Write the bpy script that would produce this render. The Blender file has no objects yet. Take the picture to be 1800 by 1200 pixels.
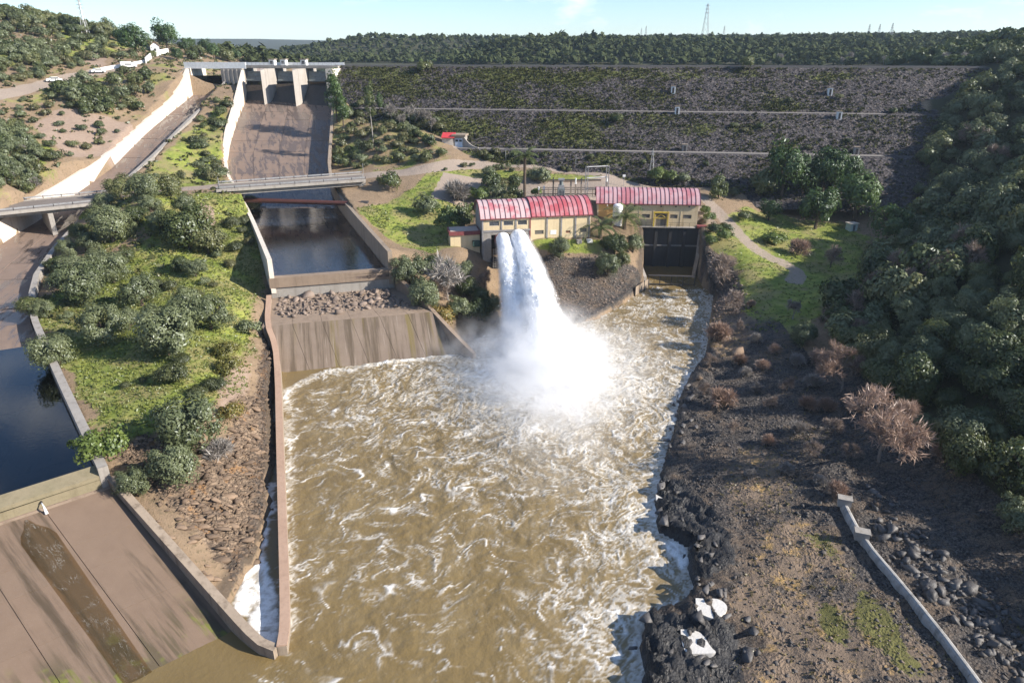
import bpy, math, time
import numpy as np
from mathutils import Vector, Matrix
T0 = time.time()
rng = np.random.default_rng(11)
scene = bpy.context.scene
C = scene.collection
R = math.radians

# ------------------------------------------------------------------ camera, sky, sun, exposure
CAM_Z, PITCH, FPX = 46.0, R(22.8), 1200.0
cam = bpy.data.cameras.new('camera')
cam.sensor_width, cam.lens = 36.0, 24.0
cam.clip_start, cam.clip_end = 1.0, 20000.0
cam_o = bpy.data.objects.new('camera', cam)
C.objects.link(cam_o)
cam_o.location = (0, 0, CAM_Z)
cam_o.rotation_euler = (R(90) - PITCH, 0, 0)
scene.camera = cam_o

SUN_EL = R(28.0)
SUN_H = Vector((0.972, -0.235, 0)).normalized()          # towards the sun, seen from above
SUN_DIR = Vector((SUN_H.x * math.cos(SUN_EL), SUN_H.y * math.cos(SUN_EL), math.sin(SUN_EL)))
world = bpy.data.worlds.new('World')
scene.world = world
world.use_nodes = True
wn, wl = world.node_tree.nodes, world.node_tree.links
wn.clear()
w_out = wn.new('ShaderNodeOutputWorld')
w_bg = wn.new('ShaderNodeBackground')
sky = wn.new('ShaderNodeTexSky')
sky.sky_type = 'NISHITA'
sky.sun_disc = False
sky.sun_elevation = SUN_EL
sky.sun_rotation = math.atan2(SUN_H.x, SUN_H.y)
sky.altitude = 200
sky.air_density, sky.dust_density, sky.ozone_density = 1.0, 0.1, 5.0
w_bg.inputs['Strength'].default_value = 0.092
# thin broken cloud over the whole sky dome
w_tc = wn.new('ShaderNodeTexCoord')
w_map = wn.new('ShaderNodeMapping')
w_map.inputs['Scale'].default_value = (1.0, 1.0, 3.2)
w_map.inputs['Location'].default_value = (0.35, 0.1, 0.55)
w_no = wn.new('ShaderNodeTexNoise')
w_no.inputs['Scale'].default_value = 5.5
w_no.inputs['Detail'].default_value = 9
w_no.inputs['Roughness'].default_value = 0.6
w_ra = wn.new('ShaderNodeMapRange')
w_ra.inputs['From Min'].default_value = 0.54
w_ra.inputs['From Max'].default_value = 0.70
w_mix = wn.new('ShaderNodeMix')
w_mix.data_type = 'RGBA'
w_mix.inputs['B'].default_value = (7.0, 7.2, 7.6, 1)
wl.new(w_tc.outputs['Generated'], w_map.inputs['Vector'])
wl.new(w_map.outputs['Vector'], w_no.inputs['Vector'])
wl.new(w_no.outputs['Fac'], w_ra.inputs['Value'])
wl.new(w_ra.outputs['Result'], w_mix.inputs['Factor'])
wl.new(sky.outputs['Color'], w_mix.inputs['A'])
wl.new(w_mix.outputs['Result'], w_bg.inputs['Color'])
wl.new(w_bg.outputs['Background'], w_out.inputs['Surface'])

sun = bpy.data.lights.new('sun', 'SUN')
sun.energy = 4.8
sun.angle = R(0.5)
sun.color = (1.0, 0.93, 0.83)
sun_o = bpy.data.objects.new('sun', sun)
C.objects.link(sun_o)
sun_o.rotation_euler = SUN_DIR.to_track_quat('Z', 'Y').to_euler()
sun_o.location = (200, 30, 200)

scene.view_settings.view_transform = 'Standard'
scene.view_settings.look = 'None'
scene.view_settings.exposure = 1.08
scene.view_settings.gamma = 1.0
scene.view_settings.use_curve_mapping = False
scene.render.engine = 'CYCLES'
cy = scene.cycles
cy.max_bounces = 8
cy.diffuse_bounces = 3
cy.glossy_bounces = 3
cy.transmission_bounces = 4
cy.transparent_max_bounces = 12
cy.volume_bounces = 5
cy.volume_step_rate = 1.0
cy.use_denoising = True

# ------------------------------------------------------------------ helpers
SP, CP = math.sin(PITCH), math.cos(PITCH)

def ray(px, py):
    x, y = (px - 900) / FPX, (600 - py) / FPX
    return x, CP + y * SP, -SP + y * CP

def P(px, py, z):                       # where the sight line through a photo pixel meets height z
    x, yy, dz = ray(px, py)
    t = (z - CAM_Z) / dz
    return (x * t, yy * t, z)

def at_t(px, py, t):
    x, yy, dz = ray(px, py)
    return (x * t, yy * t, CAM_Z + dz * t)

def at_Y(px, py, Y):
    x, yy, dz = ray(px, py)
    return at_t(px, py, Y / yy)

_perm = np.random.default_rng(3).permutation(512)
_perm = np.concatenate([_perm, _perm, _perm])
_ga = np.random.default_rng(4).random(512) * 2 * np.pi
_gx, _gy = np.cos(_ga), np.sin(_ga)

def perlin(x, y):
    xi, yi = np.floor(x).astype(np.int64), np.floor(y).astype(np.int64)
    xf, yf = x - xi, y - yi
    xi &= 511
    yi &= 511
    u = xf * xf * xf * (xf * (xf * 6 - 15) + 10)
    v = yf * yf * yf * (yf * (yf * 6 - 15) + 10)
    def g(ix, iy, dx, dy):
        h = _perm[_perm[ix] + iy] & 511
        return _gx[h] * dx + _gy[h] * dy
    a = g(xi, yi, xf, yf)
    b = g((xi + 1) & 511, yi, xf - 1, yf)
    c = g(xi, (yi + 1) & 511, xf, yf - 1)
    d = g((xi + 1) & 511, (yi + 1) & 511, xf - 1, yf - 1)
    return (a + u * (b - a)) + v * ((c + u * (d - c)) - (a + u * (b - a)))

def fbm(x, y, scale, octv=4, seed=0.0, rough=0.5):
    s, amp, tot = np.zeros_like(x, dtype=float), 1.0, 0.0
    f = 1.0 / scale
    for k in range(octv):
        s += amp * perlin(x * f + seed + 17.3 * k, y * f + seed * 1.7 - 9.1 * k)
        tot += amp
        amp *= rough
        f *= 2.03
    return s / tot * 1.6

def ss(a, b, x):
    t = np.clip((x - a) / (b - a), 0, 1)
    return t * t * (3 - 2 * t)

def inside(poly, X, Y):
    poly = np.asarray(poly, float)[:, :2]
    r = np.zeros(X.shape, bool)
    n = len(poly)
    for i in range(n):
        x1, y1 = poly[i]
        x2, y2 = poly[(i + 1) % n]
        if y1 == y2:
            continue
        c = ((y1 > Y) != (y2 > Y)) & (X < (x2 - x1) * (Y - y1) / (y2 - y1) + x1)
        r ^= c
    return r

def dist_line(pts, X, Y, closed=False):
    pts = np.asarray(pts, float)[:, :2]
    d = np.full(X.shape, 1e9)
    n = len(pts)
    for i in range(n if closed else n - 1):
        a, b = pts[i], pts[(i + 1) % n]
        ab = b - a
        L2 = ab @ ab + 1e-9
        t = np.clip(((X - a[0]) * ab[0] + (Y - a[1]) * ab[1]) / L2, 0, 1)
        d = np.minimum(d, np.hypot(X - a[0] - t * ab[0], Y - a[1] - t * ab[1]))
    return d

def resample(pts, step):                # polyline of any dimension, resampled evenly
    pts = np.asarray(pts, float)
    seg = np.linalg.norm(np.diff(pts[:, :2], axis=0), axis=1)
    s = np.concatenate([[0], np.cumsum(seg)])
    n = max(2, int(round(s[-1] / step)) + 1)
    q = np.linspace(0, s[-1], n)
    return np.stack([np.interp(q, s, pts[:, k]) for k in range(pts.shape[1])], 1)

def smooth_line(pts, it=2):
    pts = np.asarray(pts, float)
    for _ in range(it):
        q = [pts[0]]
        for i in range(len(pts) - 1):
            q.append(pts[i] * .75 + pts[i + 1] * .25)
            q.append(pts[i] * .25 + pts[i + 1] * .75)
        q.append(pts[-1])
        pts = np.array(q)
    return pts

def root_loc(o):
    v = Vector((0, 0, 0))
    while o is not None:
        v += o.location
        o = o.parent
    return v

def tag(o, label=None, cat=None, group=None, kind=None):
    if label: o['label'] = label
    if cat: o['category'] = cat
    if group: o['group'] = group
    if kind: o['kind'] = kind
    return o

def empty(name, loc, label=None, cat=None, group=None, rz=0.0):
    o = bpy.data.objects.new(name, None)
    o.empty_display_size = 0.2
    C.objects.link(o)
    o.location = loc
    o.rotation_euler.z = rz
    return tag(o, label, cat, group)

def link_mesh(name, me, parent=None):
    o = bpy.data.objects.new(name, me)
    C.objects.link(o)
    if parent is not None:
        o.parent = parent
    return o

def np_mesh(name, V, F, mat=None, parent=None, smooth=False, cols=None, link=True):
    """F: (n,k) array of faces with k corners each; cols: {attribute: (n_verts,4)}"""
    V = np.asarray(V, np.float32)
    F = np.asarray(F, np.int32)
    if parent is not None:
        V = V - np.array(root_loc(parent), np.float32)
    me = bpy.data.meshes.new(name)
    n, k = F.shape
    me.vertices.add(len(V))
    me.vertices.foreach_set('co', V.ravel())
    me.loops.add(n * k)
    me.loops.foreach_set('vertex_index', F.ravel())
    me.polygons.add(n)
    me.polygons.foreach_set('loop_start', np.arange(0, n * k, k, dtype=np.int32))
    me.polygons.foreach_set('loop_total', np.full(n, k, np.int32))
    if smooth:
        me.polygons.foreach_set('use_smooth', np.ones(n, bool))
    for key, arr in (cols or {}).items():
        at = me.color_attributes.new(key, 'FLOAT_COLOR', 'POINT')
        at.data.foreach_set('color', np.asarray(arr, np.float32).ravel())
    me.update(calc_edges=True)
    me.validate(verbose=False)
    if mat: me.materials.append(mat)
    return link_mesh(name, me, parent) if link else me

class MB:
    """collects solids and links them as ONE mesh object"""
    def __init__(self):
        self.v, self.f = [], []
    def add(self, vs, fs):
        b = len(self.v)
        self.v += [tuple(map(float, p)) for p in vs]
        self.f += [tuple(b + i for i in f) for f in fs]
        return self
    def hexa(self, b, t):               # four bottom and four top corners, both counter-clockwise
        return self.add(list(b) + list(t), [(3, 2, 1, 0), (4, 5, 6, 7), (0, 1, 5, 4), (1, 2, 6, 5), (2, 3, 7, 6), (3, 0, 4, 7)])
    def box(self, c, s, rz=0.0, tilt=None):
        hx, hy, hz = s[0] / 2, s[1] / 2, s[2] / 2
        m = Matrix.Rotation(rz, 3, 'Z')
        if tilt is not None: m = m @ tilt
        q = [m @ Vector((x, y, z)) + Vector(c) for z in (-hz, hz) for x, y in ((-hx, -hy), (hx, -hy), (hx, hy), (-hx, hy))]
        return self.hexa(q[:4], q[4:])
    def prism(self, poly, z0, z1):
        n = len(poly)
        z0s = z0 if hasattr(z0, '__len__') else [z0] * n
        z1s = z1 if hasattr(z1, '__len__') else [z1] * n
        vs = [(p[0], p[1], z) for p, z in zip(poly, z0s)] + [(p[0], p[1], z) for p, z in zip(poly, z1s)]
        fs = [tuple(range(n - 1, -1, -1)), tuple(range(n, 2 * n))]
        fs += [(i, (i + 1) % n, n + (i + 1) % n, n + i) for i in range(n)]
        return self.add(vs, fs)
    def tube(self, pts, rad, n=8, cap=True):
        pts = [Vector(p) for p in pts]
        rad = rad if hasattr(rad, '__len__') else [rad] * len(pts)
        vs, fs = [], []
        up = Vector((0, 0, 1))
        for i, p in enumerate(pts):
            d = (pts[min(i + 1, len(pts) - 1)] - pts[max(i - 1, 0)])
            d = d.normalized() if d.length > 1e-9 else Vector((0, 0, 1))
            a = d.cross(up if abs(d.dot(up)) < .95 else Vector((1, 0, 0))).normalized()
            b = d.cross(a)
            for k in range(n):
                an = 2 * math.pi * k / n
                vs.append(p + a * (math.cos(an) * rad[i]) + b * (math.sin(an) * rad[i]))
        for i in range(len(pts) - 1):
            for k in range(n):
                fs.append((i * n + k, i * n + (k + 1) % n, (i + 1) * n + (k + 1) % n, (i + 1) * n + k))
        if cap:
            fs.append(tuple(range(n)))
            fs.append(tuple(range(len(pts) * n - 1, (len(pts) - 1) * n - 1, -1)))
        return self.add(vs, fs)
    def wall(self, st, th, side=1, cap=True):
        """st: stations (x, y, bottom, top) of one face; th: thickness, grown to the left of travel for side=1"""
        st = np.asarray(st, float)
        d = np.gradient(st[:, :2], axis=0)
        d /= np.linalg.norm(d, axis=1)[:, None] + 1e-9
        nrm = np.stack([-d[:, 1], d[:, 0]], 1) * side
        o = st[:, :2] + nrm * th
        vs, fs = [], []
        for i in range(len(st)):
            vs += [(st[i, 0], st[i, 1], st[i, 2]), (st[i, 0], st[i, 1], st[i, 3]), (o[i, 0], o[i, 1], st[i, 3]), (o[i, 0], o[i, 1], st[i, 2])]
        for i in range(len(st) - 1):
            for k in range(4):
                q = (4 * i + k, 4 * i + (k + 1) % 4, 4 * i + 4 + (k + 1) % 4, 4 * i + 4 + k)
                fs.append(q if side == 1 else q[::-1])
        if cap:
            fs.append((3, 2, 1, 0) if side == 1 else (0, 1, 2, 3))
            e = 4 * (len(st) - 1)
            fs.append((e, e + 1, e + 2, e + 3) if side == 1 else (e + 3, e + 2, e + 1, e))
        return self.add(vs, fs)
    def build(self, name, mat, parent=None, smooth=False, fix=True):
        off = root_loc(parent) if parent is not None else Vector((0, 0, 0))
        me = bpy.data.meshes.new(name)
        me.from_pydata([tuple(Vector(p) - off) for p in self.v], [], self.f)
        if fix:
            import bmesh
            bm = bmesh.new()
            bm.from_mesh(me)
            bmesh.ops.recalc_face_normals(bm, faces=bm.faces)
            bm.to_mesh(me)
            bm.free()
        if smooth:
            me.polygons.foreach_set('use_smooth', np.ones(len(me.polygons), bool))
        me.materials.append(mat)
        return link_mesh(name, me, parent)

# ------------------------------------------------------------------ materials
class NT:
    """small node-graph writer"""
    def __init__(self, name):
        self.m = bpy.data.materials.new(name)
        self.m.use_nodes = True
        self.n, self.l = self.m.node_tree.nodes, self.m.node_tree.links
        self.n.clear()
        self.out = self.n.new('ShaderNodeOutputMaterial')
        self._pos = None
    def put(self, sock, val):
        if isinstance(val, bpy.types.NodeSocket):
            self.l.new(val, sock)
        elif val is not None:
            sock.default_value = val
    def node(self, kind, ins=None, **props):
        nd = self.n.new(kind)
        for k, v in props.items(): setattr(nd, k, v)
        for k, v in (ins or {}).items(): self.put(nd.inputs[k], v)
        return nd
    @property
    def pos(self):
        if self._pos is None:
            self._pos = self.node('ShaderNodeNewGeometry').outputs['Position']
        return self._pos
    def scaled(self, s, rot=None, vec=None):
        ins = {'Vector': vec or self.pos, 'Scale': s if hasattr(s, '__len__') else (s, s, s)}
        if rot:                          # x axis of the pattern turned to the given heading, then scaled
            ins['Rotation'] = rot
            ins['Scale'] = tuple(1 / v for v in ins['Scale'])
            return self.node('ShaderNodeMapping', ins, vector_type='TEXTURE').outputs[0]
        return self.node('ShaderNodeMapping', ins).outputs[0]
    def noise(self, scale, detail=4, rough=.55, vec=None, dist=0.0):
        return self.node('ShaderNodeTexNoise', {'Vector': vec or self.pos, 'Scale': scale, 'Detail': detail, 'Roughness': rough, 'Distortion': dist}).outputs['Fac']
    def noise_c(self, scale, detail=4, vec=None):
        return self.node('ShaderNodeTexNoise', {'Vector': vec or self.pos, 'Scale': scale, 'Detail': detail}).outputs['Color']
    def voro(self, scale, vec=None, feature='F1', out='Distance', rnd=1.0):
        return self.node('ShaderNodeTexVoronoi', {'Vector': vec or self.pos, 'Scale': scale, 'Randomness': rnd}, feature=feature).outputs[out]
    def math(self, op, a, b=0.0, c=None, clamp=False):
        nd = self.node('ShaderNodeMath', operation=op, use_clamp=clamp)
        self.put(nd.inputs[0], a)
        self.put(nd.inputs[1], b)
        if c is not None: self.put(nd.inputs[2], c)
        return nd.outputs[0]
    def step(self, x, a, b, lo=0.0, hi=1.0):
        return self.node('ShaderNodeMapRange', {'Value': x, 'From Min': a, 'From Max': b, 'To Min': lo, 'To Max': hi}, interpolation_type='SMOOTHSTEP').outputs[0]
    def mix(self, f, a, b, mode='MIX'):
        nd = self.node('ShaderNodeMix', data_type='RGBA', blend_type=mode)
        self.put(nd.inputs['Factor'], f)
        self.put(nd.inputs['A'], a if not (hasattr(a, '__len__') and len(a) == 3) else (*a, 1))
        self.put(nd.inputs['B'], b if not (hasattr(b, '__len__') and len(b) == 3) else (*b, 1))
        return nd.outputs['Result']
    def attr(self, name, out='Color'):
        return self.node('ShaderNodeAttribute', attribute_name=name).outputs[out]
    def sep(self, col):
        return self.node('ShaderNodeSeparateColor', {'Color': col}).outputs
    def bump(self, h, strength=.5, dist=.1, normal=None):
        ins = {'Height': h, 'Strength': strength, 'Distance': dist}
        if normal: ins['Normal'] = normal
        return self.node('ShaderNodeBump', ins).outputs[0]
    def bsdf(self, col, rough=.85, normal=None, spec=.3, metal=0.0, extra=None):
        ins = {'Base Color': col if not (hasattr(col, '__len__') and len(col) == 3) else (*col, 1), 'Roughness': rough, 'Specular IOR Level': spec, 'Metallic': metal}
        if normal: ins['Normal'] = normal
        if extra: ins.update(extra)
        return self.node('ShaderNodeBsdfPrincipled', ins).outputs[0]
    def done(self, shader=None, vol=None):
        if shader: self.l.new(shader, self.out.inputs['Surface'])
        if vol: self.l.new(vol, self.out.inputs['Volume'])
        return self.m
# ------------------------------------------------------------------ plan of the place (metres, water of the river at z = 0)
# big spillway chute: right and left inner edges  x, y, floor, wall top
CH_R = np.array([(-60.0, 249, 32.5, 37.5), (-57.0, 228, 26.5, 31.0), (-53.5, 207, 19.0, 23.0), (-50.0, 188, 13.2, 17.0), (-44.0, 172, 10.2, 14.2), (-37.4, 157, 9.25, 13.0), (-22.6, 120.6, 8.75, 13.0)])
CH_L = np.array([(-91.0, 249, 32.5, 41.0), (-87.5, 228, 26.5, 31.5), (-84.0, 207, 19.0, 23.2), (-77.0, 188, 13.2, 16.8), (-68.0, 172, 10.2, 13.8), (-58.5, 152.7, 9.25, 13.0), (-42.0, 115.6, 8.75, 13.0)])
# narrow second channel on the left
C2_R = np.array([(-99.0, 251, 33.0, 37.5), (-98.4, 237, 30.2, 33.0), (-97.0, 210, 25.0, 27.2), (-93.5, 178, 18.6, 20.8), (-93.0, 150, 12.5, 15.0), (-86.0, 119, 9.2, 11.0), (-76.5, 101, 8.0, 9.5), (-58.8, 79, 6.6, 9.0), (-40.6, 56.8, 6.4, 8.6)])
C2_L = np.array([(-110.5, 251, 33.0, 41.5), (-109.6, 237, 30.2, 34.0), (-107.5, 210, 25.0, 28.0), (-103.0, 178, 18.6, 22.0), (-104.5, 150, 12.5, 17.0), (-101.0, 119, 9.2, 13.0), (-92.0, 95, 8.0, 11.0), (-73.0, 68, 6.6, 9.5), (-55.0, 44.5, 6.4, 9.0)])
# lower apron below the second channel: upper edge, toe
AP2 = [(-40.3, 57.1), (-56.6, 43.6), (-52.0, 28.0), (-36, 26), (-22, 37), (-19.7, 41.9), (-21.4, 42.4), (-26.0, 46.2), (-33.0, 51.6)]
AP2_WALL = np.array([(-40.2, 57.2, -1, 7.2), (-33.0, 51.6, -1, 4.7), (-26.0, 46.2, -1.5, 2.2), (-21.4, 42.4, -1.5, 1.1), (-19.6, 41.8, -1.5, 0.9)])
# river training wall from the apron corner down to its rounded end
RW = np.array([(-43.4, 114.5, -1, 6.6), (-40.5, 104.0, -1, 5.2), (-37.5, 98.5, -1, 4.0), (-34.6, 90.0, -1, 2.6), (-30.4, 77.0, -1, 2.0), (-24.4, 58.6, -1, 1.3), (-20.6, 47.0, -1, 1.0), (-19.6, 43.6, -1, .9), (-19.4, 42.2, -1, .9)])
# apron under the big sill: rubble shelf edge and water toe
SHELF_L, SHELF_R = (-40.8, 103.6), (-13.2, 110.5)
TOE_L, TOE_R = (-36.6, 96.8), (-9.6, 103.8)
WING = np.array([(-21.6, 120.6, 3, 8.4), (-16.5, 114.0, 2, 6.6), (-10.4, 106.0, -1, 3.4), (-6.4, 101.4, -1.5, 1.2)])

px_w = lambda l, z=0.0: [P(a, b, z)[:2] for a, b in l]
RIVER = ([TOE_L, TOE_R, (-6.6, 101.6)] + px_w([(800, 612), (850, 592), (905, 580), (990, 574), (1050, 560), (1100, 530), (1128, 505), (1128, 478), (1122, 455), (1226, 455), (1222, 480), (1238, 505), (1256, 520),
         (1250, 565), (1242, 630), (1216, 660), (1196, 700), (1186, 760), (1166, 820), (1154, 880), (1160, 935), (1214, 962), (1214, 1010), (1222, 1045), (1200, 1072), (1140, 1088), (1130, 1130), (1135, 1200), (1150, 1500)])
         + [(-30, 22), (-38, 30), (-37.2, 33.6), (-25.6, 43.6)] + [tuple(p[:2]) for p in AP2_WALL[::-1][:3]]
         + px_w([(412, 1052), (428, 1010), (452, 985), (462, 930), (474, 885), (462, 860), (478, 825), (480, 770), (474, 720), (484, 660), (487, 610), (489, 560)]))
RIVER = [p for p in RIVER]

ctl = []                                 # control points of the ground: x, y, z
def cp(px, py, z): ctl.append(P(px, py, z))
for a in [(110,600,8.4),(150,700,8.2),(250,650,8.2),(350,650,7.8),(250,560,8.5),(380,560,8),(430,520,8.3),(130,520,8.9),(230,500,9.2),(330,500,9.5),(400,450,10.2),
          (175,790,7.6),(250,750,7.8),(330,720,7.5),(400,620,7),(425,680,5.4),(400,745,5.2),(445,620,4.2),(468,585,3.2),(470,530,5.2),(458,700,2.2),(446,780,2.2),(385,840,4.4),(320,820,6.2),(260,850,5.6),(205,858,6),
          (300,920,4.4),(360,950,3.2),(430,900,2.0),(440,970,.9),(350,1000,2.8),(398,1035,.9),(250,900,5.4),
          (150,480,9.6),(250,470,10.4),(350,470,10.6),(420,430,11.2),(200,420,13.6),(280,400,15.2),(350,400,13.6),(240,345,19.2),(300,345,19),(200,362,17),(365,380,14),(400,400,12.2),(435,375,13),(400,345,16),(100,450,11),(128,400,13.4),
          (330,330,17),(185,347,16.8),(400,322,16.9),
          # right shore, meadow, river bank
          (1240,350,12.9),(1290,400,9),(1330,440,7),(1400,490,5),(1300,480,5.5),(1300,560,3),(1400,560,4),(1500,480,5),(1450,420,7),(1520,400,7.5),(1350,380,9),(1450,360,10),(1400,330,13),(1300,330,14),
          (1260,600,1.5),(1350,600,3),(1280,700,1.3),(1380,700,3),(1250,800,1.2),(1350,850,2),(1450,800,3),(1250,930,1.0),(1350,950,1.8),(1450,950,2.3),(1300,1100,1.1),(1450,1100,1.7),(1600,1150,2),(1180,1150,.9),(1550,1000,2.5),(1600,930,3.2),(1240,1000,.8),
          # lawn and knoll between the chute and the dam
          (640,372,12.8),(680,432,12),(694,475,10.4),(660,380,11.8),(740,400,9.6),(700,350,13.4),(780,340,14.4),(850,312,16),(900,312,16),(828,380,10),(760,430,8.4),(722,440,8.6),(700,500,7),(750,520,5),(782,580,1.4),(830,480,6),(850,560,1.6),(832,442,8.6),(800,402,9.6),
          (650,308,17),(750,299,18),(820,288,18.4),(950,289,18),(1060,304,16.6),(1120,315,15),(1200,330,14),
          (650,250,23),(600,200,29),(602,150,36.5),(700,230,25.5),(750,230,25),(780,270,20.8),(806,257,21.4),(620,280,18.5),(700,285,18.6),
          # bank under the valve house, tailrace sides
          (930,426,9.6),(1040,421,9.6),(1085,432,8.4),(1000,470,5.2),(1080,480,4),(950,520,3),(1050,520,2.2),(1100,500,2.4),(1000,556,.8),(1116,470,3.6),(1232,420,8.6),(1252,460,5),(1262,500,2.4),(1246,520,.8),(1284,430,8)]:
    cp(*a)
ctl += [(-94.5,245,36.5),(-94,210,26.2),(-90,192,22.6),(-87.5,178,19.2),(-86,164,17),(-82,150,16.8),(-93,228,32),(-89,215,25.5),(-82,186,17.2),(-76,176,15.6),
        (-115,250,41.5),(-112,210,29.5),(-107,178,22.6),(-108,150,17.4),(-106,119,13.4),(-97,94,11.4),(-78,66,9.8),(-60,42,9.2),(-120,230,36),(-128,200,34),
        (-6,160,12.4),(15,166,13.8),(15,178,14),(0,178,14),(28,176,14),(-18,165,13.4),(34,168,12),(20,150,10),(46,160,9.6),
        (-6,137.5,4.2),(2,137.5,4.2),(-4,130,2.4),(-30,128,8.6),(-18,128,6.6),
        # under the dam, lake bed, crest abutments
        (-30,240,24),(0,232,14),(60,222,13),(30,240,20),(100,214,24),(118,206,33),(60,250,22),(-40,262,30),(40,262,28),(146,234,42),(142,221.5,42.0),(133,212.5,37.2),(119,203,29.6),(109,196,25.0),(100,189,20.6),(92,181,17),
        (-58,262,38),(-95,275,36),(-70,300,30),(0,300,28),(100,290,28),(170,262,44),(-120,262,42.5),(-103,262,33.5),(-102,290,34)]
for a in [(0,165,185),(90,145,205),(170,125,225),(290,97,260),(0,250,160),(100,250,170),(0,310,145),(60,290,155),(0,100,212),(0,60,245),(0,22,282),(130,30,290),(200,60,300),(310,80,310),(420,98,322),(60,90,225),(130,80,250),(200,95,260),(160,170,195),(220,150,215),
          (50,200,180),(250,110,262),(380,100,300)]:
    ctl.append(at_t(*a))
for Y, xf, zf in [(30,44,2.2),(45,46,2.6),(60,46.5,3),(75,47,3.4),(92,50,3.6),(109,52.5,4.2),(126,67,5.4),(140,78,6.2),(153,87,7.4),(172,98,12)]:
    ctl += [(xf, Y, zf), (xf + 14, Y + 1, zf + 7.4), (xf + 32, Y + 2, zf + 16.5), (xf + 65, Y + 3, zf + 30), (xf + 120, Y + 5, zf + 46)]
ctl += [(150,190,44),(175,215,49),(210,240,54),(205,290,54),(182,300,48.5),(165,280,44)]
# far ground: shores and ridges
ctl += [at_t(400,114,400), at_t(440,114,420), at_t(480,114,440), at_t(420,113.5,520), at_t(460,113.5,560), at_t(500,113.5,520), at_t(430,106,800), at_t(490,108,760), at_t(380,106,760), at_t(525,108,600), at_t(560,86,640), at_t(600,74,670), at_t(640,67,690), at_t(720,68,700), at_t(880,72,690), at_t(600,111,500), at_t(700,112,490), at_t(780,113,470), at_t(810,112,480), at_t(850,90,490), at_t(880,78,500), at_t(980,70,540), at_t(1150,74,560), at_t(1300,78,560), at_t(1450,78,520), at_t(1600,84,470), at_t(1740,88,420), at_t(1900,78,400), at_t(860,112,600), at_t(800,100,620),
        at_t(850,110,430), at_t(1000,113,420), at_t(1150,113,410), at_t(1300,114,400), at_t(1450,115,380), at_t(1600,115,340), at_t(1680,112,300), at_t(350,112,520),
        at_t(430,98,1150), at_t(500,100,1000), at_t(330,66,2600), at_t(430,68,2700), at_t(540,73,2600), at_t(200,70,2600), at_t(380,100,1500), at_t(0,40,900), at_t(150,62,900), at_t(300,90,800)]
for k in range(24):
    an = 2 * math.pi * k / 24
    for rr, hz in ((1300, 66), (4200, 110)):
        x, y = rr * math.sin(an), rr * math.cos(an)
        if y > 0 and abs(an) < .9 or an > 5.4: continue
        ctl.append((x, y, hz))
ctl += [(0, 0, -1), (20, 10, 0.5), (-40, 15, -1), (-70, 20, 9.5), (-100, 60, 12), (-130, 110, 20), (-150, 30, 20), (-170, 150, 36), (40, 5, 3), (90, 0, 26), (0, -120, 0), (120, -120, 45), (-140, -120, 40)]
ctl += [(0, 1400, 66), (600, 1300, 70), (1000, 900, 72), (-300, 4000, 105), (1500, 3900, 100), (3000, 3000, 105)]
CT = np.array(ctl, float)
cc = 4.0
dm = np.sqrt(((CT[:, None, :2] - CT[None, :, :2]) ** 2).sum(-1) + cc * cc)
nC = len(CT)
A = np.zeros((nC + 1, nC + 1))
A[:nC, :nC] = dm + np.eye(nC) * -0.5
A[:nC, nC] = A[nC, :nC] = 1
coef = np.linalg.solve(A, np.append(CT[:, 2], 0))

def base_h(X, Y):
    sh = X.shape
    x, y = X.ravel(), Y.ravel()
    r = np.full(x.shape, coef[nC])
    for s in range(0, len(x), 20000):
        d = np.sqrt((x[s:s + 20000, None] - CT[None, :, 0]) ** 2 + (y[s:s + 20000, None] - CT[None, :, 1]) ** 2 + cc * cc)
        r[s:s + 20000] += d @ coef[:nC]
    return r.reshape(sh)

# tensor grid, finer where the ground lies nearer
def axis(spec):
    a = []
    for lo, hi, st in spec:
        a += list(np.arange(lo, hi - 1e-6, st))
    return np.array(a + [spec[-1][1]])
gx = axis([(-5000, -1000, 400), (-1000, -420, 40), (-420, -240, 5), (-240, -140, 1.5), (-140, -62, .75), (-62, 62, .42), (62, 150, .75), (150, 260, 2.5), (260, 700, 8), (700, 1100, 40), (1100, 5000, 390)])
gy = axis([(-5000, -400, 460), (-400, -20, 20), (-20, 30, 2), (30, 125, .42), (125, 270, .75), (270, 360, 2), (360, 760, 5), (760, 1200, 20), (1200, 3200, 80), (3200, 6500, 330)])
GX, GY = np.meshgrid(gx, gy)
GZ = base_h(GX, GY)
near = (np.abs(GX) < 260) & (GY > 20) & (GY < 360)
GZ += fbm(GX, GY, 9, 4, 2.0) * .35 * near + fbm(GX, GY, 120, 4, 5.0) * 2.2 * (GY > 420) * ss(420, 520, GY)

def strip_poly(Rr, Ll): return [tuple(p[:2]) for p in Rr] + [tuple(p[:2]) for p in Ll[::-1]]
def carve(Rr, Ll, drop=1.2):
    poly = strip_poly(Rr, Ll)
    m = inside(poly, GX, GY) | (dist_line(poly, GX, GY, closed=True) < .5)
    mid = (Rr + Ll) / 2
    m2 = resample(mid[:, :3], .7)
    idx = np.where(m)
    if len(idx[0]) == 0: return m
    pts = np.stack([GX[idx], GY[idx]], 1)
    zz = np.empty(len(pts))
    for s in range(0, len(pts), 20000):
        d = ((pts[s:s + 20000, None] - m2[None, :, :2]) ** 2).sum(-1)
        zz[s:s + 20000] = m2[d.argmin(1), 2]
    GZ[idx] = zz - drop
    return m
dr = dist_line(RIVER, GX, GY, closed=True)
in_river = inside(RIVER, GX, GY)
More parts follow.
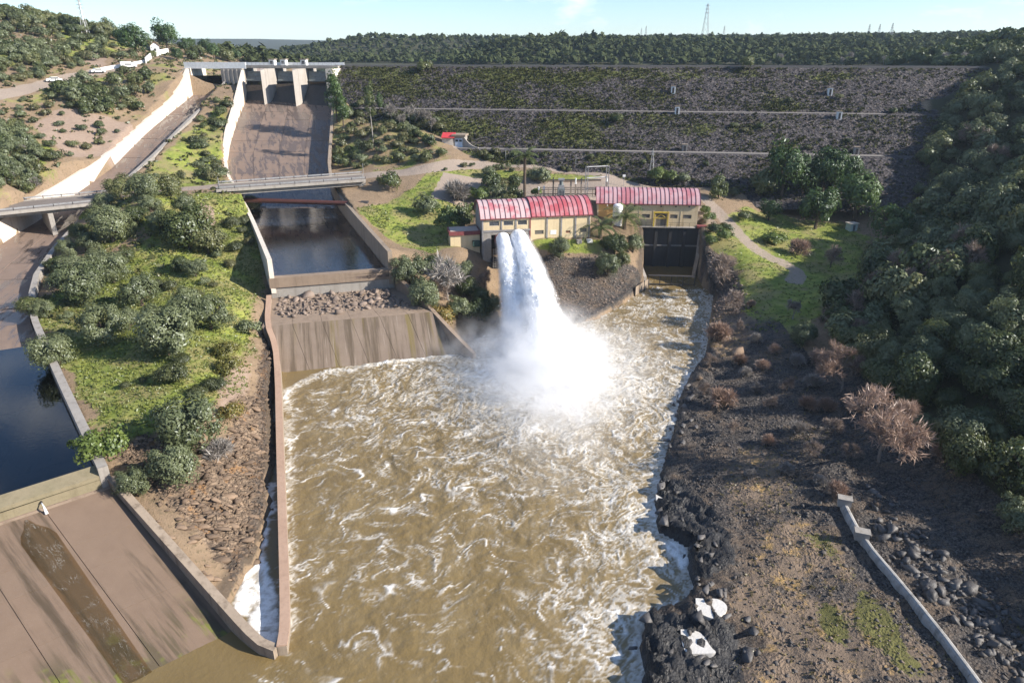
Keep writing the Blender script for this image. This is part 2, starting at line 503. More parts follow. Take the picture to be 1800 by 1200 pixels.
# rocky relief: strata on the two banks
LEFT_ROCK = px_w([(180, 850), (260, 800), (330, 810), (390, 770), (395, 720), (430, 690), (440, 640), (450, 600), (470, 540), (490, 520), (490, 620)], 4) + px_w([(486, 700), (484, 900), (420, 1060), (330, 980)], 1)
rk = inside(LEFT_ROCK, GX, GY)
drk = dist_line(LEFT_ROCK, GX, GY, closed=True)
w_rock = np.where(rk, ss(-.2, 2.5, drk), 0)
def strata(X, Y, ang, wl, seed):
    c, s = math.cos(ang), math.sin(ang)
    u = X * c + Y * s + fbm(X, Y, 7, 3, seed) * 1.6
    q = u / wl
    saw = q - np.floor(q)
    return saw ** 1.6
GZ += w_rock * ((strata(GX, GY, 1.35, 2.1, 3) - .4) * 1.0 + (strata(GX, GY, 1.2, .85, 8) - .4) * .35 + fbm(GX, GY, 2.2, 4, 6.6, .6) * .8)
right_low = ss(26, 34, GY) * (GX > 8) * (GX < 46) * (1 - ss(104, 118, GY))
GZ += right_low * (fbm(GX, GY, 3.2, 5, 9.1, .6) * .5 + (strata(GX, GY, .45, 1.7, 4) - .4) * .55 * (1 - ss(0, 9, dr)) + (1 - ss(0, 5, dr)) * .35)
OUT1 = px_w([(1128,1088),(1230,1082),(1296,1108),(1305,1215),(1128,1215)], .6)
OUT2 = px_w([(1150,835),(1205,845),(1285,950),(1300,1010),(1212,1042),(1160,940)], .6)
w_out = np.zeros_like(GX)
for o_ in (OUT1, OUT2):
    d_o = dist_line(o_, GX, GY, closed=True)
    d_o = np.where(inside(o_, GX, GY), d_o, -d_o) + fbm(GX, GY, 2.5, 3, 15) * .8
    w_out = np.maximum(w_out, ss(-.6, .9, d_o))
GZ += w_out * ((strata(GX, GY, .5, 1.5, 4) - .35) * .75 + (strata(GX, GY, .62, .8, 9) - .4) * .25 + fbm(GX, GY, 5, 3, 44) * .4)
outc = right_low * (GY < 60) * (1 - ss(2, 7, dr))
GZ += outc * .45
GZ = np.where(in_river, np.minimum(GZ, -.12 - .35 * np.minimum(dr, 5)), np.where((dr < 3) & (GZ < .15), .06 + .1 * dr + .12 * np.abs(fbm(GX, GY, 1.3, 2, 4)), GZ))
m_c1 = carve(CH_R, CH_L)
m_c2 = carve(C2_R, C2_L)
ap = inside(AP2, GX, GY) | (dist_line(AP2_WALL, GX, GY) < .35)
GZ[ap] = -2.0
SH = [(-42.6, 116.4), (-21.9, 121.4), SHELF_R, TOE_R, TOE_L, SHELF_L]
m_sh = inside(SH, GX, GY)
GZ[m_sh] = np.minimum(GZ[m_sh], 0.0) - 2
# pool under the tailrace wall and the outlet pit
TAIL = [P(1120, 466, 0)[:2], (31.6, 157.0), (44.2, 157.6), P(1226, 480, 0)[:2], P(1222, 484, 0)[:2], P(1130, 484, 0)[:2]]

def gz(x, y):
    x = np.asarray(x, float); y = np.asarray(y, float)
    i = np.clip(np.searchsorted(gx, x) - 1, 0, len(gx) - 2)
    j = np.clip(np.searchsorted(gy, y) - 1, 0, len(gy) - 2)
    u = (x - gx[i]) / (gx[i + 1] - gx[i])
    v = (y - gy[j]) / (gy[j + 1] - gy[j])
    return (GZ[j, i] * (1 - u) + GZ[j, i + 1] * u) * (1 - v) + (GZ[j + 1, i] * (1 - u) + GZ[j + 1, i + 1] * u) * v

# the dam as a height function
D0, D1 = np.array((-60.0, 250.2)), np.array((150.0, 219.3))
DU = (D1 - D0) / np.linalg.norm(D1 - D0)
DN = np.array((DU[1], -DU[0]))            # downstream
DAM_L = np.linalg.norm(D1 - D0)
CREST_Z = 42.2
PROF = [(-60, 12), (-4.2, CREST_Z), (0.6, CREST_Z), (20.6, 30.4), (23.8, 30.3), (39.4, 21.2), (42.6, 21.1), (62, 9.6)]
def dam_h(x, y):
    d = (np.asarray(x) - D0[0]) * DN[0] + (np.asarray(y) - D0[1]) * DN[1]
    return np.where((d > 61.9) | (d < -59), -60.0, np.interp(d, [p[0] for p in PROF], [p[1] for p in PROF]))

def top_h(x, y):                         # ground or dam, whichever is higher
    x = np.asarray(x, float); y = np.asarray(y, float)
    s = (x - D0[0]) * DU[0] + (y - D0[1]) * DU[1]
    return np.where((s > 0) & (s < DAM_L), np.maximum(gz(x, y), dam_h(x, y)), gz(x, y))

_ts = np.concatenate([np.arange(42, 320, .35), np.arange(320, 1400, 2.5), np.arange(1400, 4500, 20)])
def G(px, py):                           # where the sight line meets the ground
    x, yy, dz = ray(px, py)
    d = CAM_Z + dz * _ts - top_h(x * _ts, yy * _ts)
    k = np.argmax(d < 0)
    if d[k] >= 0: k = len(_ts) - 1
    t = _ts[k] if k == 0 else _ts[k - 1] + (_ts[k] - _ts[k - 1]) * d[k - 1] / (d[k - 1] - d[k] + 1e-9)
    return np.array((x * t, yy * t, CAM_Z + dz * t))
def Gp(l): return [tuple(G(a, b)[:2]) for a, b in l]

# ------------------------------------------------------------------ what grows or lies where
n1, n2, n3 = fbm(GX, GY, 14, 4, 21), fbm(GX, GY, 5, 4, 33), fbm(GX, GY, 40, 3, 41)
def region(poly, soft=1.5, wob=1.2):
    d = dist_line(poly, GX, GY, closed=True)
    d = np.where(inside(poly, GX, GY), d, -d) + n2 * wob
    return ss(-soft, soft, d)
isl = region(Gp([(70,530),(140,470),(250,460),(340,340),(420,340),(450,380),(470,470),(440,560),(440,620),(400,690),(330,730),(300,760),(230,770),(180,760),(110,640),(60,560)]), 2, 2)
lawn = region(Gp([(625,368),(700,350),(760,300),(850,298),(1090,312),(1060,330),(900,330),(840,345),(800,400),(830,430),(760,445),(700,430)]), 1.5, 1.5)
knoll = region(Gp([(575,180),(700,190),(780,230),(800,290),(660,305),(575,300)]), 2, 3) * .75
strip = region([(-92,236),(-86,215),(-79,190),(-70,176),(-80,150),(-92,150),(-92,176),(-95,210)], 2, 2) * .8
meadow = region(Gp([(1296,450),(1270,380),(1320,365),(1400,372),(1480,390),(1560,420),(1575,460),(1520,500),(1450,535),(1425,585),(1330,592),(1296,520)]), 2.5, 2.5)
lip = region(Gp([(925,426),(1060,422),(1090,434),(1050,446),(950,440)]), .8, .6)
rb_tail = region(Gp([(1232,410),(1290,410),(1300,450),(1260,450)]), 1, 1)
ridge_l = region(Gp([(0,100),(0,30),(120,40),(240,80),(160,110),(90,130)]) + [(-200, 330), (-260, 300)], 3, 4)
mound = region(Gp([(95,450),(150,370),(250,330),(330,340),(370,390),(420,440),(300,490),(150,490)]), 1.5, 1.5)
shoulder = region(Gp([(1450,300),(1560,200),(1640,205),(1600,260)]), 3, 3)
grass = np.clip(isl * (.85 + .35 * n1) + lawn * 1.05 + knoll * (.6 + .7 * n2) + strip * (.8 + .5 * n1) + meadow * (.9 + .3 * n1) + lip + rb_tail * .9 + ridge_l * (.65 + .8 * n1) + mound * (.5 + .8 * n2) + shoulder * .8, 0, 1)
grass = np.maximum(grass, (GY > 350) * (.3 + .2 * n1))
hill_r = ss(-4, 6, GX - np.interp(GY, [30, 75, 109, 126, 153, 172, 200, 300], [45, 47, 53, 68, 88, 100, 116, 150])) * (GY < 330)
hill_l = ((GX < -104) & (GY > 90) & (GY < 420)).astype(float)
grass = np.maximum(grass, hill_r * (.25 + .3 * n1))
grass = np.maximum(grass, hill_l * np.clip(.25 + 1.1 * n1 + .5 * n3, 0, .85))
# bare reddish scree on the hillside right of the left road, dark gravel along the right shore and below the valve house
scree = region(Gp([(100,190),(170,200),(240,235),(255,262),(190,285),(120,275),(70,240),(60,215)]), 2, 2)
scree = np.maximum(scree, region(Gp([(150,85),(195,95),(185,120),(150,112)]), 2, 2))
scree = np.maximum(scree, region(Gp([(352,355),(375,365),(382,395),(368,402),(352,385)]), .6, .6))
scree = np.maximum(scree, region(Gp([(382,650),(420,620),(440,660),(420,720),(385,740)]), 1.2, 1.2) * .8)
grav = right_low * np.clip(.78 + .55 * n1, .15, 1)
grav = np.maximum(grav, region(Gp([(930,455),(1040,452),(1080,450),(1120,470),(1125,515),(1050,560),(980,575),(930,560),(925,500)]), 1.0, 1))
grav = np.maximum(grav, region(Gp([(1236,440),(1280,450),(1310,520),(1290,600),(1240,600),(1260,520)]), 1.2, 1))
grav = np.maximum(grav, ss(100, 84, GY) * (GX > 24) * (GX < 50) * (GY > 20) * .9)
sandy = region(Gp([(1330,930),(1400,915),(1480,950),(1490,1000),(1420,1010),(1340,975)]), 1.5, 1.5)
sandy *= .95
sandy = np.maximum(sandy, right_low * np.clip((n1 * .9 + n3 * .6 + .2) * ss(4, 10, dr), 0, .75))
sandy = np.maximum(sandy, region(Gp([(1310,990),(1500,1000),(1600,1200),(1320,1200),(1290,1100)]), 2.5, 3) * np.clip(.75 + .8 * n2, 0, 1))
sandy = np.maximum(sandy, region(Gp([(1300,770),(1370,790),(1390,860),(1330,890),(1310,830)]), 1.5, 1.5) * .7)
sandy = np.maximum(sandy, region(Gp([(1225,565),(1300,540),(1330,590),(1290,640),(1250,610)]), 1.2, 1.2) * .9)
mossy = region(Gp([(1500,1010),(1560,1080),(1620,1180),(1580,1180),(1500,1100)]), 1, 1.2)
mossy = np.maximum(mossy, region(Gp([(1440,1050),(1490,1090),(1490,1130),(1450,1130)]), .8, 1)) + region(Gp([(1400,935),(1470,940),(1480,990),(1430,960)]), .8, 1) * .6
roadpts = {}
def road(name, pts, w):
    c = smooth_line(np.array([G(a, b) for a, b in pts]), 2)
    roadpts[name] = (c, w)
    d = dist_line(c, GX, GY)
    return ss(w / 2 + .5, w / 2 - .2, d + n2 * .35)
rd = road('left', [(-60, 178), (0, 166), (50, 156), (90, 146), (130, 136), (170, 127), (200, 121)], 6)
rd = np.maximum(rd, road('main', [(642, 309), (690, 305), (750, 298), (820, 288), (900, 287), (980, 292), (1060, 303), (1120, 314)], 5.5))
rd = np.maximum(rd, road('strip', [(180, 346), (250, 340), (330, 332), (384, 326)], 5.5))
rd = np.maximum(rd, road('valve', [(815, 260), (850, 266), (890, 278), (950, 288)], 6) * .7)
rd = np.maximum(rd, road('track', [(1240, 350), (1262, 372), (1285, 395), (1310, 425), (1345, 450), (1385, 465), (1405, 480), (1395, 495)], 3.4) * .62)
rd = np.maximum(rd, road('track2', [(1250, 392), (1240, 380), (1232, 366)], 3) * .6)
yard = inside([(-20, 166), (36, 167), (36, 184), (-18, 182)], GX, GY)
rd = np.maximum(rd, yard * .8)
CAR_X = rd
m1 = np.stack([np.clip(grass, 0, 1), np.clip(grav + w_rock * .0, 0, 1), np.clip(scree, 0, 1), np.clip(w_rock, 0, 1)], -1)
m2 = np.stack([np.clip(rd, 0, 1), np.clip(sandy, 0, 1), np.clip(mossy, 0, 1), np.clip(1 - dr / 3.0, 0, 1) * (~in_river)], -1)
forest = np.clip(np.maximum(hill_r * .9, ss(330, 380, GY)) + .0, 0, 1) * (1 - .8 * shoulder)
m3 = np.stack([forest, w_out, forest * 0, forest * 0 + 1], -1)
shp = GX.shape
ii = np.arange(shp[0] * shp[1]).reshape(shp)
F = np.stack([ii[:-1, :-1], ii[:-1, 1:], ii[1:, 1:], ii[1:, :-1]], -1).reshape(-1, 4)

nt = NT('ground')
c1, c2 = nt.sep(nt.attr('cover')), nt.sep(nt.attr('cover_b'))
a1, a2 = nt.attr('cover', 'Alpha'), nt.attr('cover_b', 'Alpha')
nb, nm, nf, nff = nt.noise(.09, 5), nt.noise(.45, 6, .65), nt.noise(2.2, 6, .7), nt.noise(9, 4, .7)
soil = nt.mix(nm, (.17, .12, .075), (.30, .215, .14))
soil = nt.mix(nt.step(nf, .52, .68), soil, (.12, .095, .055))
gcol = nt.mix(nt.step(nm, .35, .68), (.125, .165, .028), (.265, .285, .062))
gcol = nt.mix(nt.math('MULTIPLY', nt.step(nt.noise(.16, 6, .68), .44, .60), .85), gcol, nt.mix(nf, (.20, .165, .075), (.28, .245, .10)))
gcol = nt.mix(nt.math('MULTIPLY', nt.step(nf, .55, .72), .6), gcol, (.05, .07, .02))
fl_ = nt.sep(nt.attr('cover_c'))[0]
def over(base, fac, col, fine=.8):
    f = nt.math('ADD', fac, nt.math('MULTIPLY', nt.math('SUBTRACT', nf, .5), fine))
    return nt.mix(nt.step(f, .35, .65), base, col)
col = over(soil, c1[0], gcol)
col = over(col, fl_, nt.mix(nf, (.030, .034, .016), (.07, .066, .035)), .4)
grcol = nt.mix(nt.sep(nt.voro(5.5, out='Color'))[0], (.036, .032, .030), (.145, .125, .108))
grcol = nt.mix(nt.step(nt.noise(.3, 6, .65), .46, .62), grcol, nt.mix(nf, (.10, .075, .055), (.19, .14, .10)))
_wl = nt.noise(.9, 8, .7, vec=nt.scaled((.5, 2.4, 3.0), rot=(0, 0, .5)))
grcol = nt.mix(nt.math('MULTIPLY', nt.step(_wl, .5, .62), .7), grcol, (.022, .021, .023))
grcol = nt.mix(nt.step(nt.voro(3.1, feature='DISTANCE_TO_EDGE'), .06, .0), grcol, (.015, .014, .014))
col = over(col, c1[1], grcol, .5)
sccol = nt.mix(nt.noise(1.3, 8, .75), (.17, .115, .085), (.38, .29, .225))
col = over(col, c1[2], sccol)
rkb = nt.noise(1.6, 8, .7, vec=nt.scaled((.35, 1.6, 3.5), rot=(0, 0, .22)))
rkcol = nt.mix(nt.step(rkb, .38, .66), (.085, .062, .045), (.33, .24, .165))
rkcol = nt.mix(nt.step(nt.noise(.6, 5), .55, .66), rkcol, nt.mix(nf, (.33, .19, .09), (.21, .12, .06)))
rkcol = nt.mix(nt.step(nt.voro(1.5, vec=nt.scaled((.7, 1.7, 2.2), rot=(0, 0, .25)), feature='DISTANCE_TO_EDGE'), .07, .0), rkcol, (.03, .023, .018))
col = over(col, a1, rkcol, .5)
sand = nt.mix(nf, (.125, .092, .068), (.235, .175, .125))
sand = nt.mix(nt.step(nt.noise(.5, 6, .7), .52, .66), sand, (.33, .215, .09))
col = over(col, c2[1], sand, 1.1)
col = over(col, c2[2], nt.mix(nf, (.07, .07, .025), (.16, .15, .05)), 1.9)
rdc = nt.mix(nf, (.23, .18, .14), (.37, .30, .245))
col = over(col, c2[0], rdc, .9)
outk = nt.mix(nt.noise(1.2, 7, .7, vec=nt.scaled((.7, 3.2, 3.2), rot=(0, 0, .52))), (.014, .014, .016), (.075, .072, .07))
col = over(col, nt.sep(nt.attr('cover_c'))[1], outk, .4)
wet = nt.step(nt.math('ADD', a2, nt.math('MULTIPLY', nt.math('SUBTRACT', nm, .5), .8)), .45, .75)
col = nt.mix(wet, col, nt.mix(.62, col, (.012, .012, .013)))
rough = nt.math('MINIMUM', nt.step(wet, 0, 1, .9, .38), nt.step(nt.sep(nt.attr('cover_c'))[1], .3, .8, .9, .42))
hgt = nt.math('ADD', nt.math('MULTIPLY', nf, .6), nt.math('MULTIPLY', nff, .25))
hgt = nt.math('ADD', hgt, nt.math('MULTIPLY', nt.math('MULTIPLY', nt.voro(3.3, vec=nt.node('ShaderNodeVectorMath', {0: nt.pos, 1: nt.noise_c(.8, 4)}, operation='ADD').outputs[0]), nt.step(nm, .35, .65)), nt.math('ADD', c1[1], .05)))
bmp = nt.bump(hgt, .8, .35)
M_ground = nt.done(nt.bsdf(col, rough, bmp, spec=.25))

ground = np_mesh('ground', np.stack([GX, GY, GZ], -1).reshape(-1, 3), F, M_ground, smooth=True,
                 cols={'cover': m1.reshape(-1, 4), 'cover_b': m2.reshape(-1, 4), 'cover_c': m3.reshape(-1, 4)})
tag(ground, 'valley ground of grass, soil, gravel and bare rock around the river', kind='structure')
print('terrain', round(time.time() - T0, 1), GX.shape)
# ------------------------------------------------------------------ building materials
def concrete(name, dark, light, streak=.5, stain=(.09, .07, .05), rough=.88, wetness=0.0, moss=0.0):
    n = NT(name)
    base = n.mix(n.noise(.35, 6, .6), dark, light)
    base = n.mix(n.math('MULTIPLY', n.step(n.noise(3.0, 6, .7), .45, .75), .35), base, stain)
    drip = n.noise(1.0, 5, .6, vec=n.scaled((1.1, 1.1, .07)))
    base = n.mix(n.math('MULTIPLY', n.step(drip, .48, .72), streak), base, stain)
    if moss:
        base = n.mix(n.math('MULTIPLY', n.step(n.noise(.5, 5, .6, vec=n.scaled((1, 1, .15))), .52, .66), moss), base, (.11, .10, .02))
    b = n.bump(n.math('ADD', n.noise(6, 5, .7), n.math('MULTIPLY', drip, .5)), .35, .06)
    return n.done(n.bsdf(base, rough, b, spec=.25))
M_pale = concrete('pale_concrete', (.56, .49, .41), (.74, .67, .58), .42, (.36, .26, .19))
M_grey = concrete('grey_concrete', (.24, .22, .20), (.38, .35, .31), .45, (.12, .10, .08))
M_brown = concrete('brown_concrete', (.20, .15, .11), (.31, .235, .175), .35, (.10, .07, .05))
M_dark = concrete('dark_wet_concrete', (.035, .034, .036), (.065, .062, .06), .5, (.015, .015, .015), .6)
M_pier = concrete('grey_white_pier_concrete', (.28, .255, .23), (.42, .385, .345), .55, (.16, .13, .10))
M_sillwall = concrete('weathered_wall_concrete', (.22, .175, .135), (.34, .275, .21), .6, (.09, .065, .045))
n = NT('stained_apron_concrete')
_fl = n.scaled((.9, .045, .045), rot=(0, 0, .25))
_b = n.mix(n.noise(.5, 6, .6), (.14, .105, .08), (.225, .175, .135))
_b = n.mix(n.math('MULTIPLY', n.step(n.noise(1.0, 5, .65, vec=_fl), .44, .62), .8), _b, (.075, .055, .035))
_b = n.mix(n.math('MULTIPLY', n.step(n.noise(.55, 4, .6, vec=_fl), .54, .66), .75), _b, (.13, .10, .025))
_b = n.mix(n.math('MULTIPLY', n.step(n.noise(1.7, 4, .6, vec=_fl), .58, .7), .5), _b, (.33, .27, .22))
M_apron = n.done(n.bsdf(_b, .7, n.bump(n.noise(5, 5, .7), .3, .06), spec=.3))

def chute_floor_mat(name, wet_lo, wet_hi, dir_ang):
    n = NT(name)
    ob = n.node('ShaderNodeObjectInfo').outputs['Random']
    base = n.mix(n.noise(.5, 6, .65), (.145, .102, .078), (.25, .182, .142))
    base = n.mix(n.math('MULTIPLY', ob, .45), base, (.17, .125, .10))
    fl = n.noise(1.0, 6, .62, vec=n.scaled((.16, .75, .2), rot=(0, 0, dir_ang)), dist=.6)
    stain = n.step(n.math('ADD', fl, n.math('MULTIPLY', ob, .12)), wet_lo, wet_hi)
    wetc = n.mix(.62, base, (.045, .04, .038))
    col = n.mix(n.math('MULTIPLY', stain, .8), base, wetc)
    col = n.mix(n.math('MULTIPLY', n.step(n.noise(4, 5, .7), .5, .7), .22), col, (.33, .26, .215))
    rough = n.step(stain, 0, 1, .85, .22)
    return n.done(n.bsdf(col, rough, n.bump(n.noise(7, 4, .6), .25, .05), spec=.35))
M_floor = chute_floor_mat('chute_floor_concrete', .5, .6, -1.2)
M_floor2 = chute_floor_mat('channel_floor_concrete', .54, .66, -1.3)

def paint(name, col, col2=None, rough=.6, metal=0.0, sc=1.5, spec=.35):
    n = NT(name)
    c2 = col2 or tuple(v * .75 for v in col)
    base = n.mix(n.step(n.noise(sc, 6, .65), .38, .7), col, c2)
    return n.done(n.bsdf(base, rough, n.bump(n.noise(12, 3), .1, .02), spec=spec, metal=metal))
M_cream = concrete('cream_render', (.60, .48, .29), (.68, .55, .35), .35, (.42, .32, .20))
M_cream2 = concrete('stained_ochre_render', (.52, .41, .25), (.66, .54, .36), .6, (.34, .23, .12))
M_ochre = concrete('orange_ochre_render', (.55, .34, .13), (.62, .41, .18), .4, (.4, .22, .09))
M_pil = paint('grey_pilaster_paint', (.27, .255, .25))
M_maroon = paint('maroon_trim_paint', (.20, .055, .055))
M_win = NT('dark_window_glass')
M_win = M_win.done(M_win.bsdf((.05, .055, .06), .12, spec=.6))
M_frame = paint('aluminium_frame', (.42, .40, .37), rough=.45)
M_louvre = paint('grey_louvre', (.16, .145, .12))
M_steel = paint('galvanised_steel', (.42, .42, .42), (.3, .3, .31), .45, .5)
M_darksteel = paint('dark_steel', (.055, .05, .05), rough=.5)
M_pipe = paint('red_oxide_pipe_paint', (.085, .03, .024), (.06, .024, .02), .6)
M_yellow = paint('yellow_gantry_paint', (.62, .45, .05), (.45, .3, .06))
M_white = paint('white_paint', (.78, .78, .76), (.66, .65, .62), .5)
M_tank = paint('white_tank_steel', (.80, .81, .82), (.70, .72, .74), .35)
M_gate = paint('grey_green_gate_paint', (.17, .19, .19), (.12, .135, .13), .5)
M_asphalt = concrete('worn_asphalt', (.15, .125, .11), (.22, .19, .165), .1, (.10, .085, .07))
M_rubber = paint('black_rubber', (.02, .02, .02), rough=.8)
def roof_mat(name, red, faded, lo, hi):
    n = NT(name)
    ob = n.node('ShaderNodeObjectInfo').outputs['Random']
    f = n.math('ADD', n.noise(.35, 5, .6), n.math('MULTIPLY', n.math('SUBTRACT', ob, .5), .25))
    col = n.mix(n.step(f, lo, hi), red, faded)
    return n.done(n.bsdf(col, .42, n.bump(n.noise(3, 3), .08, .03), spec=.4))
M_roof_red = roof_mat('red_roof_sheet', (.38, .085, .10), (.46, .24, .255), .36, .66)
M_roof_faded = roof_mat('faded_red_roof_sheet', (.44, .14, .16), (.50, .37, .37), .32, .52)
M_roof_pink = roof_mat('pink_roof_sheet', (.40, .155, .175), (.48, .31, .325), .32, .58)
M_seam = paint('dark_roof_seam', (.14, .03, .04))

# ------------------------------------------------------------------ big spillway chute
def split_strip(Rr, Ll, step):
    r, l = Rr[:, :4], Ll[:, :4]
    tr = np.linspace(0, 1, len(r))
    mid = (r + l) / 2
    seg = np.linalg.norm(np.diff(mid[:, :2], axis=0), axis=1)
    s = np.concatenate([[0], np.cumsum(seg)])
    n = int(round(s[-1] / step))
    q = np.linspace(0, s[-1], n + 1)
    f = lambda a: np.stack([np.interp(q, s, a[:, k]) for k in range(4)], 1)
    return f(r), f(l)

chute = empty('spillway_chute', (-60, 180, 10), 'wide curved concrete spillway chute with a shallow pool behind its end sill', 'spillway')
def slabs(root, Rr, Ll, step, nacross, mat, name='floor_slab', jit=.03, th=.5):
    r, l = split_strip(Rr, Ll, step)
    for i in range(len(r) - 1):
        for j in range(nacross):
            a0, a1 = j / nacross, (j + 1) / nacross
            def pt(row, a, s): return l[row] * (1 - a) + r[row] * a
            q = [pt(i, a0, 0), pt(i, a1, 0), pt(i + 1, a1, 0), pt(i + 1, a0, 0)]
            cx = sum(p[:3] for p in q) / 4
            g = .988
            dz = float(rng.normal(0, jit))
            top = [(cx[0] + (p[0] - cx[0]) * g, cx[1] + (p[1] - cx[1]) * g, cx[2] + (p[2] - cx[2]) * g + dz) for p in q]
            m = MB()
            m.hexa([(p[0], p[1], p[2] - th) for p in top], top)
            m.build(name, mat, root)
slabs(chute, CH_R, CH_L, 7.0, 4, M_floor)
base_m = MB()                            # lean concrete under the slabs closes the joints
def underlay(Rr, Ll):
    m = MB()
    for i in range(len(Rr) - 1):
        q = [Ll[i], Rr[i], Rr[i + 1], Ll[i + 1]]
        m.add([(p[0], p[1], p[2] - .12) for p in q], [(0, 1, 2, 3)])
    return m
underlay(split_strip(CH_R, CH_L, 4)[0], split_strip(CH_R, CH_L, 4)[1]).build('joint_bed', M_dark, chute)
def wall_st(a, step=3.0, below=2.0):
    a = smooth_line(a, 1)
    a = resample(a, step)
    return [(p[0], p[1], p[2] - below, p[3]) for p in a]
MB().wall(wall_st(CH_R), .8, 1).build('side_wall', M_sillwall, chute)
MB().wall(wall_st(CH_L), .8, -1).build('side_wall', M_pale, chute)
# end sill: parapet with an overhanging band above a lower face
e0, e1 = np.array((-42.9, 115.2)), np.array((-21.6, 121.0))
eu = (e1 - e0) / np.linalg.norm(e1 - e0)
en = np.array((-eu[1], eu[0]))            # upstream
def along(o, u, n, a, b): return (o[0] + u[0] * a + n[0] * b, o[1] + u[1] * a + n[1] * b)
Ls = np.linalg.norm(e1 - e0)
m = MB().prism([along(e0, eu, en, 0, 0), along(e0, eu, en, Ls, 0), along(e0, eu, en, Ls, 1.5), along(e0, eu, en, 0, 1.5)], 7.75, 9.55)
m.build('end_sill', M_brown, chute)
m = MB().prism([along(e0, eu, en, .1, .28), along(e0, eu, en, Ls - .1, .28), along(e0, eu, en, Ls - .1, 1.6), along(e0, eu, en, .1, 1.6)], 4.0, 7.75)
m.build('sill_foot', M_grey, chute)

# water standing on the chute and in the channel
def pool_mat(name, tint, rough=.03, wave=.08):
    n = NT(name)
    b = n.bump(n.noise(1.6, 3, .5, vec=n.scaled((1, 2.2, 1))), wave, .06)
    tr = n.node('ShaderNodeBsdfTransparent', {'Color': (*tint, 1)}).outputs[0]
    gl = n.node('ShaderNodeBsdfGlossy', {'Color': (.95, .97, 1, 1), 'Roughness': rough, 'Normal': b}).outputs[0]
    fr = n.node('ShaderNodeFresnel', {'IOR': 1.36, 'Normal': b}).outputs[0]
    mx = n.node('ShaderNodeMixShader', {'Fac': n.math('MULTIPLY', fr, 1.05, clamp=True)})
    n.l.new(tr, mx.inputs[1])
    n.l.new(gl, mx.inputs[2])
    return n.done(mx.outputs[0])
M_pool = pool_mat('clear_shallow_water', (.86, .76, .66), .05, .30)
M_pool2 = pool_mat('deep_dark_water', (.16, .17, .17), .02)
pl = MB()
c_r, c_l = split_strip(CH_R[3:], CH_L[3:], 3)
film = np.interp(np.arange(len(c_r)), [0, len(c_r) - 1], [.06, .36])
pl.add([(p[0], p[1], p[2] + d_) for p, d_ in zip(c_r, film)] + [(p[0], p[1], p[2] + d_) for p, d_ in zip(c_l, film)],
       [(i, len(c_r) + i, len(c_r) + i + 1, i + 1) for i in range(len(c_r) - 1)])
tag(pl.build('pool_water', M_pool, None, fix=False), 'shallow water standing behind the end sill of the big chute', kind='structure')
pl = MB()
c_r, c_l = split_strip(C2_R[4:], C2_L[4:], 4)
pl.add([(p[0], p[1], 7.35) for p in c_r] + [(p[0], p[1], 7.35) for p in c_l],
       [(i, len(c_r) + i, len(c_r) + i + 1, i + 1) for i in range(len(c_r) - 1)])
tag(pl.build('channel_water', M_pool2, None, fix=False), 'still dark water held behind the sill of the left channel', kind='structure')

# ------------------------------------------------------------------ left channel
chan = empty('spillway_channel', (-95, 160, 14), 'narrow left spillway channel with a tall sunlit pale side wall', 'spillway')
slabs(chan, C2_R, C2_L, 8.0, 2, M_floor2)
underlay(*split_strip(C2_R, C2_L, 4)).build('joint_bed', M_dark, chan)
MB().wall(wall_st(C2_R), .9, 1).build('side_wall', M_grey, chan)
MB().wall(wall_st(C2_L), 1.0, -1).build('side_wall', M_pale, chan)
s0, s1 = np.array((-40.2, 57.2)), np.array((-56.4, 43.7))
su = (s1 - s0) / np.linalg.norm(s1 - s0)
sn = np.array((su[1], -su[0]))            # upstream
if sn @ np.array((-1, 1)) < 0: sn = -sn
q = [along(s0, su, sn, -.3, 0), along(s0, su, sn, 21, 0), along(s0, su, sn, 21, 1.5), along(s0, su, sn, -.3, 1.5)]
MB().prism(q, 5.0, [7.75, 7.75, 8.25, 8.25]).build('end_sill', concrete('mossy_sill_concrete', (.17, .15, .09), (.27, .22, .15), .3, (.10, .085, .05)), chan)
# a joint pipe through the sill
MB().tube([(*along(s0, su, sn, 5.6, .6), 7.1), (*along(s0, su, sn, 5.6, -.25), 7.05)], .1, 8).build('drain_pipe', M_darksteel, chan)

# ------------------------------------------------------------------ lower apron of the left channel
apron = empty('lower_apron', (-40, 48, 3), 'brown sloping concrete apron below the left channel, streaked dark by water', 'apron')
M_ap2 = NT('streaked_apron_concrete')
n = M_ap2
ob = n.node('ShaderNodeObjectInfo').outputs['Random']
ang = math.atan2(-12, 15.8)
flow = n.scaled((.05, .55, .05), rot=(0, 0, ang))
base = n.mix(n.noise(.5, 6, .65), (.13, .088, .062), (.20, .142, .102))
base = n.mix(n.math('MULTIPLY', ob, .25), base, (.165, .12, .088))
base = n.mix(n.math('MULTIPLY', n.step(n.noise(14, 4, .7), .55, .75), 0.4), base, (.28, .21, .165))
st = n.step(n.noise(1.0, 5, .62, vec=flow), .5, .66)
base = n.mix(n.math('MULTIPLY', st, .8), base, (.055, .042, .026))
low = n.step(n.node('ShaderNodeSeparateXYZ', {'Vector': n.pos}).outputs['Z'], 1.9, .9)
st2 = n.step(n.noise(1.6, 5, .6, vec=flow), .46, .58)
base = n.mix(n.math('MULTIPLY', low, n.math('MULTIPLY', st2, .85)), base, n.mix(n.step(n.noise(.5, 3), .5, .62), (.075, .06, .035), (.12, .135, .02)))
M_ap2 = n.done(n.bsdf(base, n.step(st, 0, 1, .85, .4), n.bump(n.noise(9, 5, .7), .35, .04), spec=.3))
au = np.array((-.768, -.640))
U0, T0_ = np.array((-41.0, 55.9)), np.array((-24.2, 42.6))
na, nb_ = 4, 4
cutb = [0, .24, .38, .62, 1.06]
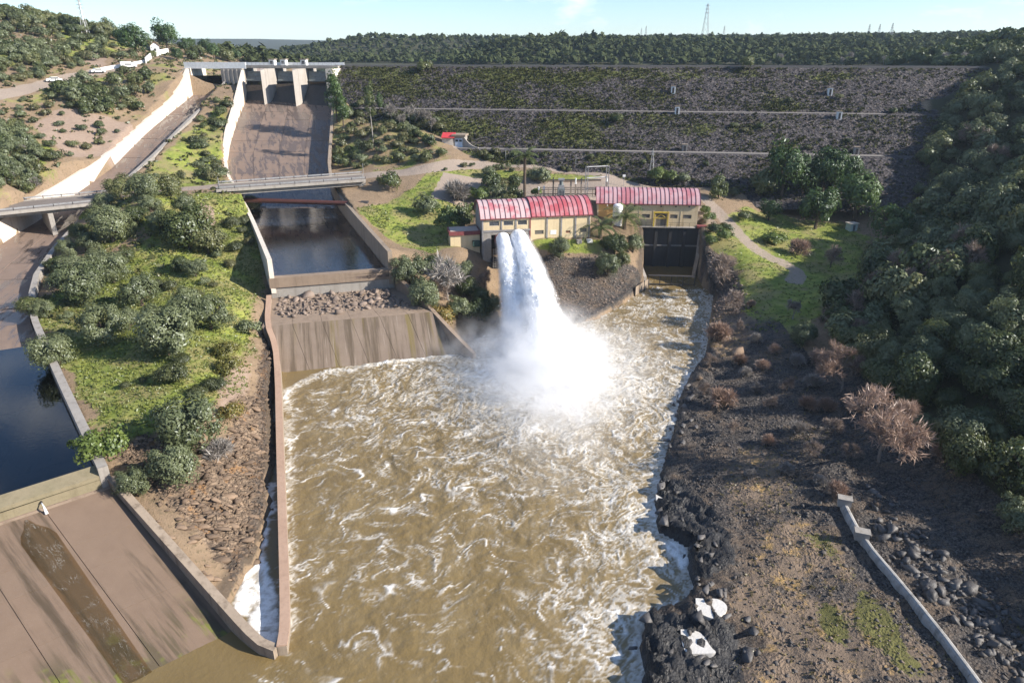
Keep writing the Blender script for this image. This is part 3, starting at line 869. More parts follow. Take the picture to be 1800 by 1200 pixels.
F0, FW = -.085, 1.085
for i in range(na):
    for j in range(nb_):
        fa, fb = F0 + FW * i / na, F0 + FW * (i + 1) / na
        b0, b1 = cutb[j] + .0006, cutb[j + 1] - .0006
        def ap_pt(f, b):
            o = U0 + (T0_ - U0) * b + au * (f * 22.0)
            return (o[0], o[1], 6.3 + (-.6 - 6.3) * b)
        q = [ap_pt(fa + .0012, b0), ap_pt(fb - .0012, b0), ap_pt(fb - .0012, b1), ap_pt(fa + .0012, b1)]
        dz = float(rng.normal(0, .012))
        top = [(p[0], p[1], p[2] + dz) for p in q]
        m = MB()
        if (q[1][0] - q[0][0]) * (q[2][1] - q[1][1]) - (q[1][1] - q[0][1]) * (q[2][0] - q[1][0]) < 0: top = top[::-1]
        m.hexa([(p[0], p[1], p[2] - .6) for p in top], top).build('concrete_slab', M_ap2, apron)
def ap_pt(f, b):
    o = U0 + (T0_ - U0) * b + au * (f * 22.0)
    return (o[0], o[1], 6.3 + (-.6 - 6.3) * b)
MB().add([(p[0], p[1], p[2] - .1) for p in (ap_pt(-.10, -.02), ap_pt(1.02, -.02), ap_pt(1.02, 1.05), ap_pt(-.10, 1.05))], [(0, 1, 2, 3)]).build('joint_bed', M_brown, apron, fix=False)
MB().wall(resample(smooth_line(AP2_WALL, 1), 1.5), .75, 1).build('side_wall', M_sillwall, apron)
# thin sheet of water from the drain spreading over the slabs
def sheet_mat():
    n = NT('trickling_water')
    fl = n.scaled((.35, 1.1, .5), rot=(0, 0, ang))
    w = n.noise(1.6, 5, .65, vec=fl, dist=1.2)
    foam = n.math('MULTIPLY', n.step(n.math('ABSOLUTE', n.math('SUBTRACT', w, .5)), .018, .004), n.step(n.noise(.6, 3), .42, .6))
    body = n.bsdf((.085, .075, .05), .08, n.bump(w, .5, .05), spec=.5)
    tr = n.node('ShaderNodeBsdfTransparent', {'Color': (.75, .7, .6, 1)}).outputs[0]
    fo = n.bsdf((.5, .48, .44), .6)
    edge = n.step(n.math('ADD', n.sep(n.attr('edge'))[0], n.math('MULTIPLY', n.math('SUBTRACT', n.noise(1.5, 4), .5), .6)), .02, .4)
    a = n.node('ShaderNodeMixShader', {'Fac': n.math('MULTIPLY', edge, .22)}); n.l.new(tr, a.inputs[1]); n.l.new(body, a.inputs[2])
    b = n.node('ShaderNodeMixShader', {'Fac': n.math('MULTIPLY', n.math('MULTIPLY', foam, edge), .3)}); n.l.new(a.outputs[0], b.inputs[1]); n.l.new(fo, b.inputs[2])
    return n.done(b.outputs[0])
M_sheet = sheet_mat()
sp = empty('water_trickle', (*along(s0, su, sn, 5.6, -.4), 6.4), 'thin trickle of water spurting from the sill drain down the brown apron', 'water')
ws, fsh = [], []
for k in range(25):
    b = k / 24
    wdt = (.25 + 2.6 * ss(0, .12, b) - .9 * b) * .5
    o = U0 + (T0_ - U0) * (b * .97 + .02) + au * 5.75
    for e in range(5):
        w_ = (e - 2) / 2 * wdt
        ws.append((o[0] + au[0] * w_, o[1] + au[1] * w_, 6.3 - 6.9 * (b * .97 + .02) + .05 + .03 * math.cos(w_ * 2)))
for k in range(24):
    for e in range(4):
        fsh.append((k * 5 + e, k * 5 + e + 1, k * 5 + e + 6, k * 5 + e + 5))
_ed = np.array([[1 - abs(e - 2) / 2] * 3 + [1] for k in range(25) for e in range(5)])
np_mesh('water_sheet', np.array(ws), np.array(fsh), M_sheet, sp, smooth=True, cols={'edge': _ed})
o5 = along(s0, su, sn, 5.6, -.25)
M_spurt = NT('white_water'); M_spurt = M_spurt.done(M_spurt.bsdf((.82, .83, .84), .5))
MB().tube([(*o5, 7.05), (o5[0] + .35, o5[1] - .3, 6.85), (o5[0] + .62, o5[1] - .55, 6.2)], [.05, .07, .16], 8).build('spurt', M_spurt, sp, smooth=True)
# weathered timber lying on the apron
lp = [ap_pt(.62, .33), ap_pt(.47, .30)]
m = MB().tube([(p[0], p[1], p[2] + .12) for p in (lp[0], tuple((a + b) / 2 for a, b in zip(*lp)), lp[1])], [.10, .13, .07], 7)
tag(m.build('driftwood', paint('bleached_wood', (.46, .33, .22), (.36, .25, .16))), 'bleached driftwood log stranded on the brown apron', 'log')

# ------------------------------------------------------------------ training wall in the river
w = empty('river_wall', (-30, 77, 0), 'long narrow concrete wall parting the brown river from the rocky left bank', 'wall')
MB().wall(resample(smooth_line(RW, 1), 1.5), .75, 1).build('wall_body', M_sillwall, w)
cap = resample(smooth_line(RW, 1), 1.5)
cap[:, 2] = cap[:, 3] + .003
cap[:, 3] += .14
cap[:, 0] -= .05
MB().wall(cap, .86, 1).build('coping', concrete('reddish_coping', (.34, .22, .155), (.44, .31, .23), .2, (.2, .13, .09)), w)

# ------------------------------------------------------------------ sloping apron and rubble shelf under the big sill
weir = empty('weir_apron', (-25, 108, 3), 'steep stained concrete apron falling from the rubble shelf into the river', 'apron')
f0, f1 = np.array((-43.0, 116.2)), np.array((-21.4, 121.6))
S0, S1, W0, W1 = np.array(SHELF_L), np.array(SHELF_R), np.array(TOE_L), np.array(TOE_R)
for j in range(6):
    a, b = j / 6 + .0008, (j + 1) / 6 - .0008
    L = lambda p, q, t: p + (q - p) * t
    def quad(p0, p1, q0, q1, zp, zq):
        v = [L(q0, q1, a), L(q0, q1, b), L(p0, p1, b), L(p0, p1, a)]
        z = [zq, zq, zp, zp]
        top = [(v[i][0], v[i][1], z[i]) for i in range(4)]
        return MB().hexa([(p[0], p[1], p[2] - .8) for p in top], top)
    quad(f0, f1, S0, S1, 5.9, 5.1).build('shelf_slab', M_brown, weir)
    quad(S0, S1, W0 + (W0 - S0) * .2, W1 + (W1 - S1) * .2, 5.1 + float(rng.normal(0, .02)), -1.02).build('slope_slab', M_apron, weir)
MB().wall(resample(WING, 1.2), .7, 1).build('wing_wall', M_brown, weir)

# ------------------------------------------------------------------ gates and bridge over the crest of the spillways
gb = empty('gate_bridge', (-86, 252, 36), 'spillway bridge with two pointed piers, three grey gates and a white parapet', 'dam gates')
g0, g1 = np.array((-113.0, 257.5)), np.array((-58.0, 249.6))
gu = (g1 - g0) / np.linalg.norm(g1 - g0)
gn = np.array((gu[1], -gu[0]))            # downstream
GL = np.linalg.norm(g1 - g0)
def ga(x): return (x - g0[0]) / gu[0]     # distance along the bridge for a given X
def gp(a, d): return (g0[0] + gu[0] * a + gn[0] * d, g0[1] + gu[1] * a + gn[1] * d)
MB().prism([gp(0, 2.8), gp(0, -3.2), gp(GL, -3.2), gp(GL, 2.8)], 41.55, 42.4).build('deck', M_grey, gb)
MB().prism([gp(0, 3.05), gp(0, 2.803), gp(ga(-90.5), 2.803), gp(ga(-90.5), 3.05)], 41.4, 43.5).build('parapet', M_white, gb)
MB().prism([gp(ga(-90.4), 2.95), gp(ga(-90.4), 2.803), gp(GL, 2.803), gp(GL, 2.95)], 41.7, 42.55).build('edge_beam', M_grey, gb)
MB().prism([gp(0, -3.0), gp(0, -3.203), gp(GL, -3.203), gp(GL, -3.0)], 42.403, 43.4).build('parapet', M_white, gb)
for x in (-81.2, -70.2):
    a = ga(x)
    MB().prism([gp(a, 11.5), gp(a - .85, 9.6), gp(a - .85, -6), gp(a + .85, -6), gp(a + .85, 9.6)], 30.0, [41.0, 41.55, 41.55, 41.55, 41.55]).build('pier', M_pier, gb)
for x0, x1, d0, d1, mt in ((-99.0, -91.3, 4.5, -6, M_grey), (-60.0, -57.6, 9.0, -6, M_pale), (-113.5, -110.6, 3.5, -6, M_pale)):
    MB().prism([gp(ga(x0), d0), gp(ga(x0), d1), gp(ga(x1), d1), gp(ga(x1), d0)], 29.0, 41.55).build('abutment', mt, gb)
for k in range(5):
    a = ga(-98.2 + k * 1.55)
    MB().prism([gp(a, 4.75), gp(a, 4.503), gp(a + .5, 4.503), gp(a + .5, 4.75)], 30.0, 41.3).build('buttress', M_grey, gb)
for x0, x1 in ((-91.2, -82.5), (-79.9, -71.5), (-68.9, -60.1)):
    m = MB()
    a0, a1 = ga(x0), ga(x1)
    pr = [(2.6 - 1.1 * math.sin(t * 1.5), 37.4 + 3.2 * t) for t in np.linspace(0, 1, 7)]
    for i in range(6):
        (d_, z_), (d2, z2) = pr[i], pr[i + 1]
        m.hexa([(*gp(a0, d_), z_), (*gp(a0, d_ - .25), z_), (*gp(a1, d_ - .25), z_), (*gp(a1, d_), z_)], [(*gp(a0, d2), z2), (*gp(a0, d2 - .25), z2), (*gp(a1, d2 - .25), z2), (*gp(a1, d2), z2)])
    g_ = m.build('gate_leaf', M_gate, gb)
    for t in (.08, .5, .93):
        d_, z_ = 2.6 - 1.1 * math.sin(t * 1.5), 37.4 + 3.2 * t
        MB().prism([gp(a0, d_ + .2), gp(a0, d_ + .01), gp(a1, d_ + .01), gp(a1, d_ + .2)], z_ - .1, z_ + .1).build('rib', M_gate, g_)
    og = [(-6, 33), (-5, 36.2), (-2.5, 37.3), (0, 37.35), (2.5, 36.3), (5, 34.2), (7.5, 32.0), (9.5, 30.2)]
    m = MB()
    for i in range(len(og) - 1):
        (d_, z_), (d2, z2) = og[i], og[i + 1]
        m.hexa([(*gp(a0, d_), 28), (*gp(a1, d_), 28), (*gp(a1, d2), 28), (*gp(a0, d2), 28)], [(*gp(a0, d_), z_), (*gp(a1, d_), z_), (*gp(a1, d2), z2), (*gp(a0, d2), z2)])
    m.build('ogee_crest', M_dark, gb)
for x, d in ((-81.4, 1.5), (-79.2, -2.4), (-70.2, 1.5)):
    a = ga(x)
    h = MB().prism([gp(a - .95, d + .9), gp(a - .95, d - .9), gp(a + .95, d - .9), gp(a + .95, d + .9)], 42.4, 44.3).build('gate_hut', M_white, gb)
    MB().prism([gp(a - 1.2, d + 1.15), gp(a - 1.2, d - 1.15), gp(a + 1.2, d - 1.15), gp(a + 1.2, d + 1.15)], 44.303, 44.55).build('hut_roof', M_sillwall, h)
    MB().prism([gp(a - .5, d + .95), gp(a - .5, d + .903), gp(a + .5, d + .903), gp(a + .5, d + .95)], 43.0, 43.9).build('hut_window', M_win, h)
m = MB()
for a in np.arange(ga(-90), GL, 1.5):
    m.box((*gp(a, 2.6), 42.9), (.08, .08, 1.0))
for z in (42.9, 43.4):
    m.prism([gp(ga(-90), 2.64), gp(ga(-90), 2.56), gp(GL, 2.56), gp(GL, 2.64)], z - .04, z + .04)
m.build('railing', M_steel, gb)
m = MB()                                  # tan approach slab seen through the left portal
for i in range(6):
    d0, d1 = -4 - i * 4, -8 - i * 4
    z0_, z1_ = 33.0 + .9 * i ** 1.25, 33.0 + .9 * (i + 1) ** 1.25
    m.hexa([(*gp(ga(-109), d0), 30), (*gp(ga(-99), d0), 30), (*gp(ga(-99), d1), 30), (*gp(ga(-109), d1), 30)], [(*gp(ga(-109), d0), z0_), (*gp(ga(-99), d0), z0_), (*gp(ga(-99), d1), z1_), (*gp(ga(-109), d1), z1_)])
m.build('approach_slab', concrete('tan_approach_concrete', (.34, .26, .21), (.42, .33, .27), .5), gb)

# ------------------------------------------------------------------ road bridges
def road_bridge(label, n0, n1, w0, w1, z, piers=(), th=1.0, post_gap=3.4):
    """n0-n1 near edge, w0-w1 far edge (left to right)"""
    n0, n1, w0, w1 = (np.array(v[:2], float) for v in (n0, n1, w0, w1))
    root = empty('road_bridge', (*(n0 + n1) / 2, z), label, 'bridge')
    u = (n1 - n0) / np.linalg.norm(n1 - n0)
    MB().prism([n0, n1, w1, w0], z - .35, z).build('deck', M_asphalt, root)
    k = .16
    i0, i1 = n0 + (w0 - n0) * k, n1 + (w1 - n1) * k
    j0, j1 = n0 + (w0 - n0) * (1 - k), n1 + (w1 - n1) * (1 - k)
    for a0, a1 in ((i0, i1), (j0, j1)):
        MB().prism([a0 - (w0 - n0) * .06, a1 - (w1 - n1) * .06, a1 + (w1 - n1) * .06, a0 + (w0 - n0) * .06], z - .35 - th, z - .352).build('girder', M_grey, root)
    for a0, a1, s in ((n0, n1, 1), (w0, w1, -1)):
        e = (w0 - n0) * .035 * s
        e2 = (w1 - n1) * .035 * s
        MB().prism([a0 - e * .3, a1 - e2 * .3, a1 + e2, a0 + e], z - .4, z + .22).build('kerb', M_grey, root)
        L = np.linalg.norm(a1 - a0)
        d = (a1 - a0) / L
        nn = np.array((-d[1], d[0])) * .04
        c0, c1 = a0 + e * .5, a1 + e2 * .5
        m = MB()
        for zz, hh in ((z + .72, .16), (z + .55, .12)):
            m.prism([c0 - nn * (1.6 if hh > .14 else 1), c1 - nn * (1.6 if hh > .14 else 1), c1 + nn, c0 + nn], zz - hh / 2, zz + hh / 2)
        g_ = m.build('guard_rail', M_steel, root)
        for t in np.arange(.6, L, post_gap):
            p = c0 + (c1 - c0) * t / L
            MB().box((p[0], p[1], z + .5), (.14, .14, .62), math.atan2(d[1], d[0])).build('post', M_darksteel, g_)
    for t, wd, zb in piers:
        c = (n0 + (n1 - n0) * t + w0 + (w1 - w0) * t) / 2
        v = (w0 - n0) * .42
        a = u * wd / 2
        MB().prism([c - a - v, c + a - v, c + a + v, c - a + v], zb, z - .35 - th - .002).build('pier', M_grey, root)
    return root
road_bridge('grey road bridge with guard rails crossing the big spillway chute', P(380, 335, 17.1), P(643, 316.5, 17.1), P(385, 324.5, 17.1), P(636, 306.5, 17.1), 17.1, piers=((.03, 1.2, 12), (.97, 1.2, 10)))
lb0, lb1, lw0, lw1 = (np.array(P(*a)[:2]) for a in ((0, 375, 17), (172, 357.5, 17), (0, 357, 17), (175, 341, 17)))
dl, dw = (lb0 - lb1), (lw0 - lw1)
road_bridge('low road bridge with guard rails crossing the left channel beside the wooded mound', lb1 + dl * 1.9, lb1 - dl * .12, lw1 + dw * 1.9, lw1 - dw * .12, 17.0, piers=((.66, .9, 9), (.30, 2.2, 9)), th=.8)

# red-brown pipe over the chute on a concrete block
pp = empty('pipe_crossing', (-50, 163, 13.5), 'rusty red pipe spanning the big chute just below the road bridge', 'pipe')
pa, pb = np.array(P(428, 351.5, 13.6)), np.array(P(640, 358.5, 13.2))
MB().tube([pa, pb], .56, 16).build('pipe', M_pipe, pp, smooth=False)
MB().tube([pb - (pb - pa) * .02, pb + (pb - pa) * .035], .78, 16).build('joint_collar', M_darksteel, pp)
c = np.array(P(418, 352, 13))
MB().box((c[0] - .6, c[1], 12.6), (4.2, 2.4, 3.4), .15).build('anchor_block', M_pale, pp)
MB().box((c[0] - .6, c[1], 14.4), (4.6, 2.8, .2), .15).build('block_cap', M_grey, pp)
# ------------------------------------------------------------------ powerhouses
def frame_uv(o, ang):
    u = np.array((math.cos(ang), math.sin(ang)))
    n = np.array((-u[1], u[0]))           # to the back
    return lambda a, b: (o[0] + u[0] * a + n[0] * b, o[1] + u[1] * a + n[1] * b)

def wall_cells(f, a0, a1, z0, z1, b0, b1, holes):
    """wall from a0 to a1 between depths b0 (front) and b1, with rectangular openings (a0, a1, z0, z1)"""
    A = sorted({a0, a1, *[v for h in holes for v in h[:2]]})
    Z = sorted({z0, z1, *[v for h in holes for v in h[2:]]})
    m = MB()
    for i in range(len(A) - 1):
        for k in range(len(Z) - 1):
            ca, cz = (A[i] + A[i + 1]) / 2, (Z[k] + Z[k + 1]) / 2
            if any(h[0] < ca < h[1] and h[2] < cz < h[3] for h in holes): continue
            m.prism([f(A[i], b0), f(A[i + 1], b0), f(A[i + 1], b1), f(A[i], b1)], Z[k], Z[k + 1])
    return m

def window(root, f, a0, a1, z0, z1, b, panes=3, mat=M_win, fr=M_frame, name='window'):
    m = MB()
    t = .07
    for (p, q, r, s) in ((a0, a1, z0, z0 + t), (a0, a1, z1 - t, z1), (a0, a0 + t, z0 + t, z1 - t), (a1 - t, a1, z0 + t, z1 - t)):
        m.prism([f(p, b), f(q, b), f(q, b + .1), f(p, b + .1)], r, s)
    w_ = m.build(name, fr, root)
    step = (a1 - a0 - 2 * t) / panes
    for k in range(panes):
        MB().prism([f(a0 + t + k * step + .02, b + .05), f(a0 + t + (k + 1) * step - .02, b + .05), f(a0 + t + (k + 1) * step - .02, b + .09), f(a0 + t + k * step + .02, b + .09)], z0 + t, z1 - t).build('pane', mat, w_)
    return w_

def barrel_roof(root, f, a0, a1, depth, z, rise, npan, mat, over=.35, name='roof_panel'):
    hw = depth / 2 + over
    rad = (hw * hw + rise * rise) / (2 * rise)
    th0 = math.asin(hw / rad)
    def arc(k, n, r_=0.0):
        th = -th0 + 2 * th0 * k / n
        return depth / 2 + (rad + r_) * math.sin(th), z + rise - rad + (rad + r_) * math.cos(th)
    n = 14
    w_ = (a1 - a0) / npan
    for i in range(npan):
        p, q = a0 + i * w_ + .045, a0 + (i + 1) * w_ - .045
        vs, fs = [], []
        for k in range(n + 1):
            b, zz = arc(k, n)
            b2, z2 = arc(k, n, -.1)
            vs += [(*f(p, b), zz), (*f(q, b), zz), (*f(q, b2), z2), (*f(p, b2), z2)]
        for k in range(n):
            for e in range(4):
                fs.append((4 * k + e, 4 * k + (e + 1) % 4, 4 * k + 4 + (e + 1) % 4, 4 * k + 4 + e))
        fs += [(0, 1, 2, 3), (4 * n + 3, 4 * n + 2, 4 * n + 1, 4 * n)]
        MB().add(vs, fs).build(name, mat, root)
    for i in range(npan + 1):
        p = a0 + i * w_
        vs, fs = [], []
        for k in range(n + 1):
            b, zz = arc(k, n, .1 if 0 < i < npan else .06)
            b2, z2 = arc(k, n, -.12)
            e = .035 if 0 < i < npan else .05
            vs += [(*f(p - e, b), zz), (*f(p + e, b), zz), (*f(p + e, b2), z2), (*f(p - e, b2), z2)]
        for k in range(n):
            for e in range(4):
                fs.append((4 * k + e, 4 * k + (e + 1) % 4, 4 * k + 4 + (e + 1) % 4, 4 * k + 4 + e))
        fs += [(0, 1, 2, 3), (4 * n + 3, 4 * n + 2, 4 * n + 1, 4 * n)]
        MB().add(vs, fs).build('roof_seam', M_seam, root)
    return arc

def gable(root, f, a, th, depth, z0, z, rise, mat, name='end_wall'):
    hw = depth / 2
    rad = (hw * hw + rise * rise) / (2 * rise)
    th0 = math.asin(hw / rad)
    out = [(0, z0), (depth, z0)] + [(depth / 2 + rad * math.sin(th0 - 2 * th0 * k / 12), z + rise - rad + rad * math.cos(th0 - 2 * th0 * k / 12)) for k in range(13)]
    vs = [(*f(a, b), zz) for b, zz in out] + [(*f(a + th, b), zz) for b, zz in out]
    n = len(out)
    fs = [tuple(range(n)), tuple(range(2 * n - 1, n - 1, -1))] + [(i, (i + 1) % n, n + (i + 1) % n, n + i) for i in range(n)]
    MB().add(vs, fs).build(name, mat, root)

# left: valve house with two roof sections
LB = np.array((-6.2, 139.4))
LA = math.atan2(4.2, 22.8)
f = frame_uv(LB, LA)
D = 10.0
zb, ze = 9.4, 14.6
h1 = empty('valve_house', (*f(11, 5), 9.4), 'cream building with a faded and a bright red vaulted roof section, where the jets spout', 'building')
barrel_roof(h1, f, -.35, 10.35, D, ze, 3.0, 10, M_roof_faded)
barrel_roof(h1, f, 10.45, 23.7, D, ze + .12, 3.1, 13, M_roof_red)
gable(h1, f, 0, .3, D, 6.0, ze - .1, 2.75, M_grey)
gable(h1, f, 23.0, .3, D, 9.0, ze, 2.85, M_cream)
gable(h1, f, 10.2, .25, D, 9.0, ze, 2.6, M_cream)
# front of the left section: three windows above a dark opening
wins = [(1.5, 3.6, 13.15, 14.1), (4.5, 6.55, 13.15, 14.1), (7.5, 9.5, 13.15, 14.1)]
wall_cells(f, .3, 10.2, 12.3, ze - .02, 0, .3, wins).build('upper_wall', M_cream, h1)
for w_ in wins: window(h1, f, *w_, .08)
wall_cells(f, .3, 10.2, 4.6, 11.95, -.02, .45, [(1.9, 9.6, 4.6, 11.3)]).build('lower_wall', M_grey, h1)
MB().prism([f(.3, -.14), f(10.2, -.14), f(10.2, .4), f(.3, .4)], 11.953, 12.297).build('floor_band', M_pil, h1)
for a in (0.0, 3.95, 7.0, 10.0):
    MB().prism([f(a, -.12), f(a + .28, -.12), f(a + .28, -.022), f(a, -.022)], 6.5 if a in (0.0, 10.0) else 12.3, ze).build('pilaster', M_maroon if a == 10.0 else M_pil, h1)
MB().prism([f(1.9, 3.0), f(9.6, 3.0), f(9.6, 3.2), f(1.9, 3.2)], 4.6, 11.3).build('outlet_back_wall', M_dark, h1)
MB().prism([f(1.7, -1.6), f(9.8, -1.6), f(9.8, 3.0), f(1.7, 3.0)], 1.0, 6.2).build('outlet_block', M_dark, h1)
for a in (3.9, 7.2):
    v = MB().tube([(*f(a, 2.9), 10.0), (*f(a, .3), 10.2), (*f(a, -.5), 10.25)], [1.05, 1.05, 1.15], 20).build('outlet_valve', M_darksteel, h1, smooth=False)
    MB().tube([(*f(a, -.05), 10.22), (*f(a, .12), 10.22)], 1.4, 20).build('valve_flange', M_maroon, v)
m = MB()
for z_ in np.arange(5.0, 8.6, .5): m.box((*f(2.3, -1.72), z_), (.5, .04, .05), LA)
for e in (2.05, 2.55): m.box((*f(e, -1.72), 6.8), (.05, .05, 4.2), LA)
m.build('ladder', M_steel, h1)
# front of the right section: four bays
bays = [(10.5, 13.65), (13.95, 16.75), (17.05, 19.85), (20.15, 22.85)]
holes = [(11.2, 13.1, 11.0, 11.85), (21.0, 22.5, 11.05, 11.9), (17.95, 18.95, 11.0, 11.5)]
wall_cells(f, 10.45, 23.0, 9.2, ze + .1, 0, .3, holes).build('front_wall', M_cream, h1)
window(h1, f, *holes[0], .08, 4, M_louvre, M_louvre)
window(h1, f, *holes[1], .08, 4, M_louvre, M_louvre)
window(h1, f, *holes[2], .08, 1, paint('brown_shutter', (.16, .075, .04)), M_maroon)
MB().prism([f(14.55, -.06), f(15.85, -.06), f(15.85, -.003), f(14.55, -.003)], 10.85, 11.75).build('wall_cabinet', M_white, h1)
for a in (13.65, 16.75, 19.85, 22.85):
    MB().prism([f(a, -.16), f(a + .3, -.16), f(a + .3, -.003), f(a, -.003)], 9.2, ze + .1).build('pilaster', M_pil, h1)
MB().prism([f(-.4, -.42), f(10.4, -.42), f(10.4, -.3), f(-.4, -.3)], ze - .06, ze + .16).build('gutter', M_maroon, h1)
MB().prism([f(10.41, -.42), f(23.75, -.42), f(23.75, -.3), f(10.41, -.3)], ze + .03, ze + .25).build('gutter', M_maroon, h1)
MB().prism([f(.3, D - .3), f(23, D - .3), f(23, D), f(.3, D)], 9, ze + .05).build('back_wall', M_cream, h1)
MB().prism([f(10.4, -.35), f(23.1, -.35), f(23.1, -.17), f(10.4, -.17)], 8.8, 9.45).build('plinth', M_grey, h1)
for a in (20.0, 22.3):
    tg = MB().prism([f(a, -1.7), f(a + 1.1, -1.7), f(a + 1.1, -.7), f(a, -.7)], 8.9, 9.75).build('water_trough' if a > 21 else 'valve_box', M_white if a > 21 else M_grey)
    tag(tg, 'low pale trough standing by the right foot of the cream wall' if a > 21 else 'small grey box standing by the cream wall left of the pale trough', 'trough' if a > 21 else 'box')
# flat annex on the left
an = empty('annex', (-9.6, 142, 9), 'low cream annex with a flat maroon edged roof beside the red roofed building', 'building')
fa = frame_uv(np.array((-12.9, 140.0)), LA)
MB().prism([fa(0, 0), fa(6.2, 0), fa(6.2, 4.2), fa(0, 4.2)], 7.0, 11.1).build('wall', M_cream, an)
MB().prism([fa(-.25, -.3), fa(6.3, -.3), fa(6.3, 4.5), fa(-.25, 4.5)], 11.103, 11.9).build('roof_edge', M_maroon, an)
MB().prism([fa(.1, .05), fa(6, .05), fa(6, 4.2), fa(.1, 4.2)], 11.903, 11.95).build('flat_roof', concrete('pale_roof_felt', (.42, .34, .29), (.5, .41, .36), .1), an)
tag(MB().box((*fa(5.3, -.8), 9.3), (1.5, .8, 1.1), LA).box((*fa(5.3, -.8), 9.9), (1.6, .9, .1), LA).build('waste_bin', paint('dark_green_plastic', (.03, .06, .05))), 'dark green bin standing in front of the low annex', 'bin')

# right: powerhouse over the tailrace
RB_ = np.array((19.7, 157.1))
RA = math.atan2(-1.9, 22.8)
f2 = frame_uv(RB_, RA)
h2 = empty('powerhouse', (*f2(11, 4.5), 9.3), 'long ochre powerhouse with a pink vaulted roof above the dark tailrace wall', 'building')
barrel_roof(h2, f2, -.35, 23.25, 9.0, 14.4, 2.9, 24, M_roof_pink)
gable(h2, f2, 0, .3, 9.0, 8.0, 14.3, 2.6, M_cream2)
gable(h2, f2, 22.6, .3, 9.0, 8.0, 14.3, 2.6, M_cream2)
holes2 = [(7.6, 9.1, 11.2, 12.1), (10.3, 12.1, 11.2, 12.1), (16.7, 18.35, 11.2, 12.1), (19.6, 21.5, 11.2, 12.1)]
wall_cells(f2, 3.6, 22.6, 9.3, 14.38, 0, .3, holes2 + [(13.5, 15.9, 9.3, 12.2)]).build('front_wall', M_cream2, h2)
wall_cells(f2, .3, 3.6, 8.4, 14.38, 0, .3, []).build('front_wall', M_ochre, h2)['label'] = 'orange ochre end bay of the front wall'
for h_ in holes2: window(h2, f2, *h_, .06, 5, M_louvre, M_louvre)
MB().prism([f2(13.5, .2), f2(15.9, .2), f2(15.9, .28), f2(13.5, .28)], 9.3, 12.2).build('door', M_louvre, h2)
for k in range(1, 8):
    MB().prism([f2(3.65, -.012), f2(22.55, -.012), f2(22.55, -.002), f2(3.65, -.002)], 9.3 + k * .64, 9.33 + k * .64).build('joint_line', M_cream, h2) if k in (5, 6, 7) else None
for a in (6.3, 9.6, 12.8, 16.2, 19.0):
    MB().prism([f2(a, -.05), f2(a + .16, -.05), f2(a + .16, -.003), f2(a, -.003)], 9.3, 14.3).build('pilaster', M_cream, h2)
for a in (8.3, 14.3, 17.6, 20.6):
    MB().prism([f2(a, -.1), f2(a + .35, -.1), f2(a + .35, -.003), f2(a, -.003)], 13.8, 14.1).build('vent', M_darksteel, h2)
MB().prism([f2(-.4, -.42), f2(23.3, -.42), f2(23.3, -.3), f2(-.4, -.3)], 14.3, 14.5).build('gutter', M_maroon, h2)
MB().prism([f2(.3, 8.7), f2(22.6, 8.7), f2(22.6, 9), f2(.3, 9)], 8, 14.4).build('back_wall', M_cream2, h2)
MB().tube([(*f2(2.2, -.5), 14.2), (*f2(2.2, -.5), 14.0), (*f2(2.2, -.1), 14.0)], .12, 8).build('lamp', M_white, h2)
ty = empty('gantry', (*f2(14.7, -.6), 9.3), 'yellow steel gantry frame at the powerhouse door above the tailrace', 'gantry')
for a in (13.0, 16.1): MB().box((*f2(a, -.7), 10.9), (.26, .26, 3.2), RA).build('post', M_yellow, ty)
MB().prism([f2(12.8, -.85), f2(16.3, -.85), f2(16.3, -.55), f2(12.8, -.55)], 12.5, 12.85).build('top_beam', M_yellow, ty)
MB().prism([f2(13.1, -.8), f2(16, -.8), f2(16, -.6), f2(13.1, -.6)], 12.2, 12.49).build('hoist', M_darksteel, ty)
m = MB()
for p, q in (((13.2, 11.4), (14.5, 12.2)), ((14.5, 12.2), (15.9, 11.4)), ((13.2, 11.35), (15.9, 11.35))):
    m.tube([(*f2(p[0], -.7), p[1]), (*f2(q[0], -.7), q[1])], .07, 6)
m.build('bracing', M_yellow, ty)
tk = empty('water_tank', (*f2(4.5, -1.6), 9.2), 'white upright cylindrical tank with a domed top against the ochre wall', 'tank')
c = f2(4.6, -1.5)
MB().tube([(*c, 9.0), (*c, 14.2)], 1.12, 28).build('shell', M_tank, tk)
MB().tube([(*c, 14.203), (*c, 14.45), (*c, 14.65), (*c, 14.72)], [1.12, 1.0, .6, .15], 28).build('dome', M_tank, tk, smooth=True)
m = MB()
for z_ in np.arange(9.3, 14.2, .4): m.box((c[0] - 1.2, c[1] - .25, z_), (.04, .4, .04))
m.build('ladder', M_steel, tk)

# tailrace: dark wall below the powerhouse, side walls, screen
tr = empty('tailrace_wall', (*f2(15.5, 0), 0), 'tall dark stained concrete wall rising from the tailrace pool', 'wall')
f3 = f2
MB().prism([f2(8.6, -.5), f2(23.6, -.5), f2(23.6, .9), f2(8.6, .9)], -2, 9.29).build('wall_body', M_dark, tr)
for a in (10.2, 13.4, 16.6, 19.8):
    MB().prism([f2(a, -1.0), f2(a + .7, -1.0), f2(a + .7, -.503), f2(a, -.503)], -2, 8.6).build('buttress', M_dark, tr)
MB().prism([f2(8.6, -.85), f2(23.6, -.85), f2(23.6, -.51), f2(8.6, -.51)], 4.9, 5.2).build('ledge', concrete('limed_ledge_concrete', (.12, .12, .12), (.26, .25, .24), .6, (.05, .05, .05)), tr)
MB().prism([f2(8.2, -1.3), f2(22.4, -1.3), f2(22.4, -.02), f2(8.2, -.02)], 9.293, 9.42).build('walkway', M_grey, tr)
m = MB()
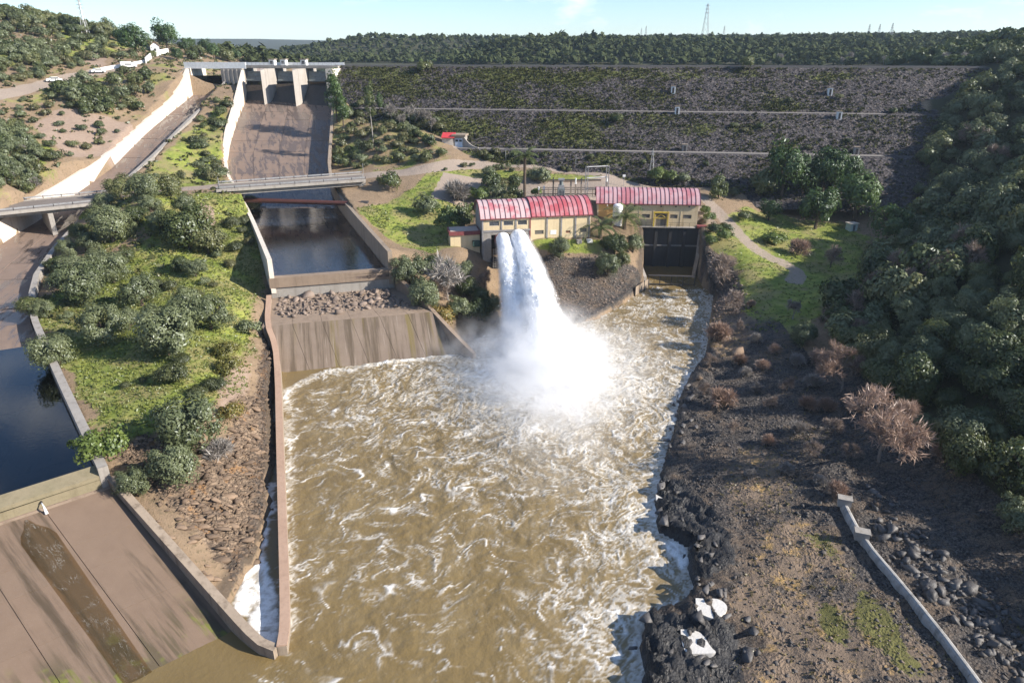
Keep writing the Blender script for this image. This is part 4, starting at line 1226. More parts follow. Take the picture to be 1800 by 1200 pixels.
for a in np.arange(8.4, 22.4, 1.4): m.box((*f2(a, -1.22), 9.95), (.06, .06, 1.05), RA)
for z_ in (9.95, 10.45): m.prism([f2(8.3, -1.25), f2(12.6, -1.25), f2(12.6, -1.19), f2(8.3, -1.19)], z_, z_ + .05); m.prism([f2(16.4, -1.25), f2(22.4, -1.25), f2(22.4, -1.19), f2(16.4, -1.19)], z_, z_ + .05)
m.build('handrail', M_darksteel, tr)
lw = np.array([(*f2(8.6, -.6), -2, 6.6), (*P(1118, 437, 5.4)[:2], -2, 5.2), (*P(1137, 487, .9)[:2], -2, 1.0)])
tl = empty('tailrace_side_wall', (*lw[1][:2], 0), 'sloping concrete side wall on the left of the tailrace pool', 'wall')
MB().wall(resample(lw, 1.2), .7, -1).build('wall_body', M_grey, tl)
rw_ = np.array([(*f2(23.4, -.4), -2, 9.2), (*P(1222, 455, 4.2)[:2], -2, 4.4), (*P(1216, 482, .8)[:2], -2, 1.1)])
tl = empty('tailrace_side_wall', (*rw_[1][:2], 0), 'tall mossy side wall closing the tailrace pool on the right', 'wall')
MB().wall(resample(rw_, 1.2), .8, 1).build('wall_body', M_sillwall, tl)
MB().box((*f2(24.0, -.2), 9.5), (2.2, 1.6, .5), RA).build('landing_slab', M_maroon, tl)
fr0, fr1 = np.array(P(1139, 501, 0)), np.array(P(1220, 503, 0))
sc_ = empty('tailrace_screen', tuple((fr0 + fr1) / 2), 'dark steel screen frame standing across the tailrace outlet', 'frame')
for k in range(9):
    p = fr0 + (fr1 - fr0) * k / 8
    MB().box((p[0], p[1], .75), (.16 if k % 2 == 0 else .07,) * 2 + (3.0,)).build('post', M_darksteel, sc_)
for z_ in (.35, 2.1):
    a, b = fr0.copy(), fr1.copy(); a[2] = b[2] = z_
    MB().tube([a, b], .08, 6).build('rail', M_darksteel, sc_)
a, b = fr0.copy(), fr1.copy(); a[2] = b[2] = 2.4; a[1] -= .5; b[1] -= .5
MB().prism([(a[0], a[1]), (b[0], b[1]), (b[0], b[1] + .9), (a[0], a[1] + .9)], 2.2, 2.28).build('walkway', M_darksteel, sc_)
gt = empty('sluice_gate', P(1127, 515, 0), 'short brown gate panel between posts beside the tailrace screen', 'gate')
ga0, ga1 = np.array(P(1116, 520, 0)), np.array(P(1139, 505, 0))
for k in range(3):
    p, q = ga0 + (ga1 - ga0) * (k / 3 + .02), ga0 + (ga1 - ga0) * ((k + 1) / 3 - .02)
    MB().prism([(p[0], p[1]), (q[0], q[1]), (q[0], q[1] + .12), (p[0], p[1] + .12)], -.6, 1.9).build('panel', M_sillwall, gt)
for k in range(4):
    p = ga0 + (ga1 - ga0) * k / 3
    MB().box((p[0], p[1], .7), (.18, .18, 2.9)).build('post', M_darksteel, gt)

# ------------------------------------------------------------------ dam
Sx = np.arange(0, DAM_L + .5, .75)
Dx = np.concatenate([np.array([-40, -25, -12, -6]), np.arange(-4.2, 61, .62)])
SX, DX = np.meshgrid(Sx, Dx)
XX = D0[0] + DU[0] * SX + DN[0] * DX
YY = D0[1] + DU[1] * SX + DN[1] * DX
ZZ = np.interp(DX, [p[0] for p in PROF], [p[1] for p in PROF])
onslope = ((DX > 1.2) & ~((DX > 20.0) & (DX < 24.4)) & ~((DX > 38.8) & (DX < 43.2))).astype(float)
ZZ = ZZ + onslope * (fbm(XX, YY, 1.6, 3, 51, .6) * .38 + fbm(XX, YY, 9, 2, 12) * .3)
shp = SX.shape
ii = np.arange(shp[0] * shp[1]).reshape(shp)
Fd = np.stack([ii[:-1, :-1], ii[1:, :-1], ii[1:, 1:], ii[:-1, 1:]], -1).reshape(-1, 4)
pv = fbm(SX, DX * 2.2, 26, 4, 71)
scrub = np.clip(.42 - .35 * ss(60, 190, SX) + .9 * pv + .35 * np.exp(-((DX - 4.5) / 2.5) ** 2) + .3 * np.exp(-((DX - 31) / 4.0) ** 2) * (SX < 130), 0, 1) * onslope
n = NT('dam_rockfill')
cv = n.sep(n.attr('cover'))
v1 = n.voro(1.35, out='Color')
rock = n.mix(n.sep(v1)[0], (.050, .044, .046), (.135, .12, .12))
rock = n.mix(n.step(n.voro(1.35, feature='DISTANCE_TO_EDGE'), .1, .0), rock, (.035, .032, .034))
rock = n.mix(n.step(n.noise(.9, 6, .7), .55, .66), rock, (.10, .075, .055))
gr = n.mix(n.noise(1.2, 6, .7), (.045, .06, .018), (.16, .165, .05))
col = n.mix(n.step(n.math('ADD', cv[0], n.math('MULTIPLY', n.math('SUBTRACT', n.noise(1.1, 6, .7), .5), 1.5)), .46, .62), rock, gr)
hg = n.math('ADD', n.math('MULTIPLY', n.voro(1.35), .8), n.noise(2.4, 5, .7))
M_dam = n.done(n.bsdf(col, .9, n.bump(hg, 1.0, .6), spec=.2))
dam = empty('embankment_dam', tuple((D0 + D1) / 2) + (CREST_Z,), 'broad dark rockfill dam with scrub and two pale berm paths across its face', 'dam')
_ctr = np.stack([XX.ravel()[Fd].mean(1), YY.ravel()[Fd].mean(1)], -1)
_pl = strip_poly(CH_R, CH_L)
def off_chute(x, y): return ~inside(_pl, x, y) & (dist_line(_pl, x, y, True) > .5) & (x > np.interp(y, CH_R[::-1, 1], CH_R[::-1, 0]))
Fd = Fd[off_chute(_ctr[:, 0], _ctr[:, 1])]
np_mesh('rockfill_face', np.stack([XX, YY, ZZ], -1).reshape(-1, 3), Fd, M_dam, dam, smooth=True,
        cols={'cover': np.stack([scrub, pv * 0, pv * 0, pv * 0 + 1], -1).reshape(-1, 4)})
def dpt(s, d): return (D0[0] + DU[0] * s + DN[0] * d, D0[1] + DU[1] * s + DN[1] * d)
M_path = concrete('pale_berm_gravel', (.16, .145, .13), (.24, .215, .195), .1, (.16, .14, .12))
for d0, d1, z_, s0_, s1_ in ((20.9, 23.2, 30.36, 16, 171), (39.7, 42.2, 21.2, 40, 166)):
    mb = MB()
    for s in np.arange(s0_, s1_, 5.0):
        e = min(s + 5.0, s1_)
        mb.hexa([(*dpt(s, d0), z_ - .3), (*dpt(s, d1), z_ - .3), (*dpt(e, d1), z_ - .3), (*dpt(e, d0), z_ - .3)], [(*dpt(s, d0), z_ + .1), (*dpt(s, d1), z_ + .06), (*dpt(e, d1), z_ + .06), (*dpt(e, d0), z_ + .1)])
    mb.build('berm_path', M_path, dam)
MB().prism([dpt(0, .35), dpt(DAM_L, .35), dpt(DAM_L, -4.0), dpt(0, -4.0)], CREST_Z - .2, CREST_Z + .06).build('crest_road', M_asphalt, dam)
MB().prism([dpt(0, .6), dpt(DAM_L - 10, .6), dpt(DAM_L - 10, .3), dpt(0, .3)], CREST_Z - .3, CREST_Z + .42).build('parapet', M_path, dam)
MB().prism([dpt(0, -4.0), dpt(DAM_L, -4.0), dpt(DAM_L, -4.25), dpt(0, -4.25)], CREST_Z - .3, CREST_Z + .5).build('parapet', M_path, dam)
for k, (px, py, lab) in enumerate([(1183, 163, 'pale instrument hut highest on the dam face'), (1190, 199, 'pale instrument hut on the upper berm, below the highest hut'), (1203, 266, 'grey instrument box by the lower berm path near the lattice pylon'),
                                   (1458, 166, 'dark instrument hut high on the right part of the dam face'), (1474, 208, 'pale instrument hut on the upper berm at the right part of the dam'), (1504, 271, 'grey instrument box by the right end of the lower berm path')]):
    p = G(px, py)
    hut = empty('instrument_hut', tuple(p), lab, 'hut', 'instrument huts on the dam face')
    rz = math.atan2(DU[1], DU[0])
    MB().box((p[0], p[1], p[2] + .7), (1.3, 1.2, 2.2), rz).build('hut_body', M_grey if 'grey' in lab else M_white, hut)
    MB().box((p[0], p[1], p[2] + 1.88), (1.6, 1.5, .14), rz).build('hut_roof', M_sillwall, hut)
    d = p[:2] + DN * .63
    MB().box((d[0], d[1], p[2] + .65), (.6, .06, 1.6), rz).build('door', M_darksteel, hut)

# ------------------------------------------------------------------ small buildings
p = G(806, 259)
vh = empty('gallery_portal', tuple(p), 'grey concrete portal with a pale blue double door at the dam foot', 'building')
rz = math.atan2(DU[1], DU[0])
fv = frame_uv(p[:2] - DU * 1.6, rz)
MB().prism([fv(0, 0), fv(3.4, 0), fv(3.4, 4), fv(0, 4)], p[2] - .8, p[2] + 3.0).build('wall', M_grey, vh)
MB().prism([fv(-.35, -.4), fv(3.75, -.4), fv(3.75, 4.3), fv(-.35, 4.3)], p[2] + 3.003, p[2] + 3.5).build('cornice', M_sillwall, vh)
M_door = paint('pale_blue_door_paint', (.50, .58, .68), (.42, .5, .6))
for k in (0, 1):
    dr_ = MB().prism([fv(.62 + k * 1.1, -.09), fv(1.68 + k * 1.1, -.09), fv(1.68 + k * 1.1, -.003), fv(.62 + k * 1.1, -.003)], p[2] - .1, p[2] + 2.4).build('door', M_door, vh)
    MB().prism([fv(.76 + k * 1.1, -.13), fv(1.54 + k * 1.1, -.13), fv(1.54 + k * 1.1, -.092), fv(.76 + k * 1.1, -.092)], p[2] + 1.55, p[2] + 2.15).build('pane', M_win, dr_)
cw = [(*fv(3.4 + 4.2 * t, -.2 - 1.4 * t), p[2] - 1.2, p[2] + 2.4 * (1 - t) ** 2.2 + .3) for t in np.linspace(0, 1, 9)]
MB().wall(cw, .35, 1).build('wing_wall', M_grey, vh)
p = G(788, 252)
hh = empty('red_roofed_hut', tuple(p), 'small hut with a bright red roof left of the portal door', 'hut')
MB().box((p[0], p[1], p[2] + .6), (3.2, 2.4, 2.4), -.1).build('wall', M_pale, hh)
fh = frame_uv(np.array((p[0] - 1.9, p[1] - 1.5)), -.1)
vs = [(*fh(0, 0), p[2] + 1.75), (*fh(3.8, 0), p[2] + 1.75), (*fh(3.8, 3.0), p[2] + 2.9), (*fh(0, 3.0), p[2] + 2.9)]
MB().hexa([(a, b, c_ - .15) for a, b, c_ in vs], vs).build('roof', paint('bright_red_roof', (.55, .05, .06), (.45, .05, .05)), hh)
p = G(1496, 404)
hh = empty('pump_hut', tuple(p), 'tiny pale green hut with a flat roof at the edge of the right meadow', 'hut')
MB().box((p[0], p[1], p[2] + .6), (2.0, 1.7, 2.0), .25).build('wall', paint('pale_green_render', (.48, .56, .52), (.4, .46, .42)), hh)
MB().box((p[0], p[1], p[2] + 1.68), (2.4, 2.1, .16), .25).build('roof', M_pale, hh)
d = np.array(p[:2]) + np.array((.22, -.83))
MB().box((d[0], d[1], p[2] + .55), (.6, .08, 1.5), .25).build('door', M_gate, hh)
p = G(272, 93)
wh = empty('white_house', tuple(p), 'small white gabled house between the pines above the spillway', 'house')
fw = frame_uv(p[:2] - np.array((1.4, 0)), .5)
MB().prism([fw(0, 0), fw(3.2, 0), fw(3.2, 5), fw(0, 5)], p[2] - 1, p[2] + 2.6).build('wall', M_white, wh)
MB().add([(*fw(0, 0), p[2] + 2.6), (*fw(3.2, 0), p[2] + 2.6), (*fw(1.6, 0), p[2] + 3.9), (*fw(0, 5), p[2] + 2.6), (*fw(3.2, 5), p[2] + 2.6), (*fw(1.6, 5), p[2] + 3.9)], [(0, 1, 2), (3, 5, 4), (0, 2, 5, 3), (1, 4, 5, 2), (0, 3, 4, 1)]).build('gable', M_white, wh)
for s in (0, 1):
    e0_, e1_ = (fw(-.3, -.3), fw(-.3, 5.3)) if s == 0 else (fw(3.5, -.3), fw(3.5, 5.3))
    r0_, r1_ = fw(1.6, -.3), fw(1.6, 5.3)
    top = [(*e0_, p[2] + 2.5), (*r0_, p[2] + 4.02), (*r1_, p[2] + 4.02), (*e1_, p[2] + 2.5)]
    MB().hexa([(a, b, c_ - .1) for a, b, c_ in top], top).build('roof', paint('terracotta_roof', (.30, .12, .07), (.24, .10, .06)), wh)
MB().prism([fw(1.1, -.06), fw(2.1, -.06), fw(2.1, -.003), fw(1.1, -.003)], p[2] + .3, p[2] + 1.6).build('window', M_win, wh)
# white boundary walls along the left road
wl_pts = [G(*q) for q in [(178, 125), (205, 120), (235, 115), (257, 111)]]
wq = empty('boundary_wall', tuple(wl_pts[1]), 'low white wall along the road climbing to the spillway', 'wall')
MB().wall(resample(np.array([(a[0], a[1], a[2] - .5, a[2] + 1.0) for a in wl_pts]), 2), .3, 1).build('wall_body', M_white, wq)
wl_pts = [G(*q) for q in [(258, 112), (266, 104), (278, 98), (297, 94)]]
wq = empty('boundary_wall', tuple(wl_pts[1]), 'taller white wall rising below the small white house', 'wall')
MB().wall(resample(np.array([(a[0], a[1], a[2] - .5, a[2] + 1.9) for a in wl_pts]), 2), .3, 1).build('wall_body', M_white, wq)
# stepped brown wing wall left of the channel portal
a = np.array([(-112.5, 250.5, 34, 41.0), (-114.5, 243, 32, 38.5), (-113.5, 236, 30, 34.5)])
wq = empty('retaining_wall', (-113, 244, 34), 'brown retaining wall stepping down beside the left channel portal', 'wall')
MB().wall(resample(a, 1.5), .8, 1).build('wall_body', M_brown, wq)

def car(px, py, yaw, label, mat, length=4.3, tall=1.5, van=False):
    p = G(px, py)
    root = empty('parked_car' if not van else 'parked_van', tuple(p), label, 'van' if van else 'car')
    fcar = frame_uv(p[:2] - np.array((math.cos(yaw), math.sin(yaw))) * length / 2, yaw)
    z_ = p[2] + .05
    side = [(0, .35), (0, .85), (.25, 1.0), (.9, 1.05), (1.5, tall), (3.0, tall), (3.7, 1.0), (length, .85), (length, .35)] if not van else [(0, .4), (0, 1.9), (.2, 2.0), (3.1, 2.0), (3.7, 1.2), (length, 1.05), (length, .4)]
    vs = [(*fcar(a_, -.85), z_ + b_) for a_, b_ in side] + [(*fcar(a_, .85), z_ + b_) for a_, b_ in side]
    k = len(side)
    fs = [tuple(range(k)), tuple(range(2 * k - 1, k - 1, -1))] + [(i, (i + 1) % k, k + (i + 1) % k, k + i) for i in range(k)]
    MB().add(vs, fs).build('body', mat, root)
    for sd in (-.87, .87):
        MB().prism([fcar(1.2, sd - .02), fcar(3.2, sd - .02), fcar(3.2, sd + .02), fcar(1.2, sd + .02)], z_ + .98, z_ + 1.35).build('window', M_win, root)
        for a_ in (.8, length - .85):
            MB().tube([(*fcar(a_, sd - .1), z_ + .3), (*fcar(a_, sd + .1), z_ + .3)], .32, 12).build('wheel', M_rubber, root)
car(172, 129, .9, 'white car parked at the start of the low white road wall', M_white)
car(96, 145, .7, 'white car half hidden by bushes lower on the left road', M_white)
car(227, 120, .6, 'white van parked against the middle of the low white road wall', M_white, 4.8, 2.0, True)

# ------------------------------------------------------------------ masts, pylons, switchyard
def pylon(p, h, label, base=None, mat=M_steel, arms=3, group='lattice pylons', th=.06, span=.22):
    p = np.array(p, float)
    root = empty('lattice_pylon', tuple(p), label, 'pylon', group)
    b = base or h * .09
    m = MB()
    lv = [0, .2, .38, .54, .68, .8, .9, 1.0]
    def w_(t): return b * (1 - t) ** 1.0 + h * .012
    cs = [(-1, -1), (1, -1), (1, 1), (-1, 1)]
    for sx, sy in cs:
        m.tube([(p[0] + sx * w_(t), p[1] + sy * w_(t), p[2] - .3 + h * t) for t in lv], th, 4)
    for i in range(len(lv) - 1):
        for k in range(4):
            a_, b_ = cs[k], cs[(k + 1) % 4]
            t0, t1 = lv[i], lv[i + 1]
            A_ = (p[0] + a_[0] * w_(t0), p[1] + a_[1] * w_(t0), p[2] + h * t0)
            B_ = (p[0] + b_[0] * w_(t1), p[1] + b_[1] * w_(t1), p[2] + h * t1)
            m.tube([A_, B_], th * .6, 3)
    m.build('lattice_mast', mat, root)
    for k in range(arms):
        z_ = p[2] + h * (.74 + .1 * k)
        L = h * span * (.5 if arms > 1 else .6)
        MB().tube([(p[0] - L, p[1], z_), (p[0], p[1], z_ + h * .015), (p[0] + L, p[1], z_)], [th * .5, th * 1.6, th * .5], 4).build('cross_arm', mat, root)
    return root
pylon(G(1145, 304), 6.4, 'grey lattice pylon at the dam foot behind the powerhouse', th=.05, base=.5, arms=2, group=None)
pylon(G(151, 60), 12.5, 'lattice pylon on the skyline of the left hill', th=.09, base=.9)
for px, pb_, pt, t, lab in ((1239, 64, 8, 640, 'tallest lattice pylon on the far skyline'), (1135, 63, 46, 760, 'short far pylon, right one of the pair left of the tallest pylon'), (1127, 63, 50, 800, 'faint far pylon, left one of the pair left of the tallest pylon'), (1272, 65, 46, 780, 'short far pylon just right of the tallest pylon'),
                            (1525, 68, 43, 640, 'leftmost of the three thin masts on the right skyline'), (1543, 68, 43, 640, 'middle one of the three thin masts on the right skyline'), (1565, 68, 41, 620, 'rightmost of the three thin masts on the right skyline')):
    p = np.array(at_t(px, pb_, t)); q = np.array(at_t(px, pt, t))
    pylon((p[0], p[1], p[2] - 3), q[2] - p[2] + 3, lab, th=.16 if pt < 20 else .12, arms=3 if pt < 20 else 2, span=.16)
# switchyard
yz = 14.05
def sy(px, py): return np.array(P(px, py, yz))
SYG = 'switchyard posts behind the buildings'
for px, py, hgt, lab in ((972, 346, 4.6, 'thick dark post at the left of the switchyard, left of the transformer'), (1003, 347, 4.0, 'dark switchyard post just right of the transformer'), (1011, 347, 4.6, 'pale topped switchyard post, second right of the transformer'),
                         (1021, 347, 4.6, 'dark switchyard post left of the lattice gantry'), (1066, 334, 3.0, 'short switchyard post behind the powerhouse roof'), (956, 346, 2.6, 'low switchyard post near the left fence'), (947, 346, 2.4, 'leftmost low switchyard post')):
    p = sy(px, py)
    r_ = empty('switchyard_post', tuple(p), lab, 'post', SYG)
    MB().box((p[0], p[1], yz + hgt * .35), (.3, .3, hgt * .7)).build('post', M_sillwall, r_)
    MB().tube([(p[0], p[1], yz + hgt * (.7 + .03 * k)) for k in range(11)], [.12 if k % 2 else .22 for k in range(11)], 8).build('insulator', M_darksteel if 'dark' in lab else M_white, r_)
p = sy(986, 347)
tfm = empty('transformer', tuple(p), 'grey stacked transformer standing in the middle of the switchyard', 'transformer')
MB().box((p[0], p[1], yz + 1.1), (1.7, 1.4, 2.2)).build('tank', M_gate, tfm)
MB().box((p[0], p[1], yz + 2.6), (1.3, 1.1, .8)).build('housing', M_steel, tfm)
MB().tube([(p[0], p[1], yz + 3.0), (p[0], p[1], yz + 4.1)], .45, 12).build('conservator', M_gate, tfm)
MB().box((p[0], p[1], yz + 4.3), (1.5, 1.1, .4)).build('top_plate', M_steel, tfm)
for k in range(5): MB().box((p[0] - .7 + .35 * k, p[1] - .8, yz + 1.0), (.12, .2, 1.6)).build('radiator_fin', M_steel, tfm)
p0, p1 = sy(1030, 345), sy(1066, 343)
gant = empty('switchyard_gantry', tuple((p0 + p1) / 2), 'lattice gantry with two levels of beams left of the powerhouse roof', 'gantry')
for p in (p0, p1):
    m = MB()
    for sx in (-.3, .3):
        for syy in (-.3, .3): m.box((p[0] + sx, p[1] + syy, yz + 3.6), (.08, .08, 7.2))
    for k in range(12):
        s_ = -1 if k % 2 else 1
        m.tube([(p[0] - .3 * s_, p[1] - .3, yz + k * .6), (p[0] + .3 * s_, p[1] - .3, yz + (k + 1) * .6)], .035, 3)
    m.build('lattice_leg', M_steel, gant)
for z_ in (4.4, 7.0):
    MB().tube([(p0[0], p0[1], yz + z_), (p1[0], p1[1], yz + z_)], .14, 6).build('beam', M_steel, gant)
bz = empty('bus_bars', tuple(sy(1000, 346)), 'rows of low horizontal rails and pipes across the switchyard', 'rails')
for py, z_ in ((336, .9), (341, 1.1), (346, .7)):
    a, b = sy(944, py), sy(1048, py)
    MB().tube([(a[0], a[1], yz + z_), (b[0], b[1], yz + z_)], .09, 6).build('rail', M_darksteel, bz)
    for k in range(8):
        c = a + (b - a) * (k + .5) / 8
        MB().box((c[0], c[1], yz + z_ / 2), (.14, .14, z_)).build('support', M_sillwall, bz)
a, b = sy(944, 327), sy(1056, 327)
wq = empty('retaining_wall', tuple((a + b) / 2), 'low brown wall along the back of the switchyard', 'wall')
MB().wall([(a[0], a[1], yz - .6, yz + 1.5), (b[0], b[1], yz - .6, yz + 1.5)], .35, 1).build('wall_body', M_brown, wq)
MB().wall([(a[0], a[1] - .05, yz + 1.503, yz + 1.65), (b[0], b[1] - .05, yz + 1.503, yz + 1.65)], .45, 1).build('coping', M_dark, wq)
for px, py, h_, lab in ((386, 333, 2.8, 'thin grey post at the left end of the central road bridge'), (639, 309, 3.2, 'thin grey post at the right end of the central road bridge'), (1096, 327, 2.6, 'white box sign on a post beyond the powerhouse roof'), (1012, 291, 3.0, 'thin post beside the road above the switchyard'),
                        (889, 281, 2.6, 'thin white post where the valve track meets the road'), (638, 320, 2.0, 'short post beside the bridge end')):
    p = G(px, py)
    r_ = empty('roadside_post', tuple(p), lab, 'post', 'thin posts along the road')
    MB().tube([(p[0], p[1], p[2] - .2), (p[0], p[1], p[2] + h_)], .06, 6).build('post', M_steel, r_)
    if 'sign' in lab: MB().box((p[0], p[1], p[2] + h_), (.7, .1, .6)).build('sign_plate', M_white, r_)

# ------------------------------------------------------------------ concrete pipe on the right shore
pq = [G(1482, 893), G(1512, 952), G(1570, 1020), G(1640, 1105), G(1700, 1185), G(1760, 1270)]
ppc = smooth_line(np.array(pq), 1)
cp_ = empty('concrete_pipe', tuple(pq[1]), 'long pale concrete encased pipe running down the right shore', 'pipe')
rr_ = .58
npts = 9
cs = [(-.33, -.6), (-.33, .0)] + [(-.32 * math.cos(t), .04 + .36 * math.sin(t)) for t in np.linspace(.1, math.pi - .1, 6)] + [(.33, .0), (.33, -.6)]
M_pipec = concrete('pale_streaked_concrete', (.22, .21, .20), (.44, .425, .40), .55, (.06, .055, .05))
line = resample(ppc, 3.2)
for i in range(len(line) - 1):
    a, b = line[i].copy(), line[i + 1].copy()
    d = (b - a)[:2] / np.linalg.norm((b - a)[:2])
    nn = np.array((d[1], -d[0]))
    g_ = (b - a) * .006
    vs = []
    for q in (a + g_, b - g_):
        for (o, z_) in cs: vs.append((q[0] + nn[0] * o, q[1] + nn[1] * o, q[2] + z_ + .35))
    k = len(cs)
    fs = [tuple(range(k)), tuple(range(2 * k - 1, k - 1, -1))] + [(j, (j + 1) % k, k + (j + 1) % k, k + j) for j in range(k)]
    MB().add(vs, fs).build('pipe_segment', M_pipec, cp_)
for q, tz in ((pq[0], .2), (pq[1], .35)):
    MB().box((q[0], q[1], q[2] + .75), (1.25, .8, .8), -.35).build('inspection_block', M_grey, cp_)
    MB().box((q[0], q[1], q[2] + 1.27), (1.4, .95, .14), -.35).build('block_lid', M_grey, cp_)
# ------------------------------------------------------------------ river
wx = axis([(-48, -38, .4), (-38, 44, .17), (44, 50, .4)])
wy = axis([(16, 37, .7), (37, 112, .17), (112, 168, .36)])
WX, WY = np.meshgrid(wx, wy)
J1a, J1b = np.array((-1.9, 139.0, 10.6)), np.array((1.6, 101.5, -1.2))
J2a, J2b = np.array((1.3, 139.6, 10.8)), np.array((7.0, 91.0, -1.6))
ds = np.hypot((WX - 4.6) / 1.0, (WY - 97) / 1.15)
foam = .17 + .02 * ss(75, 35, WY) + .85 * np.exp(-(ds / 12.5) ** 2) + .33 * np.exp(-(ds / 33.0) ** 2)
foam += .10 * fbm(WX, WY, 9, 3, 14)
Pw = lambda l: [P(a, b, 0)[:2] for a, b in l]
d = dist_line(Pw([(500, 700), (512, 682), (560, 657), (640, 643), (720, 632), (790, 624), (820, 612)]), WX, WY)
foam += .55 * np.exp(-(d / 1.0) ** 2)
d = dist_line(Pw([(503, 690), (508, 740), (506, 800), (502, 900), (503, 1000), (505, 1100)]), WX, WY)
foam += .42 * np.exp(-(d / .9) ** 2) * (.6 + .8 * np.clip(fbm(WX, WY, 3, 2, 3) + .3, 0, 1))
calm = region_w = None
def reg_w(pts, soft=.8, wob=.8):
    poly = Pw(pts)
    dd = dist_line(poly, WX, WY, closed=True)
    dd = np.where(inside(poly, WX, WY), dd, -dd) + fbm(WX, WY, 2.5, 3, 77) * wob
    return ss(-soft, soft, dd)
calm = reg_w([(500, 640), (800, 605), (800, 622), (720, 628), (640, 638), (560, 651), (500, 680)], .6, .5)
calm = np.maximum(calm, reg_w([(478, 1133), (390, 1090), (180, 1190), (240, 1300), (420, 1210), (475, 1155)], 1.0, 1.2))
calm = np.maximum(calm, reg_w([(1120, 440), (1230, 440), (1222, 492), (1132, 490)], .5, .3))
calm = np.maximum(calm, reg_w([(466, 640), (488, 640), (490, 840), (474, 850)], .5, .4))
calm = np.maximum(calm, .8 * reg_w([(485, 905), (492, 905), (493, 1010), (462, 1035), (472, 960)], .5, .6))
foam = np.clip(foam, 0, 1.2) * (1 - calm)
thick = reg_w([(462, 850), (488, 845), (486, 900), (474, 935), (468, 985), (486, 1000), (492, 1130), (470, 1135), (430, 1095), (405, 1060), (424, 1020), (448, 985), (458, 930)], .5, .7) * (1 - .8 * reg_w([(478, 905), (496, 905), (496, 1040), (474, 1010)], .5, .7))
thick = np.maximum(thick, reg_w([(1150, 925), (1168, 940), (1214, 962), (1212, 1015), (1190, 1000), (1160, 955)], .5, .6))
thick = np.maximum(thick, reg_w([(1220, 1050), (1270, 1050), (1290, 1080), (1260, 1095), (1220, 1085)], .3, .2))
thick = np.maximum(thick, reg_w([(1196, 1105), (1230, 1110), (1240, 1140), (1200, 1148)], .3, .2))
shore = dist_line(px_w([(1256, 520), (1250, 565), (1242, 630), (1216, 660), (1196, 700), (1186, 760), (1166, 820), (1154, 880), (1160, 935), (1214, 962), (1214, 1010), (1222, 1045), (1200, 1072), (1140, 1088), (1130, 1130), (1135, 1200)]), WX, WY)
foam += .42 * np.exp(-(shore / 1.0) ** 2) + .14 * np.exp(-(shore / 4.0) ** 2)
foam += .16 * reg_w([(1130, 508), (1240, 505), (1255, 540), (1200, 570), (1110, 560), (1090, 550)], 2, 1.5)
foam += .22 * reg_w([(1060, 830), (1160, 860), (1205, 1000), (1130, 1100), (1130, 1200), (960, 1200), (1000, 1000)], 4, 3)
turb = np.clip(.25 + .9 * np.exp(-(ds / 30) ** 2), 0, 1) * (1 - .85 * calm)
ZW = turb * (fbm(WX, WY, 3.4, 4, 61, .55) * .30 + np.abs(fbm(WX, WY, 1.6, 3, 62)) * .28) + .08 * fbm(WX, WY, 6, 2, 8) * (1 - calm)
ZW += .5 * np.exp(-(ds / 8) ** 2)
ZW -= .03
# froth drawn out by eddies: each point is traced back through a swirling flow, then the froth pattern is read there
def swirl(x, y, sc, seed, e=.05):
    f = lambda u, v: perlin(u / sc + seed, v / sc - seed)
    return (f(x, y + e * sc) - f(x, y - e * sc)) / (2 * e), -(f(x + e * sc, y) - f(x - e * sc, y)) / (2 * e)
QX, QY = WX.copy(), WY.copy()
for k in range(7):
    for sc, am in ((9.0, .22), (3.4, .10), (1.3, .022)):
        u, v = swirl(QX, QY, sc, sc * 1.7)
        QX, QY = QX - am * u, QY - am * v
    rx, ry = QX - 4.6, QY - 97
    rn = np.hypot(rx, ry) + 4
    QX, QY = QX - .10 * rx / rn, QY - .10 * ry / rn
EX, EY = WX + .35 * perlin(WX / .9, WY / .9) , WY + .35 * perlin(WX / .9 + 7, WY / .9 - 4)
def level(v, w): return 1 / (1 + (v / w) ** 4)   # thin line along the zero level of a noise field
big = fbm(WX, WY, 13, 3, 91) * .6 + fbm(WX, WY, 5, 3, 95) * .5
amt = np.clip(foam + .16 * big * (1 - calm), .02, 1.3)
jx, jy = QX + (EX - WX), QY + (EY - WY)
vA, vB, vC = fbm(jx, jy, 6.5, 3, 31, .42), fbm(jx, jy, 3.0, 3, 37, .45), fbm(jx, jy, 1.25, 3, 43, .5)
gA, gB = fbm(QX, QY, 4.5, 3, 17), fbm(QX, QY, 2.2, 3, 19)
fray = .55 + .75 * np.clip(.5 + fbm(jx, jy, .55, 2, 5), 0, 1)
fr2 = np.clip(.5 + 1.1 * fbm(WX, WY, .9, 3, 27), 0, 1)
thin = .62 + .38 * fr2
lace = .95 * level(vA, (.013 + .022 * amt) * fray) * ss(-.10, .40, gA + .7 * (amt - .2)) * thin
lace = np.maximum(lace, .80 * level(vB, (.020 + .06 * np.clip(amt - .10, 0, 1)) * fray) * ss(-.05, .45, gB + 1.0 * (amt - .25)) * thin)
lace = np.maximum(lace, .62 * level(vC, (.035 + .14 * np.clip(amt - .16, 0, 1)) * fray) * ss(.0, .40, amt - .16 + .30 * gB) * thin)
vD = fbm(EX + .4 * (QX - WX), EY + .4 * (QY - WY), .8, 2, 63, .5)
lace = np.maximum(lace, .42 * level(vD, .10 * np.clip(amt - .10, 0, .6) / .3 + .01) * ss(.1, .6, gA * .6 + gB * .6 + 1.0 * (amt - .12)))
lace = np.maximum(lace, .85 * ss(.80, 1.1, gB * 1.0 + .6 * fbm(jx, jy, .9, 3, 3) + .35 * (amt - .2)))
solid = ss(.45, .95, np.maximum(amt - .25, thick * .85) + .5 * fbm(QX, QY, .9, 4, 55))
